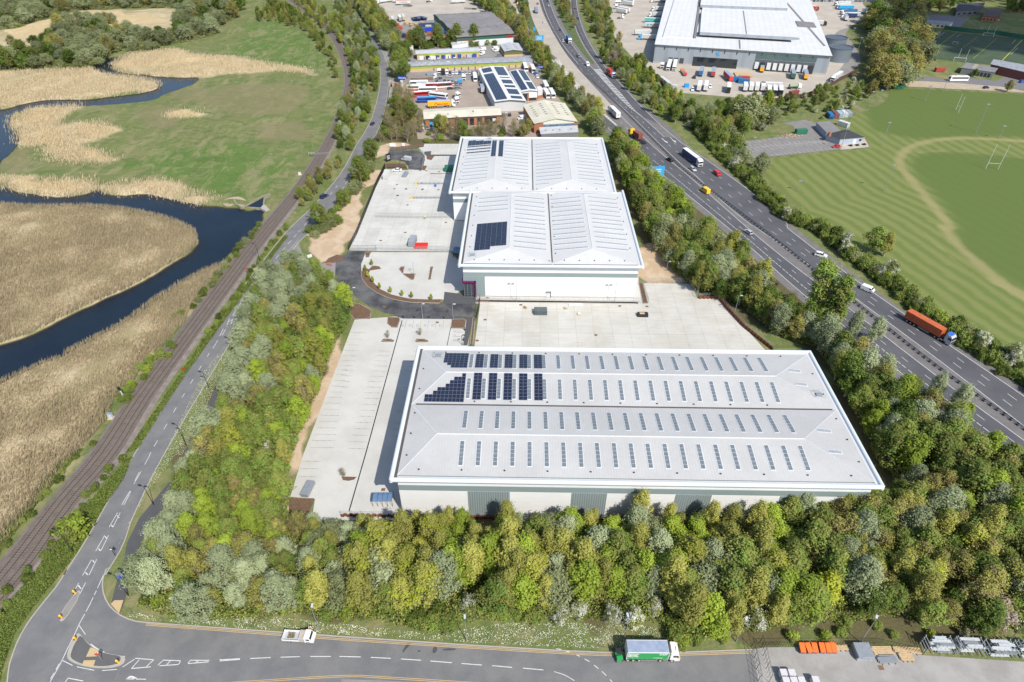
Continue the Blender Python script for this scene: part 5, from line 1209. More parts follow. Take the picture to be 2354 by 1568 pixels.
scatter(O('322,1395 560,1398 722,1412 880,1432 1000,1446 1090,1428 1300,1424 1500,1432 1560,1462 1560,1425 1300,1404 1000,1408 722,1390 500,1385 330,1378'), 2.7, [('hazel_bush', 3), ('dark_shrub', 3), ('lime_shrub', .7)], 'along the front edge of the tree belt', hs=.75, seed=16)
RB = O('2020,1085 1990,1010 1950,940 1915,870 1880,812 1830,790 1770,770 1700,705 1655,690 1600,672 1560,640 1520,600 1500,560 1478,520 1455,480 1440,440 1425,400 1405,350 1400,335 1430,345 1470,395 1520,450 1580,510 1650,575 1720,640 1790,700 1850,760 1900,800 1960,840 2020,880 2080,930 2170,985 2260,1050 2400,1145 2420,1320 2300,1290 2150,1180')
def mixR(x, y, rng):
 b = rng.random()
 if y < 135: return 'green_ash' if b < .36 else 'dark_alder' if b < .56 else 'lime_maple' if b < .68 else 'budding_oak' if b < .84 else 'silver_poplar'
 if y < 210: return 'green_ash' if b < .3 else 'silver_poplar' if b < .48 else 'olive_poplar' if b < .66 else 'budding_oak' if b < .84 else 'dark_alder'
 return 'green_ash' if b < .28 else 'grey_willow' if b < .46 else 'lime_maple' if b < .62 else 'budding_oak' if b < .82 else 'dark_alder'
MWL = [offset(SL_L, 4.0)]
mwpoly = resample(offset(SL_L, 3.2), 60); mwavoid = mwpoly+[(600, 0), (600, 700), (0, 800)]
scatter(RB, 4.4, mixR, 'between the warehouses and the motorway', hs=.92, seed=13, avoid=[mwavoid])
for fr, s_, h in (('21', '1150,760', 10), ('21', '1300,790', 10), ('21', '1720,1180', 9), ('21', '1870,1260', 10)):
 one('silver_poplar', fr, s_, h, 'pale see-through tree overhanging the motorway edge, ' + {'1150,760': 'first after the poplar pair', '1300,790': 'second after the poplar pair', '1720,1180': 'left of the last two', '1870,1260': 'right of the last two'}[s_])
def hedge(line, w, sp, mix, where, hs, seed, parts=None):
 L = resample(line, max(2, int(plen(line)/sp))); rng = random.Random(seed)
 for i, p in enumerate(L):
  for r in range(max(1, int(w/sp))):
   q = offset(L, (r+.5)*sp+rng.gauss(0, .5)); px, py = q[i][0]+rng.gauss(0, .6), q[i][1]+rng.gauss(0, .6)
   t = rng.random()*sum(m_[1] for m_ in mix)
   for k_, w_ in mix:
    t -= w_
    if t <= 0: break
   plant(k_, px, py, PROTO[k_][0][3]*hs*(.75+.5*rng.random()), where, parts=parts, rng=rng)
HG = pc(('20', '60,900 200,1060 330,1180 480,1330 650,1500'), ('21', '850,20 1000,130 1200,290 1400,440 1600,600 1800,760 1980,880 2150,1000 2350,1140 2600,1330'))
HG = [p for p in HG][::-1]
hedge(offset(HG, 1.5), 8, 3.1, [('shrub', 4), ('dark_shrub', 2), ('white_hawthorn', .4), ('grey_shrub', .8), ('lime_shrub', .7), ('budding_oak', .12)], 'in the hedge along the playing field', 1.15, 21)
scatter(PL('20', '-5,890 60,800 300,770 460,720 600,730 560,800 640,860 560,900 420,950 350,985 420,1100 560,1190 650,1280 480,1180 300,1090 150,980 60,930'), 6.5, [('dark_alder', 2), ('green_ash', 2), ('grey_willow', 2), ('budding_oak', 1.5), ('white_hawthorn', .7)], 'between the motorway and the club car park', hs=.85, seed=22)
one('grey_willow', '20', '430,880', 16, 'broad tan willow tree standing beside the club car park', 1.3, parts=False); one('lime_maple', '20', '570,770', 12, 'bright green tree right of the broad tan willow', 1.1, parts=False)
one('green_ash', '21', '1290,170', 11, 'tall green and gold tree rising out of the playing field hedge', 1.3); one('olive_poplar', '21', '1380,200', 10, 'olive tree at the right shoulder of the tall hedge tree', 1.5)
scatter(PL('20', '620,715 980,640 1180,560 1250,560 1330,640 1250,700 1050,800 960,840 880,760 700,800'), 6, [('shrub', 3), ('white_hawthorn', 1), ('green_ash', 1), ('dark_shrub', 1)], 'in the scrub below the brown fence', hs=.62, seed=23)
scatter(PL('j', '170,-60 300,-40 420,60 700,10 760,90 900,150 980,260 1060,370 1160,450 1260,560 1400,660 1600,800 1800,820 1916,860 1916,1100 1700,1060 1540,1060 1400,960 1240,860 1000,780 820,620 660,460 500,340 400,200 330,100 240,30'), 6.6, [('green_ash', 3), ('dark_alder', 2), ('grey_willow', 1.6), ('lime_maple', .8), ('olive_poplar', 1.2)], 'on the bank below the distribution yard', hs=.66, seed=24)
scatter(PL('i', '1420,-60 1460,150 1560,450 1620,700 1760,960 1900,1100 2000,1300 2352,1400 2300,1000 2150,850 2060,600 2010,100 2010,-60'), 8, [('green_ash', 2), ('grey_willow', 2), ('budding_oak', 2), ('shrub', 2), ('dark_alder', 1)], 'between the right slip road and the distribution yard', hs=.66, seed=25)
one('pink_blossom_tree', 'i', '2090,1330', 8, 'round mauve grey blossoming tree beside the triangular warning sign', 1.4, parts=False)
scatter(PL('i', '860,-60 900,100 990,320 1080,480 1180,600 1270,700 1300,640 1240,350 1190,150 1175,-60'), 7, [('shrub', 2), ('budding_oak', 2), ('green_ash', 1)], 'on the grass between motorway and right slip road', hs=.62, seed=26)
scatter(PL('i', '70,-60 110,180 220,360 330,520 390,480 350,330 320,150 300,-60'), 7, [('budding_oak', 2), ('shrub', 2), ('brown' and 'green_ash', 1)], 'on the grass between left slip road and motorway', hs=.55, seed=27)
scatter(PL('10', '860,-60 880,20 960,70 1010,100 1060,160 1150,230 1220,300 1290,380 1340,440 1400,560 1470,640 1560,700 1640,790 1680,880 1780,960 1870,960 1840,880 1700,740 1560,600 1450,480 1330,330 1230,210 1170,110 1105,10 1080,-60'), 7, [('budding_oak', 2.4), ('green_ash', 2), ('olive_poplar', 1.4), ('grey_willow', 1)], 'between the estate and the motorway', hs=.95, seed=28)
scatter(PL('10', '40,-60 230,60 300,170 390,280 400,340 300,350 230,240 150,140 100,90 40,30 -40,-60'), 6.5, [('green_ash', 2), ('olive_poplar', 2), ('grey_willow', 1.5)], 'between the road bend and the depot yard', hs=1.0, seed=29)
scatter(PL('10', '345,370 430,360 460,400 450,470 470,560 440,600 360,540 350,430'), 6, [('green_ash', 2), ('grey_willow', 1.4), ('dark_alder', 1)], 'at the estate entrance', hs=1.0, seed=30)
scatter(PL('10', '370,640 480,640 530,760 560,860 700,920 1000,900 1240,880 1340,950 1250,985 830,985 560,985 400,985 250,985 260,880 300,780 350,700'), 6.0, [('green_ash', 1), ('bare_tree', 6), ('shrub', 3), ('dark_shrub', 1), ('budding_oak', 1)], 'in front of the brick terrace', hs=.85, seed=31)
scatter(PL('10', '430,320 620,310 760,300 1090,290 1100,310 900,322 640,335 450,350'), 5, [('dark_shrub', 2), ('shrub', 3), ('green_ash', .6)], 'in the row behind the lime green units', hs=1.2, seed=32)
scatter(PL('10', '480,470 940,440 940,470 480,500'), 8, [('shrub', 2), ('lime_shrub', 1)], 'below the long green fascia', hs=1.3, seed=33, keep=.6)
scatter(PL('10', '-20,-60 60,40 100,120 180,260 250,400 265,440 262,520 240,680 200,790 150,900 100,980 60,1100 0,1160 -40,1160 -10,900 20,760 80,640 90,560 60,420 0,300 -60,180'), 6.0, [('green_ash', 3), ('silver_poplar', 2), ('budding_oak', 1.6), ('lime_maple', .7), ('dark_alder', 1)], 'between the railway and the road bend', hs=.58, keep=.8, seed=34)
scatter(PL('00', '2280,1160 2354,1100 2354,1180 2200,1330 2130,1420 2040,1480 2040,1380 2150,1250'), 5.0, [('green_ash', 2), ('budding_oak', 2), ('dark_alder', 1)], 'beside the footpath crossing of the railway', hs=.5, seed=35)
scatter(PL('00', '2060,-40 2250,100 2360,230 2354,330 2290,260 2170,160 2060,60 1990,-40'), 6, [('olive_poplar', 2), ('green_ash', 2)], 'lining the railway at the top', hs=.55, keep=.7, seed=36)
scatter(PL('00', '1840,-40 1960,30 2120,130 2200,200 2260,300 2300,390 2340,520 2320,560 2260,450 2190,330 2130,240 2040,200 1900,160 1780,150 1760,90 1850,60'), 6.5, [('green_ash', 2), ('olive_poplar', 1.4), ('budding_oak', 1.4), ('dark_alder', 1)], 'on the meadow side of the railway', hs=.5, seed=37)
hedge(PL('01', '2090,60 1880,160 1700,330')[::-1] if False else PL('00', '2240,1540 2290,1460 2350,1380'), 3, 3, [('shrub', 2), ('grey_shrub', 1)], 'on the verge beside the road works', .9, 38)
scatter(PL('01', '2110,60 2150,-10 2260,-60 2320,-100 2354,-60 2280,40 2190,70'), 3.6, [('shrub', 2), ('grey_shrub', 1), ('green_ash', .4)], 'on the verge above the new junction', hs=.85, seed=39)
scatter(PL('10', '-20,1420 40,1330 110,1240 170,1160 230,1110 250,1150 190,1220 90,1350 0,1450'), 3.6, [('shrub', 2), ('grey_shrub', 2), ('green_ash', .5)], 'along the sandy strip beside the road', hs=.9, seed=40)
hedge(PL('02', '0,1120 200,890 380,640 560,420 700,250 860,60')[::-1], 3.6, 2.6, [('shrub', 2), ('dark_shrub', 2)], 'between the railway and the main road', .52, 41)
one('lime_shrub', '02', '520,540', 4.6, 'rounded bright shrub between the railway and the main road', 1.4)
hedge(PL('02', '-60,700 120,480 260,300 420,110 560,-60'), 3.2, 2.8, [('dark_shrub', 2), ('shrub', 1)], 'beside the ballast on the river side', .45, 42)
hedge(PL('01', '790,1200 900,1020 1010,900 1150,810'), 6, 2.8, [('shrub', 3), ('lime_shrub', 1)], 'on the bank beside the signal', .62, 43)
hedge(PL('01', '1180,620 1300,560 1400,440 1500,330 1560,230 1680,90 1760,0'), 5, 3.2, [('shrub', 3), ('dark_shrub', 1.3), ('grey_shrub', 1)], 'on the bank between river and railway', .62, 44)
hedge(PL('01', '1360,800 1460,680 1560,530 1650,400 1750,260 1850,120 1960,0'), 2.6, 2.6, [('dark_shrub', 2), ('shrub', 2)], 'between railway and road kerb', .5, 45)
scatter(PL('00', '-160,-40 1600,-40 1700,20 1640,120 1520,190 1500,240 1300,290 1100,330 960,380 900,370 850,330 760,390 660,460 560,480 420,470 250,480 100,490 -120,500 -120,340 240,330 330,280 420,220 470,150 600,140 780,160 780,200 700,225 900,240 1080,240 1210,200 1230,150 1220,100 1280,50 1180,60 820,60 500,80 320,130 150,180 60,220 -120,240'), 9.2, [('grey_willow', 2.4), ('grey_shrub', 2), ('green_ash', .7), ('dark_alder', .5), ('budding_oak', .5)], 'in the marsh woodland', hs=1.0, seed=50, wsc=1.25)
scatter(PL('20', '1260,200 1400,60 1440,-60 1640,-60 1600,60 1590,260 1640,420 1600,560 1500,620 1370,640 1300,560 1280,440 1330,330'), 8.5, [('budding_oak', 3), ('dark_alder', 1), ('grey_willow', .8)], 'in the big clump left of the sports pitch', hs=1.5, seed=51, wsc=1.35)
scatter(PL('20', '1640,-60 2360,-60 2360,80 2300,120 2240,90 2180,20 1900,40 1800,90 1640,110'), 11, [('dark_alder', 2), ('budding_oak', 2), ('hornbeam', 1), ('lime_maple', .6)], 'around the school buildings', hs=.95, seed=52)
for s_, l in (('1825,610', 'first young tree in the row below the white coach, behind a lamp'), ('1945,600', 'second young tree in the row below the white coach'), ('2070,610', 'third young tree below the coach, beside the dark blue car'), ('1700,600', 'sparse young tree left of the white coach')): one('green_ash', '20', s_, 6, l, 1.0, parts=False)
one('budding_oak', '20', '2230,635', 7, 'brown bushy tree at the right end of the gravel parking strip', 1.4, parts=False); one('budding_oak', '20', '1280,680', 11, 'grey leafless tree above the striped containers', 1.1, parts=False)
for s_ in ('2220,130', '2330,140', '1760,520', '1910,510', '2010,540'): pass
one('green_ash', '20', '1800,520', 5, 'green shrubby tree beside the red container', 1.2, parts=False); one('dark_alder', '20', '2000,530', 5, 'dark tree against the pavilion windows', 1.2, parts=False)
hedge(HG, 3, 3.4, [('dark_shrub', 2), ('shrub', 1)], 'at the foot of the motorway hedge', .8, 55)
# ---------------------------------------------------------------- ground cover that nobody could count
def cover(name, polys, n, hgt, mats, size, seed, label, cat_, avoid=(), jit=0, clump=0, vertical=False, lean=(0, 0)):
 rs = np.random.RandomState(seed); allv = []; tot = 0
 areas = []
 for p in polys:
  xs, ys = [q[0] for q in p], [q[1] for q in p]; a = abs(sum(p[i-1][0]*p[i][1]-p[i][0]*p[i-1][1] for i in range(len(p))))/2; areas.append(a)
 C = []
 for p, a in zip(polys, areas):
  k = int(n*a/sum(areas)); xs, ys = [q[0] for q in p], [q[1] for q in p]; bb = (max(xs)-min(xs))*(max(ys)-min(ys)); m_ = int(k*bb/max(a, 1)*1.1)+1
  X = rs.uniform(min(xs), max(xs), m_); Y = rs.uniform(min(ys), max(ys), m_); ok = inside(X, Y, p)
  for q in avoid: ok &= ~inside(X, Y, q)
  C.append(np.stack([X[ok], Y[ok]], 1))
 C = np.concatenate(C)
 if clump: C = C[rs.rand(len(C)) < np.clip((np.sin(C[:, 0]*.9+2*np.sin(C[:, 1]*1.3))*np.cos(C[:, 1]*1.1+np.sin(C[:, 0]*.37))+.35)*1.2, .12, 1)]
 N = len(C); C += rs.normal(0, 1, (N, 2))*jit
 hn = .5+.5*np.sin(C[:, 0]*.35+2*np.sin(C[:, 1]*.21))*np.cos(C[:, 1]*.41+np.sin(C[:, 0]*.13))
 if vertical:
  h = hgt*(.6+.6*rs.rand(N)); a = rs.rand(N)*2*pi; w_ = size*(.5+rs.rand(N)); z0 = np.full(N, .3)
  ux, uy = np.cos(a)*w_, np.sin(a)*w_; lx = lean[0]*h*(.4+1.2*rs.rand(N))+rs.normal(0, .12, N)*h; ly = lean[1]*h*(.4+1.2*rs.rand(N))+rs.normal(0, .12, N)*h
  V = np.stack([np.stack([C[:, 0]-ux, C[:, 1]-uy, z0], 1), np.stack([C[:, 0]+ux, C[:, 1]+uy, z0], 1), np.stack([C[:, 0]+ux*.4+lx, C[:, 1]+uy*.4+ly, z0+h], 1), np.stack([C[:, 0]-ux*.4+lx, C[:, 1]-uy*.4+ly, z0+h], 1)], 1)
 else:
  z = hgt*(.25+.75*hn)*(.3+.7*rs.rand(N)); d = rs.normal(0, .5, (N, 3)); d[:, 2] += .8; d /= np.linalg.norm(d, axis=1)[:, None]
  t = rs.normal(0, 1, (N, 3)); u = np.cross(d, t); u /= np.linalg.norm(u, axis=1)[:, None]; v = np.cross(d, u); s = (size*(.6+.8*rs.rand(N)))[:, None]
  P = np.stack([C[:, 0], C[:, 1], z], 1); V = np.stack([P-u*s, P+v*s*.7, P+u*s, P-v*s*.7], 1)
 V = V.reshape(-1, 3).astype(np.float32); F = np.arange(4*N, dtype=np.int32)
 me = bpy.data.meshes.new(name); me.vertices.add(4*N); me.vertices.foreach_set('co', V.ravel()); me.loops.add(4*N); me.loops.foreach_set('vertex_index', F)
 me.polygons.add(N); me.polygons.foreach_set('loop_start', F[::4].copy())
 for m_ in mats: me.materials.append(m_)
 me.polygons.foreach_set('material_index', rs.randint(0, len(mats), N).astype(np.int32)); me.update(calc_edges=True)
 o = bpy.data.objects.new(name, me); COL.objects.link(o); tag(o, label, cat_, kind='stuff'); return o
LM['straw'] = leafmat('straw_reed', (.47, .38, .235), (.63, .525, .36), .2); LM['straw2'] = leafmat('grey_straw_reed', (.38, .315, .19), (.52, .43, .28), .2)
cover('undergrowth', [LB, BB, O('722,1405 870,1400 1000,1400 1150,1405 1300,1402 1480,1408 1560,1430 1640,1468 1600,1488 1560,1480 1520,1440 1330,1428 1150,1428 1000,1455 880,1440 722,1425 560,1405 450,1432')], 150000, 4.6, [LM['moss'], LM['mid'], LM['olive'], LM['dark']], .2, 61, 'dense green bramble and brush filling the ground below the tree belts', 'undergrowth', avoid=[BIGS])
cover('undergrowth', [RB], 80000, 4.4, [LM['moss'], LM['mid'], LM['dark'], LM['brown']], .26, 62, 'dark brush below the trees between warehouses and motorway', 'undergrowth', avoid=[mwavoid])
cover('bramble_bank', [PL('02', '0,1090 200,860 380,620 560,400 700,230 880,30 920,10 850,180 720,360 600,560 500,720 400,850 250,1030 100,1240 30,1440 0,1568 -60,1568 -60,1150'), PL('02', '-60,760 120,520 260,340 420,140 580,-40 500,-40 340,130 200,330 60,500 -60,640'), PL('01', '860,1568 1080,1250 1350,850 1600,520 1850,200 1960,60 1990,60 1700,440 1450,780 1280,1020 1130,1250 960,1520')], 42000, .8, [LM['moss'], LM['mid'], LM['dark']], .16, 63, 'low brambles and rough grass on both sides of the railway', 'brambles')
cover('marsh_scrub', [PL('00', '-120,340 240,330 330,280 420,220 470,150 600,140 780,160 700,225 900,240 1080,240 1300,170 1500,190 1500,240 1300,290 1100,330 960,380 900,370 850,330 760,390 660,460 560,480 250,480 -120,500'), PL('00', '-160,-40 1600,-40 1640,120 1520,190 1230,190 1280,50 820,60 500,80 150,180 -120,240')], 60000, 3.0, [LM['grey'], LM['moss'], LM['brown']], .5, 64, 'grey green scrub between the willows of the far marsh', 'scrub')
rp = [REED[8], REED[9]]
cover('reeds', rp, 110000, 1.5, [LM['straw'], LM['straw2'], LM['straw']], .07, 65, 'straw coloured reeds leaning in the wind on both banks of the near river bend', 'reeds', vertical=True, avoid=RIVER, lean=(.35, .1))
cover('reeds', [REED[1], REED[3], REED[4], REED[5], REED[6], REED[7], REED[2]], 60000, 1.5, [LM['straw'], LM['straw2']], .12, 66, 'patches of pale reeds on the far meadow and river spit', 'reeds', vertical=True, avoid=RIVER, lean=(.3, .05), jit=2.3)
def lip(poly, seed):   # tall fringe right on the water's edge
 pass
cover('daisies', [O('300,1404 450,1436 560,1408 722,1428 880,1444 1000,1458 1150,1432 1330,1432 1520,1444 1560,1484 1500,1494 1300,1488 1000,1472 780,1458 560,1444 345,1426 290,1416')], 30000, .22, [mat('daisy_white', (.7, .7, .62), .8, var=0), LM['moss'], LM['mid']], .09, 67, 'white daisies and grass on the verge above the double yellow lines', 'wild flowers', clump=1)
cover('roadside_grass', [PL('02', '735,800 870,520 1000,290 1210,0 1130,0 1040,150 900,450 820,620 720,850'), PL('01', '1130,1568 1400,1000 1560,800 1690,650 1700,700 1560,900 1450,1180 1260,1568')], 12000, .2, [LM['moss'], LM['lime'], mat('daisy_white', (.7, .7, .62))], .07, 68, 'grass with daisies between the main road and the footway', 'grass')
print('TREES', NT)
# ---------------------------------------------------------------- playing fields
def field_sheet(name, poly, z, m_, st=1.2, attrs=None):
 xs, ys = [p[0] for p in poly], [p[1] for p in poly]; x0, y0 = min(xs), min(ys); nx = int((max(xs)-x0)/st)+2; ny = int((max(ys)-y0)/st)+2
 X, Y = np.meshgrid(x0+np.arange(nx)*st, y0+np.arange(ny)*st); ok = inside(X, Y, poly)
 idx = np.arange(nx*ny).reshape(ny, nx); q = ok[:-1, :-1] & ok[:-1, 1:] & ok[1:, 1:] & ok[1:, :-1]
 f = np.stack([idx[:-1, :-1][q], idx[:-1, 1:][q], idx[1:, 1:][q], idx[1:, :-1][q]], -1)
 used = np.unique(f); mp = np.full(nx*ny, -1, np.int64); mp[used] = np.arange(len(used)); f = mp[f]
 vs = np.stack([X.ravel()[used], Y.ravel()[used], np.full(len(used), z)], -1).astype(np.float32)
 me = bpy.data.meshes.new(name); me.vertices.add(len(vs)); me.vertices.foreach_set('co', vs.ravel()); me.loops.add(f.size); me.loops.foreach_set('vertex_index', f.ravel().astype(np.int32))
 me.polygons.add(len(f)); me.polygons.foreach_set('loop_start', np.arange(0, f.size, 4, dtype=np.int32)); me.update(calc_edges=True)
 at = me.color_attributes.new('fieldmix', 'FLOAT_COLOR', 'POINT'); a = np.ones((len(vs), 4), np.float32)
 for k, fn in enumerate(attrs): a[:, k] = fn(X, Y).ravel()[used]
 at.data.foreach_set('color', a.ravel()); me.materials.append(m_)
 o = bpy.data.objects.new(name, me); COL.objects.link(o); o['kind'] = 'structure'; return o
def dist_line(X, Y, L):
 d = np.full(X.shape, 1e9)
 for i in range(len(L)-1):
  ax, ay = L[i]; bx, by = L[i+1]; vx, vy = bx-ax, by-ay; t = np.clip(((X-ax)*vx+(Y-ay)*vy)/(vx*vx+vy*vy+1e-9), 0, 1)
  d = np.minimum(d, np.hypot(X-ax-t*vx, Y-ay-t*vy))
 return d
FIELD = PL('20', '1420,605 1600,612 2360,650 2700,660 2700,1200')+PL('21', '2900,900 2900,1500 2350,1090 2150,960 1950,830 1750,700 1560,560 1350,400 1180,270 1050,130 900,20')+PL('20', '800,1440 640,1290 545,1210 560,1130 610,1098 1075,1042 1290,1020 1245,935 1130,880 1150,800 1290,750 1400,690')
DIRT = [cat(PL('20', '2500,985 2350,975 2100,960 1900,955 1700,975 1560,1020 1500,1080 1500,1150 1580,1250 1700,1390 1850,1568'), 6)+cat(PL('21', '1800,0 1900,130 2100,300 2350,480 2550,600'), 6)]
DIRT2 = [cat(PL('20', '1620,1050 1850,1040 2100,1060 2350,1090 2600,1110'), 5), cat(PL('21', '1640,0 1760,130 1960,290 2200,410 2500,520'), 5)]
m = bpy.data.materials.new('mown_playing_field'); nt, b, out = nodes(m); P = coord(nt)
a_ = nt.nodes.new('ShaderNodeVertexColor'); a_.layer_name = 'fieldmix'; sp = nt.nodes.new('ShaderNodeSeparateColor'); nt.links.new(a_.outputs[0], sp.inputs[0])
n_f = nz(nt, P, 1.6, 4, .75); n_m = nz(nt, P, .12, 5, .65); n_l = nz(nt, P, .03, 3, .6)
w_ = math_(nt, 'ADD', math_(nt, 'MULTIPLY', sp.outputs[2], 400.0), math_(nt, 'MULTIPLY', n_m, 4.5))
sn = math_(nt, 'ADD', math_(nt, 'MULTIPLY', math_(nt, 'SINE', math_(nt, 'MULTIPLY', w_, 2*pi/6.4)), .5), .5)
sn = math_(nt, 'ADD', math_(nt, 'MULTIPLY', sn, .42), math_(nt, 'MULTIPLY', math_(nt, 'ADD', n_f, n_m), .29))
col = mixc(nt, ramp(nt, sn, [(.3, 0.0), (.7, 1.0)]), (.125, .162, .044), (.178, .195, .068))
col2 = mixc(nt, n_f, (.072, .115, .028), (.12, .155, .045))
col = mixc(nt, sp.outputs[1], col, col2)
col = mixc(nt, ramp(nt, math_(nt, 'ADD', sp.outputs[0], math_(nt, 'MULTIPLY', math_(nt, 'SUBTRACT', n_m, .5), .9)), [(.35, 0.0), (.95, .7)]), col, mixc(nt, n_f, (.24, .215, .09), (.33, .285, .145)))
nt.links.new(col, b.inputs['Base Color']); b.inputs['Roughness'].default_value = .95; b.inputs['Specular IOR Level'].default_value = .15
HGr = resample(HG, 90)
OVAL = cat(PL('20', '2700,1120 2350,1090 2000,1060 1700,1055 1580,1100 1600,1190 1750,1360 1900,1568'), 4)+cat(PL('21', '1860,60 2050,250 2350,430 2700,560'), 4)
FARF = PL('20', '1420,590 1600,600 2700,640 2700,960 2100,940 1800,950 1600,960 1300,900 1250,760')
field_sheet('playing_field', FIELD, .02, m, 1.2, [lambda X, Y: np.clip(1.15-dist_line(X, Y, DIRT[0])/4.2, 0, 1)+np.clip(.55-dist_line(X, Y, DIRT2[0])/5, 0, 1)+np.clip(.5-dist_line(X, Y, DIRT2[1])/6, 0, 1),
 lambda X, Y: blur((inside(X, Y, OVAL) | inside(X, Y, FARF)).astype(float), 4)*.9, lambda X, Y: dist_line(X, Y, HGr)/400.0])
mk = MB()
TURF = mat('artificial_turf', (.045, .075, .035), .9, c2=(.065, .095, .045), scale=.12, fine=4, fvar=.25)
sheet('sports_pitch', PL('h', '690,505 1100,560 2060,650 2400,690 2400,1200 1900,1110 1060,1035 880,1010 290,940 440,690'), TURF, .03)
for s_ in ('745,530 290,840', '1005,565 935,610', '1910,660 1850,720', '1950,790 1830,900'): stripe(mk, PL('h', s_), .25, .04)
struct('pitch_lines', mk, MARKW); mk = MB()
for s_, w_ in (('935,540 410,930', .3), ('1290,605 1040,790', .25), ('1590,640 1210,970', .25), ('2020,660 1685,1005', .7)): stripe(mk, PL('h', s_), w_, .04)
struct('pitch_lines', mk, mat('pitch_paint_yellow', (.35, .38, .03), .8))
sheet('sand_track', PL('20', '1480,560 1640,560 1900,575 2200,600 2360,630 2360,640 2150,628 1850,615 1600,600 1440,600'), mat('sandy_gravel', (.42, .34, .25), .9, c2=(.36, .29, .21), scale=.2), .045)
sheet('school_road', PL('20', '1560,535 1700,530 1850,560 1990,540 2160,560 2240,515 2360,520 2360,625 2180,600 1900,575 1640,560'), mat('school_tarmac', (.17, .165, .17), .9, var=.15), .04)
sheet('school_playground', PL('h', '250,400 480,235 900,270 1170,290 960,470 880,470'), MATS['school_tarmac'], .04)
def goal(s1, s2, h, label, fr='20', cross=3.0):
 a, b = PL(fr, s1)[0], PL(fr, s2)[0]; L = hypot(b[0]-a[0], b[1]-a[1]); t = thing('rugby_posts', label, 'goal posts', (a[0], a[1], 0), atan2(b[1]-a[1], b[0]-a[0]))
 for x in (0, L):
  mb = MB(); mb.tube((x, 0, 0), (x, 0, h), .10, .08, 6); mb.build('upright', PLASTW, t)
 mb = MB(); mb.tube((0, 0, cross), (L, 0, cross), .06, n=5); mb.build('crossbar', PLASTW, t)
goal('2085,1165', '2170,1170', 12.5, 'tall white rugby posts standing inside the mown oval'); goal('1880,758', '1897,778', 9.5, 'tall white rugby posts near the gravel strip, seen almost side on')
def net(fr, s_, hs_, label):
 p = PL(fr, s_); t = thing('goal', label, 'goal', (p[0][0], p[0][1], 0), atan2(p[1][1]-p[0][1], p[1][0]-p[0][0])); L = hypot(p[1][0]-p[0][0], p[1][1]-p[0][1]); mb = MB()
 for x in (0, L): mb.tube((x, 0, 0), (x, 0, hs_), .12, n=5); mb.tube((x, 0, hs_), (x, 2.0, 0), .07, n=4)
 mb.tube((0, 0, hs_), (L, 0, hs_), .12, n=5); mb.tube((0, 2, 0), (L, 2, 0), .07, n=4); mb.build('goal_frame', PLASTW, t); return t, L
for fr, s_, h, l, up in (('h', '880,1010 1075,1030', 2.6, 'white goal with rugby uprights at the near side of the dark pitch', 1), ('h', '1365,600 1540,612', 2.6, 'white goal with rugby uprights at the far side of the dark pitch', 1), ('h', '860,735 942,745', 2, 'small white training goal in the middle of the dark pitch', 0), ('h', '610,590 650,580', 2.4, 'small white goal at the far left corner of the dark pitch', 0)):
 t, L = net(fr, s_, h, l)
 if up:
  for x in (L*.28, L*.95):
   mb = MB(); mb.tube((x, 0, h), (x, 0, h+6), .09, n=5); mb.build('upright', PLASTW, t)
# ---------------------------------------------------------------- lamps and posts
def lamp(fr, s_, h, label, arm=0, ang=0.0, m_=STEEL, head='flat', group=None):
 p = PL(fr, s_)[0]; t = thing('street_lamp', label, 'street lamp', (p[0], p[1], 0), ang, group)
 mb = MB(); mb.tube((0, 0, 0), (0, 0, 1.2), .13, .12, 8); mb.tube((0, 0, 1.2), (0, 0, h), .085, .06, 8)
 if arm: mb.tube((0, 0, h-.1), (arm, 0, h+.12), .05, n=6)
 mb.build('pole', m_, t)
 mb = MB()
 if head == 'double':
  for s in (-1, 1): mb.box(s*.7-.45, s*.7+.45, -.25, .25, h, h+.14)
 else: mb.box(arm-.1, arm+.75, -.2, .2, h+.05, h+.2)
 mb.build('lamp_head', (mat('lamp_head_grey', (.5, .52, .55), .4, var=0) if m_ is STEEL else DKMETAL), t); return t
LG = [('02', '1293,1135', 8, 'grey road lamp on the daisy verge behind the small golden tree'), ('02', '2200,1205', 8, 'grey road lamp beside the white tipper truck'), ('12', '864,1282', 8, 'grey road lamp alone on the verge above the dark road stains'), ('12', '1950,1270', 8, 'grey road lamp behind the green curtain sided lorry'),
 ('22', '365,1288', 8, 'grey road lamp at the end of the side road near the gate'), ('22', '1220,1295', 9, 'tall yard lamp behind the galvanised frame stack'), ('22', '2250,1278', 9, 'tall yard lamp behind the steel racks')]
for k, (fr, s_, h, l) in enumerate(LG): lamp(fr, s_, h, l, .5, (pi*.95 if k < 1 else 1.7) if k < 4 else .9)
DG = [('02', '1060,345', 7, 'black lamp with a long arm beside the silver poplars, upper'), ('02', '885,970', 8, 'black lamp beside the round blue sign at the junction'), ('02', '503,665', 8, 'black lamp between railway hedge and main road'), ('01', '1285,1505', 8, 'black lamp beside the footway, below the silver poplars'), ('01', '1835,400', 8, 'black lamp opposite the traffic island of the new junction'),
 ('01', '1795,240', 8, 'black lamp on the railway side of the main road'), ('01', '1440,1105', 6, 'black lamp with its head over the grass verge, middle of the footway'), ('01', '1612,865', 6, 'black lamp standing at the top end of the grass verge'), ('01', '2158,50', 8, 'black lamp beside the footway of the new access')]
for fr, s_, h, l in DG: lamp(fr, s_, h, l, .8, pi*.9, DKMETAL)
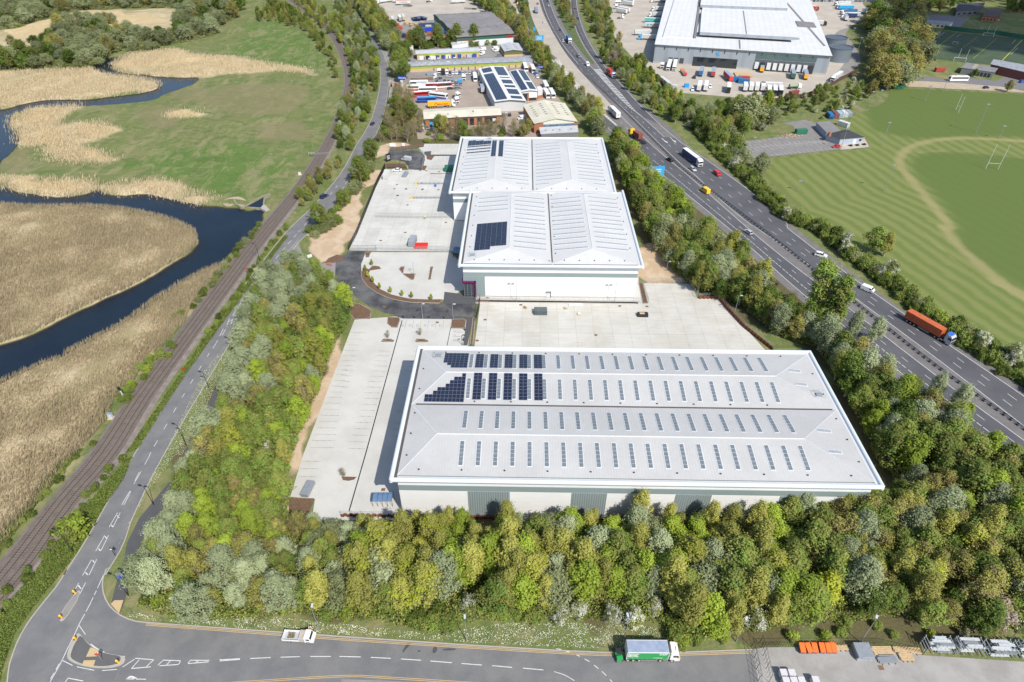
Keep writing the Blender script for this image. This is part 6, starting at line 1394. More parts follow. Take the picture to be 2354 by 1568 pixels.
for fr, s_, h, l, m_, hd in (('m', '803,1345', 5.2, 'dark lamp post against the white wall, left pair', DKMETAL, 'flat'), ('m', '872,1405', 9.5, 'tall steel lamp with double head in front of the white wall, left', STEEL, 'double'), ('m', '1880,1358', 5.2, 'dark lamp post against the white wall, right pair', DKMETAL, 'flat'), ('m', '1958,1418', 9.5, 'tall steel lamp with double head in front of the white wall, right', STEEL, 'double'),
 ('11', '560,628', 6, 'steel lamp on the bend kerb, left of two', STEEL, 'flat'), ('11', '770,630', 6, 'steel lamp on the bend kerb, right of two', STEEL, 'flat'), ('11', '500,330', 5.5, 'lamp in the crescent planting bed of the small car park', STEEL, 'flat'), ('11', '2240,300', 4, 'lamp by the pond in the sandy ground', STEEL, 'flat'), ('11', '90,515', 6, 'steel lamp inside the planted corner by the bend', STEEL, 'flat'),
 ('11', '832,812', 4, 'dark lamp by the electric bays behind the near roof', DKMETAL, 'flat'), ('21', '352,605', 8, 'lamp leaning over the rusty sheet pile wall', STEEL, 'flat'), ('c', '1172,1340', 6, 'lamp in front of the golden sapling by the terrace', STEEL, 'flat'), ('10', '372,515', 7, 'tall lamp at the estate entrance', STEEL, 'flat'), ('b', '2160,470', 8, 'tall lamp beside the motorway trees', STEEL, 'flat'), ('i', '528,1415', 6, 'lamp behind the parked red coaches', STEEL, 'flat')):
 lamp(fr, s_, h, l, 0 if hd == 'double' else .4, 0, m_, hd)
for k, (s_, t_) in enumerate((('2017,918', 15.5), ('1368,1003', 12), ('1385,1320', 12.5), ('1668,700', 9), ('1788,640', 10), ('1338,730', 9), ('1280,740', 9), ('1190,790', 9), ('790,1320', 5), ('556,1203', 7), ('458,1112', 12), ('1085,1035', 11), ('1098,850', 9), ('2175,960', 7), ('1232,412', 9), ('1206,350', 9), ('1160,280', 9))):
 names = ('tallest floodlight mast beside the far touch line', 'pale floodlight mast in front of the scuffed far turf', 'floodlight mast standing in the striped turf', 'leaning looking mast below the sparse tree', 'mast below the young trees', 'mast at the right edge of the scrub', 'mast in front of the grey leafless tree', 'mast beside the dark scrub bushes', 'short pole at the hedge end of the stripes', 'pole beside the rubble heap of the car park', 'tall mast in the club car park', 'tall mast by the patio tables', 'mast beside the striped containers', 'small pole in the worn oval track', 'mast on the inner bend of the service road', 'second mast on the bend of the service road', 'third mast on the bend of the service road')
 p = PL('20', s_)[0]; t = thing('floodlight_mast', names[k], 'floodlight', (p[0], p[1], 0)); mb = MB(); mb.tube((0, 0, 0), (0, 0, t_), .13, .08, 6); mb.build('pole', STEEL, t); mb = MB(); mb.box(-.8, .8, -.15, .25, t_-.1, t_+.35); mb.build('lamp_head', STEEL, t)
# ---------------------------------------------------------------- signs and bollards
def bollard(fr, s_, label):
 p = PL(fr, s_)[0]; t = thing('traffic_bollard', label, 'bollard', (p[0], p[1], .14)); mb = MB(); mb.use(mat('bollard_yellow', (.85, .42, .02), .4, var=0))
 mb.tube((0, 0, 0), (0, 0, .75), .28, .22, 10); mb.build('shell', None, t); mb = MB(); mb.tube((0, 0, .75), (0, 0, 1.05), .26, .2, 10); mb.tube((0, 0, 1.05), (0, 0, 1.15), .2, .05, 10); mb.build('cap', MATS['bollard_yellow'], t)
 mb = MB(); mb.box(-.17, .17, -.31, -.26, .15, .6); mb.build('sign_plate', NAVY, t)
for fr, s_, l in (('02', '517,955', 'yellow bollard at the upper end of the long traffic island'), ('02', '425,1125', 'yellow bollard at the lower end of the long traffic island'), ('02', '524,1275', 'yellow bollard on the top corner of the triangular island'), ('02', '815,1435', 'yellow bollard on the right corner of the triangular island'), ('01', '1742,412', 'yellow bollard on the small island by the new junction')): bollard(fr, s_, l)
def sign(fr, s_, h, w_, ht, m_, label, ang=0, txt=None, shape='box', tm=WHITE, posts=2, tsize=None):
 p = PL(fr, s_)[0]; t = thing('road_sign' if 'sign' in label else 'display_board', label, 'sign', (p[0], p[1], 0), ang); mb = MB()
 for x in ((-w_*.3, w_*.3) if posts == 2 else (0,)): mb.tube((x, .08, 0), (x, .08, h), .06, n=6)
 mb.build('post', STEEL if m_ is not DKMETAL else DKMETAL, t); mb = MB()
 if shape == 'box': mb.box(-w_/2, w_/2, -.05, .02, h-ht, h)
 elif shape == 'round': mb.tube((0, -.06, h-ht/2), (0, .0, h-ht/2), w_/2, n=20)
 else: mb.xprism([(-w_/2, h-ht), (w_/2, h-ht), (0, h)], -.05, .02)
 mb.build('sign_face', m_, t)
 if shape == 'tri': mb = MB(); mb.xprism([(-w_*.3, h-ht*.85), (w_*.3, h-ht*.85), (0, h-ht*.25)], -.07, -.05); mb.build('sign_centre', WHITE, t)
 if shape == 'box' and m_ is not WHITE and not txt and w_ > 2.5:
  mb = MB()
  for k in range(3): mb.box(-w_*.3, w_*.3, -.07, -.05, h-ht*(.35+.2*k), h-ht*(.28+.2*k))
  mb.build('lettering', WHITE, t)
 if txt: text_mb(txt, tsize or ht*.6, 'lettering', tm, t, (-w_*.42, -.07, h-ht*.72), (pi/2, 0, 0), .01)
 return t
sign('i', '557,870', 4.6, 7, 4.2, SKY, 'blue motorway direction sign on the grass between slip road and carriageway'); sign('i', '456,650', 3, 2, 2.8, SKY, 'small narrow blue sign at the grass edge of the concrete carriageway', posts=1)
sign('i', '700,1045', 4.2, 4, 3.2, REDP, 'red and white triangular warning sign on the grass tip', shape='tri', posts=1); sign('i', '105,125', 4, 3, 2.6, REDP, 'red and white triangular sign at the top of the left slip road', shape='tri', posts=1)
sign('i', '1908,1220', 5, 4.2, 3.6, STEEL, 'grey backed triangular sign beside the mauve blossoming tree', shape='tri'); sign('a', '2180,215', 3.5, 4, 2.6, SKY, 'light blue sign beside the left slip road at the top edge')
sign('21', '-240,-80', 5.6, 7, 5.4, SKY, 'big blue direction sign rising among the trees beside the motorway', ang=-.3) if False else sign('j', '955,1600', 5.5, 7.2, 5.2, SKY, 'big blue direction sign rising among the trees beside the motorway', ang=.1)
sign('j', '357,200', 2, 1, 1, NAVY, 'x', ang=0) if False else None
sign('c', '232,390', 7.5, 4.6, 2.4, mat('sign_deep_blue', (.01, .05, .32), .4, var=0), 'deep blue dealer sign on a pale pedestal at the estate entrance', txt='VOLVO', tsize=1.5); sign('c', '232,392', 5, 1.6, 4.9, PLASTW, 'pale pedestal sign board under the deep blue dealer sign', posts=1)
sign('d', '858,330', 6, 3.6, 1.8, MATS['sign_deep_blue'], 'deep blue sign on a single pole beside the red and white coaches', posts=1, txt='VOLVO', tsize=1.0); sign('c', '115,375', 2.6, 1.6, 1.8, REDP, 'small red and white sign at the estate entrance', posts=1)
sign('02', '862,905', 4, 1.0, 1.0, BLUEP, 'round blue cycle sign beside the junction lamp', shape='round', posts=1) ; sign('02', '875,900', 5, 1.6, 1.4, STEEL, 'round pale mirror sign above the footway', shape='round', posts=1)
sign('02', '795,698', 3.4, 1.2, 1.1, DKMETAL, 'dark backed triangular sign on the verge before the junction', shape='tri', posts=1); sign('02', '706,1422', 3.2, .9, .9, REDP, 'round red and white sign on the triangular island', shape='round', posts=1)
sign('01', '1268,995', 1.6, .9, .9, REDP, 'small pink and red square sign beside the railway', posts=1); sign('01', '1712,325', 3, .9, .9, REDP, 'round red sign on the kerb opposite the small island', shape='round', posts=1)
sign('k', '338,525', 2.4, 3.2, 1.8, WHITE, 'white site board beside the bark bed, left of two'); sign('k', '540,515', 2.2, 1.3, 1.6, WHITE, 'narrow white site board beside the bark bed, right of two')
sign('k', '262,790', 4.2, 2.6, 3.6, DKMETAL, 'tall blank black sign board beside the tarmac turning head', ang=.5)
sign('c', '0,0', 1, 1, 1, WHITE, 'x') if False else None
def fence(pts, h, label, m_, step=2.6, mesh=False, rails=2, pr=.05, name='fence', thick=None, posts=True):
 L = resample(pts, max(2, int(plen(pts)/step)+1)); o = L[0]; t = thing(name, label, 'fence', (o[0], o[1], 0)); Q = [(p[0]-o[0], p[1]-o[1]) for p in L]
 if posts:
  mb = MB()
  for p in Q: mb.tube((p[0], p[1], 0), (p[0], p[1], h+.1), pr, n=5)
  q = mb.build('posts', m_, t); q['kind'] = 'stuff' if len(Q) > 100 else ''
  if len(Q) <= 100: del q['kind']
 mb = MB()
 for i in range(len(Q)-1):
  a, b = Q[i], Q[i+1]
  if thick: mb.mesh([(a[0], a[1], .05), (b[0], b[1], .05), (b[0], b[1], h), (a[0], a[1], h)], [(0, 1, 2, 3)])
  for k in range(rails):
   z = h*(k+1)/rails if rails > 1 else h
   mb.tube((a[0], a[1], z-.03), (b[0], b[1], z-.03), .03, n=4, caps=False)
  if mesh:
   n = max(2, int(hypot(b[0]-a[0], b[1]-a[1])/mesh))
   for j in range(n):
    x, y = a[0]+(b[0]-a[0])*j/n, a[1]+(b[1]-a[1])*j/n; mb.tube((x, y, .05), (x, y, h), .016 if mesh < .2 else .03, n=3, caps=False)
 mb.build('panels', m_, t); return t
CHOC = mat('brown_sheet_fence', (.10, .055, .045), .8, var=.15, stripes=None); RUSTP = mat('rusty_sheet_pile', (.2, .07, .03), .85, c2=(.13, .05, .03), scale=1.0)
fence(O('885,386 864,430 842,485 820,540 801,576'), 2.4, 'dark steel palisade fence along the left side of the pale service yard', DKMETAL, 2.4, mesh=.22)
fence(O('865,575 950,577 1040,579 1062,579'), 2.2, 'see through mesh fence at the near end of the pale service yard', STEEL, 2.4, mesh=.4)
fence(PL('10', '240,1500 400,1506 560,1508 770,1505'), 2.2, 'see through mesh fence across the middle of the pale service yard', STEEL, 2.4, mesh=.4)
fence(PL('10', '590,1172 700,1172 740,1172'), 2.2, 'short mesh fence beside the small rear car park', STEEL, 2.4, mesh=.4)
fence(PL('m', '425,1395 870,1403 1300,1412 1700,1418 2265,1425'), 2.2, 'steel mesh fence on the bark strip in front of the white wall', STEEL, 3.0, mesh=.4)
fence(PL('m', '2265,1200 2290,1290 2335,1425'), 2.2, 'mesh fence at the right corner of the bark strip', STEEL, 3.0, mesh=.4)
fence(PL('11', '2090,385 2200,384 2354,386')+PL('21', '50,395 95,492'), 2.2, 'mesh fence along the back of the front yard beside the pond', STEEL, 3.0, mesh=.5)
fence(PL('11', '925,648 945,575 955,500'), 2.4, 'black gate and fence across the entrance to the front yard', DKMETAL, 2.0, mesh=.3, name='gate')
fence(PL('11', '55,160 240,162'), 2.4, 'black sliding gate at the mouth of the pale service yard', DKMETAL, 3.0, mesh=.3, name='gate')
fence(PL('k', '245,920 430,922 610,925'), 2.4, 'dark steel gate panel behind the white saloon car', DKMETAL, 3, mesh=.25, name='gate')
fence(PL('k', '195,920 60,1170 0,1300'), 2.4, 'dark palisade fence behind the white shipping container', DKMETAL, 3, mesh=.25)
fence(PL('k', '250,590 470,590 710,585 810,600 900,650 940,700 900,860 890,950'), 2.1, 'temporary steel fence curving round the tarmac turning head', STEEL, 3.2, mesh=.6)
fence(PL('20', '0,738 60,765 180,760 250,740'), 2.4, 'dark brown fence at the foot of the grass bank', CHOC, 2.5, thick=True)
fence(PL('20', '600,712 740,690 860,665 980,620 1080,560 1200,500'), 2.6, 'long rusty brown sheet fence curving below the distribution yard', CHOC, 2.5, thick=True)
fence(PL('j', '700,0 780,90 860,150 930,200 1010,290 1060,370 1130,430 1180,480 1260,570 1340,640 1440,680'), 2.6, 'dark brown fence between the motorway bank and the distribution yard', CHOC, 3, thick=True)
fence(PL('h', '715,490 1100,540 1600,580 1770,610 2047,650'), 3.2, 'dark screened fence along the far side of the sports pitch', DKGREEN, 3, mesh=.6, thick=True)
fence(PL('h', '320,1435 600,1465 1000,1490 1500,1520 2047,1555'), 1.3, 'low wooden rail fence between gravel strip and playing field', mat('weathered_wood', (.3, .27, .2), .9), 3)
fence(PL('h', '240,400 400,280 500,190'), 4, 'dark lattice fence beside the tall oaks', GREYP, 3, mesh=.8)
fence(PL('h', '280,930 340,800 440,680 560,590 600,470'), 4, 'tall dark green net fence at the left end of the sports pitch', DKGREEN, 3, mesh=.8)
fence(PL('22', '540,1328 780,1322 1050,1322 1400,1322 1650,1378'), 2.4, 'thin dark fence on the brown bank behind the orange skips', DKMETAL, 3, mesh=.5)
fence(PL('22', '470,1325 500,1450 520,1568 530,1640'), 2.6, 'black steel gate frame at the end of the side road', DKMETAL, 2.2, mesh=.8, name='gate')
fence(PL('22', '525,1300 560,1420 590,1568'), 3.4, 'second black gate leaf folded beside the storage yard', DKMETAL, 2.2, mesh=.8, name='gate')
def wall(fr, s_, h, th_, m_, label, name='retaining_wall', rail=True):
 p = PL(fr, s_); o = p[0]; t = thing(name, label, 'wall', (o[0], o[1], 0)); Q = [(a[0]-o[0], a[1]-o[1]) for a in p]; mb = MB()
 for i in range(len(Q)-1):
  a, b = Q[i], Q[i+1]; L = hypot(b[0]-a[0], b[1]-a[1]); n = max(1, int(L/.7))
  for k in range(n):
   x, y = a[0]+(b[0]-a[0])*(k+.5)/n, a[1]+(b[1]-a[1])*(k+.5)/n; an = atan2(b[1]-a[1], b[0]-a[0]); o_ = (.12 if k % 2 else -.12)
   mb.obox((x-sin(an)*o_, y+cos(an)*o_), L/n+.02, th_, h, an)
 mb.build('piles', m_, t)
 if rail:
  mb = MB()
  for i in range(len(Q)-1):
   a, b = Q[i], Q[i+1]; L = hypot(b[0]-a[0], b[1]-a[1]); n = max(1, int(L/2.5))
   for k in range(n+1): x, y = a[0]+(b[0]-a[0])*k/n, a[1]+(b[1]-a[1])*k/n; mb.tube((x, y, h), (x, y, h+1.1), .04, n=5)
   for z in (.55, 1.1): mb.tube((a[0], a[1], h+z), (b[0], b[1], h+z), .035, n=5)
  mb.build('handrail', STEEL, t)
 return t
wall('21', '110,492 245,490 300,560 420,690 620,850', 1.2, .3, RUSTP, 'rusty sheet pile wall with a handrail round the corner of the front yard')
wall('12', '0,424 300,428 875,436 1400,448 2354,462', .9, .3, RUSTP, 'rusty retaining wall with a handrail along the foot of the near warehouse'); wall('22', '0,455 700,452 1280,462', .9, .3, RUSTP, 'right part of the rusty retaining wall below the near warehouse')
sl = PL('00', '1615,1385 1630,1415 1660,1432 1690,1430 1705,1422 1750,1395 1810,1360 1862,1345'); o = sl[0]
t = thing('sluice', 'curved concrete sluice walls where the side channel meets the river', 'sluice', (o[0], o[1], 0)); CW = mat('mossy_concrete', (.27, .25, .18), .9, c2=(.2, .19, .12), scale=.6)
for nm, pp in (('wing_wall', sl), ('side_wall', PL('00', '1865,1347 1855,1358 1826,1372 1820,1412')), ('weir_beam', PL('00', '1700,1430 1792,1437'))):
 q = resample([(p[0]-o[0], p[1]-o[1]) for p in pp], 24); mb = MB(); A, B_ = offset(q, -.35), offset(q, .35); zt = .7 if nm != 'weir_beam' else .2
 for i in range(23): mb.prism([A[i], B_[i], B_[i+1], A[i+1]], -1.2, zt)
 mb.build(nm, CW, t)
q = [(p[0]-o[0], p[1]-o[1]) for p in PL('00', '1795,1440 1820,1412 1860,1450 1830,1458')]; mb = MB(); mb.prism(q, -1, .35); mb.build('slab', KERB, t)
sheet('side_channel', PL('00', '1690,1432 1755,1398 1815,1365 1858,1350 1824,1374 1818,1412 1794,1438'), MATS_W, .16)
sheet('sandy_bank', cat(PL('00', '1540,1385 1600,1362 1650,1360 1690,1378 1698,1400 1670,1425 1640,1420 1622,1400 1600,1418 1550,1420'), 3, True), mat('sandy_bank', (.42, .33, .24), .9, c2=(.33, .25, .18), scale=.8), .14, thick=.3)
def cab(fr, s_, w_, d, h, label, m_=PLASTW, name='equipment_cabinet'):
 p = PL(fr, s_)[0]; t = thing(name, label, 'cabinet', (p[0], p[1], 0)); mb = MB(); mb.box(-w_/2, w_/2, -d/2, d/2, .1, h); mb.build('body', m_, t); mb = MB(); mb.box(-w_/2-.3, w_/2+.4, -d/2-.6, d/2+.3, 0, .1); mb.build('base', BUFF, t)
 mb = MB(); mb.box(-w_/2-.05, w_/2+.05, -d/2-.05, d/2+.05, h, h+.06); mb.build('lid', STEEL, t)
 mb = MB(); mb.box(-w_*.45, -.02, -d/2-.03, -d/2, .25, h-.15); mb.box(.02, w_*.45, -d/2-.03, -d/2, .25, h-.15); mb.build('doors', m_, t); return t
cab('01', '768,1312', 1.1, .7, 1.7, 'pale blue signalling cabinet on a small slab beside the ballast', mat('pale_blue_cabinet', (.45, .55, .62), .5, var=.05)); cab('00', '2068,1205', 1.2, .8, 1.4, 'cream cabinet with yellow rails beside the railway')
p = PL('01', '865,1198')[0]; t = thing('railway_signal', 'railway signal on a short white mast beside the green bank', 'signal', (p[0], p[1], 0)); mb = MB(); mb.tube((0, 0, 0), (0, 0, 4.6), .12, .1, 8); mb.tube((.5, .2, 0), (.1, .1, 4.2), .04, n=4); mb.build('mast', PLASTW, t); mb = MB(); mb.box(-.3, .3, -.25, .15, 4.4, 5.6); mb.build('signal_head', DKMETAL, t)
for s_, l in (('1692,85', 'upper of two small solar panels on posts by the river'), ('1667,118', 'lower of two small solar panels on posts by the river')):
 p = PL('01', s_)[0]; t = thing('solar_panel', l, 'solar panel', (p[0], p[1], 0)); mb = MB(); mb.tube((0, 0, 0), (0, 0, 2.2), .06, n=6); mb.build('post', STEEL, t); mb = MB(); mb.mesh([(-.5, -.3, 1.7), (.5, -.3, 1.7), (.5, .3, 2.8), (-.5, .3, 2.8), (-.5, -.24, 1.66), (.5, -.24, 1.66), (.5, .36, 2.76), (-.5, .36, 2.76)], [(0, 1, 2, 3), (7, 6, 5, 4), (0, 4, 5, 1), (1, 5, 6, 2), (2, 6, 7, 3), (3, 7, 4, 0)]); mb.build('panel', PV, t)
p = PL('00', '2155,1070')[0]; t = thing('foot_crossing', 'timber foot crossing over the two railway tracks', 'crossing', (p[0], p[1], 0)); q = PL('00', '2140,1075 2150,1062 2265,1055 2268,1068'); mb = MB(); mb.prism([(a[0]-p[0], a[1]-p[1]) for a in q], .3, .58); mb.build('deck', SHOULD, t)
mb = MB()
for x in (0, 1.5, 3): mb.tube((x-2, 0, 0), (x-2, 0, 1.3), .05, n=5)
mb.tube((-2, 0, 1.2), (1, 0, 1.2), .05, n=5); mb.build('gate', PLASTW, t)
p = PL('21', '2028,870')[0]; t = thing('emergency_phone', 'orange and white emergency phone post on the motorway verge', 'emergency phone', (p[0], p[1], 0)); mb = MB(); mb.use(PLASTW); mb.box(-.18, .18, -.15, .15, 0, .7); mb.use(ORANGE); mb.box(-.2, .2, -.17, .17, .7, 1.5); mb.use(PLASTW); mb.box(-.2, .2, -.17, .17, 1.5, 2.0); mb.build('post', None, t); mb = MB(); mb.box(-1.2, -.3, -.2, .2, 0, .4); mb.build('base', KERB, t)
# ---------------------------------------------------------------- vehicles
def mk_car(kind='hatch', col=WHITE):
 """dict part -> MB; x forward, origin on the ground at mid length."""
 L, W_, H = {'hatch': (4.1, 1.75, 1.5), 'saloon': (4.7, 1.82, 1.45), 'suv': (4.6, 1.88, 1.72), 'estate': (4.7, 1.8, 1.5), 'pickup': (5.2, 1.9, 1.8), 'minivan': (4.4, 1.85, 1.85)}[kind]
 h = L/2; w = W_/2; b = MB(); b.use(col); zb = .30; zs = H*.58; zw = H
 prof = [(-h, zb+.1), (-h+.05, zs-.06), (-h+.2, zs+.02), (h*.38, zs+.02), (h-.35, zs-.14), (h-.04, zs-.3), (h, zb+.12), (h-.15, zb), (-h+.15, zb)]
 b.xprism(prof, -w, w)
 x0, x1, x2, x3 = {'hatch': (-h+.12, -h+.5, h*.18, h*.45), 'saloon': (-h+.65, -h+1.35, h*.12, h*.42), 'suv': (-h+.1, -h+.4, h*.2, h*.45), 'estate': (-h+.1, -h+.45, h*.15, h*.43), 'pickup': (-h*.12, -h*.05, h*.3, h*.5), 'minivan': (-h+.06, -h+.25, h*.35, h*.68)}[kind]
 g = MB(); g.use(GLASS); wi = w-.08; wt = w-.28
 g.mesh([(x0, -wi, zs), (x3, -wi, zs), (x3, wi, zs), (x0, wi, zs), (x1, -wt, zw-.05), (x2, -wt, zw-.05), (x2, wt, zw-.05), (x1, wt, zw-.05)], [(4, 5, 6, 7), (0, 1, 5, 4), (1, 2, 6, 5), (2, 3, 7, 6), (3, 0, 4, 7)])
 b.mesh([(x1-.06, -wt-.03, zw-.06), (x2+.04, -wt-.03, zw-.06), (x2+.04, wt+.03, zw-.06), (x1-.06, wt+.03, zw-.06), (x1+.05, -wt+.06, zw), (x2-.1, -wt+.06, zw), (x2-.1, wt-.06, zw), (x1+.05, wt-.06, zw)], [(4, 5, 6, 7), (0, 1, 5, 4), (1, 2, 6, 5), (2, 3, 7, 6), (3, 0, 4, 7), (3, 2, 1, 0)])
 for s in (-1, 1): b.tube((x2+.02, s*(wt-.0), zw-.04), (x3, s*(wi-.0), zs), .04, n=4); b.tube((x1, s*wt, zw-.05), (x0, s*wi, zs), .06, n=4); b.tube(((x1+x2)/2, s*(wt+.01), zw-.05), ((x1+x2)/2, s*wi, zs), .045, n=4)
 if kind == 'pickup': b.use(BLACKP); b.box(-h+.15, x0-.1, -w+.12, w-.12, zs, zs+.035)
 parts = [('body', b), ('windows', g)]
 l = MB(); l.use(LAMPW)
 for s in (-1, 1): l.box(h-.14, h+.01, s*(w-.28)-.18, s*(w-.28)+.18, zs-.34, zs-.2)
 l.use(REDP)
 for s in (-1, 1): l.box(-h-.01, -h+.08, s*(w-.22)-.14, s*(w-.22)+.14, zs-.26, zs-.08)
 parts.append(('lights', l))
 for x in (-h*.6, h*.63):
  for s in (-1, 1): q = MB(); q.use(TYRE); q.wheel(x, s*(w-.09), .33, .22, HUB, 12); parts.append(('wheel', q))
 return parts
def mk_van(col=WHITE, L=5.3, H=2.3, tip=False):
 h = L/2; w = .98; b = MB(); b.use(col)
 if not tip:
  b.xprism([(-h, .4), (-h, H-.1), (-h+.1, H), (h*.42, H), (h*.52, H-.12), (h*.78, 1.3), (h-.08, 1.05), (h, .6), (h-.1, .35), (-h+.1, .35)], -w, w)
 else:
  b.xprism([(h-1.9, .45), (h-1.9, 2.1), (h-.95, 2.15), (h-.75, 2.0), (h-.35, 1.3), (h-.02, 1.05), (h, .5)], -w, w)
 g = MB(); g.use(GLASS)
 x0, x1 = (h*.545, h*.765) if not tip else (h-.74, h-.38); z0, z1 = (H-.17, 1.34) if not tip else (1.97, 1.33)
 g.mesh([(x0, -w+.1, z0+.02), (x1, -w+.12, z1+.02), (x1, w-.12, z1+.02), (x0, w-.1, z0+.02)], [(0, 1, 2, 3)])
 for s in (-1, 1): g.box(*( (h*.25, h*.6) if not tip else (h-1.5, h-.75)), s*(w+.005)-.006, s*(w+.005)+.006, 1.3, 1.78)
 parts = [('body', b), ('windows', g)]
 if tip:
  d = MB(); d.use(SILVER); d.box(-h, h-2.0, -w-.08, w+.08, .82, .92); d.use(WHITE); d.box(-h, -h+.05, -w-.08, w+.08, .92, 1.5); d.box(-h, h-2.9, -w-.08, -w-.03, .92, 1.4); d.box(-h, h-2.9, w+.03, w+.08, .92, 1.4); d.box(h-2.95, h-2.9, -w-.08, w+.08, .92, 1.9)
  d.use(BEIGE); d.box(h-2.85, h-2.0, -w-.05, w+.05, .92, 1.75); parts.append(('tipper_bed', d))
  r = MB(); rg = random.Random(4); r.use(LM['brown'])
  for k in range(120): x, y = rg.uniform(-h+.9, -h+2.2), rg.uniform(-.6, .6); z = .95+rg.random()*.35; r.box(x, x+.2, y, y+.06, z, z+.05)
  parts.append(('load', r))
 for x in (-h*.58, h*.62):
  for s in (-1, 1): q = MB(); q.use(TYRE); q.wheel(x, s*(w-.12), .36, .25, HUB, 12); parts.append(('wheel', q))
 return parts
def mk_tractor(col=WHITE, x0=0.0, roofcol=None, deflect=True):
 """tractor unit, front at x0+6, rear at x0."""
 f = x0+6.0; w = 1.24; parts = []
 c = MB(); c.use(col); c.xprism([(f-2.3, .95), (f-2.3, 3.35), (f-1.9, 3.7), (f-.7, 3.55), (f-.18, 3.0), (f-.02, 1.9), (f, .55), (f-.2, .4), (f-1.2, .4), (f-1.3, .95)], -w, w)
 if deflect: c.use(roofcol or col); c.mesh([(f-2.3, -w+.1, 3.3), (f-.75, -w+.15, 3.55), (f-.75, w-.15, 3.55), (f-2.3, w-.1, 3.3), (f-2.25, -w+.15, 3.95), (f-2.25, w-.15, 3.95)], [(4, 1, 2, 5), (0, 1, 4), (2, 3, 5), (3, 0, 4, 5)])
 parts.append(('cab', c)); g = MB(); g.use(GLASS)
 g.mesh([(f-.15, -w+.1, 2.95), (f-.01, -w+.1, 2.0), (f-.01, w-.1, 2.0), (f-.15, w-.1, 2.95)], [(0, 1, 2, 3)])
 for s in (-1, 1): g.box(f-1.35, f-.3, s*(w+.006)-.006, s*(w+.006)+.006, 2.1, 2.85)
 g.use(DKMETAL); g.box(f-.0, f+.03, -w+.25, w-.25, .75, 1.5); parts.append(('windscreen', g))
 for s in (-1, 1): m_ = MB(); m_.use(DKMETAL); m_.box(f-.35, f-.15, s*(w+.18)-.09, s*(w+.18)+.09, 2.0, 2.8); parts.append(('mirror', m_))
 k = MB(); k.use(CHASSIS); k.box(x0, f-.5, -.5, .5, .6, .95); k.use(STEEL)
 for s in (-1, 1): k.tube((x0+2.4, s*.95, .75), (x0+3.4, s*.95, .75), .28, n=8)
 parts.append(('chassis', k))
 for x, d in ((x0+.9, 1), (x0+2.15, 1), (f-1.35, 0)):
  for s in (-1, 1): q = MB(); q.use(TYRE); q.wheel(x, s*.98, .5, .5 if d else .32, HUB, 14); parts.append(('wheel', q))
 return parts
def mk_trailer(x0, L, side, roof=None, rear=None, h0=1.05, H=3.95, front=None, skel=False, box=None, wheels=3, curtain=False):
 """semi-trailer from x0 to x0+L."""
 w = 1.27; P = []; b = MB(); x1 = x0+L; bx0, bx1 = box or (x0, x1)
 if not skel or box:
  b.use(side); b.box(bx0, bx1, -w, w, h0+.15, H-.02)
  b.use(roof or side); b.box(bx0-.01, bx1+.01, -w-.012, w+.012, H-.06, H)
  b.use(rear or side); b.box(bx0-.03, bx0, -w, w, h0+.1, H-.05)
  b.use(DKMETAL); b.box(bx0-.045, bx0-.03, -.02, .02, h0+.2, H-.1)
  if side in CONTC:
   b.use(side)
   for k in range(int((bx1-bx0)/.55)):
    for s in (-1, 1): b.box(bx0+.2+k*.55, bx0+.45+k*.55, s*(w+.02)-.02, s*(w+.02)+.02, h0+.35, H-.25)
  P.append(('box_body' if not skel else 'container', b))
 k = MB(); k.use(CHASSIS); k.box(x0, x1-.2, -.55, .55, .85, h0+.12); k.use(STEEL); k.box(x0+5.2, x1-4.2, -w+.03, -w+.07, .55, .9); k.box(x0+5.2, x1-4.2, w-.07, w-.03, .55, .9); k.use(CHASSIS); k.box(x0, x0+.15, -w+.1, w-.1, .5, .7)
 for s in (-1, 1): k.box(x1-3.0, x1-2.85, s*.7-.06, s*.7+.06, .3, 1.0)
 P.append(('chassis', k))
 for i in range(wheels):
  for s in (-1, 1): q = MB(); q.use(TYRE); q.wheel(x0+1.3+i*1.32, s*1.03, .5, .4, HUB, 14); P.append(('wheel', q))
 return P
CONTC = set()
def cont_mat(n, c): m_ = mat(n, c, .55, 0, c2=tuple(v*.8 for v in c), scale=.8, co='obj'); CONTC.add(m_); return m_
C_OR = cont_mat('orange_container', (.52, .12, .04)); C_RED = cont_mat('red_container', (.45, .06, .04)); C_BRN = cont_mat('brown_container', (.25, .07, .055)); C_BLU = cont_mat('blue_container', (.03, .16, .36)); C_WHT = cont_mat('white_container', (.60, .60, .58)); C_GRN = cont_mat('green_container', (.03, .17, .1)); C_DBL = cont_mat('dark_blue_container', (.03, .06, .16)); C_GRY = cont_mat('grey_container', (.3, .33, .36)); C_LBL = cont_mat('pale_blue_container', (.33, .45, .55))
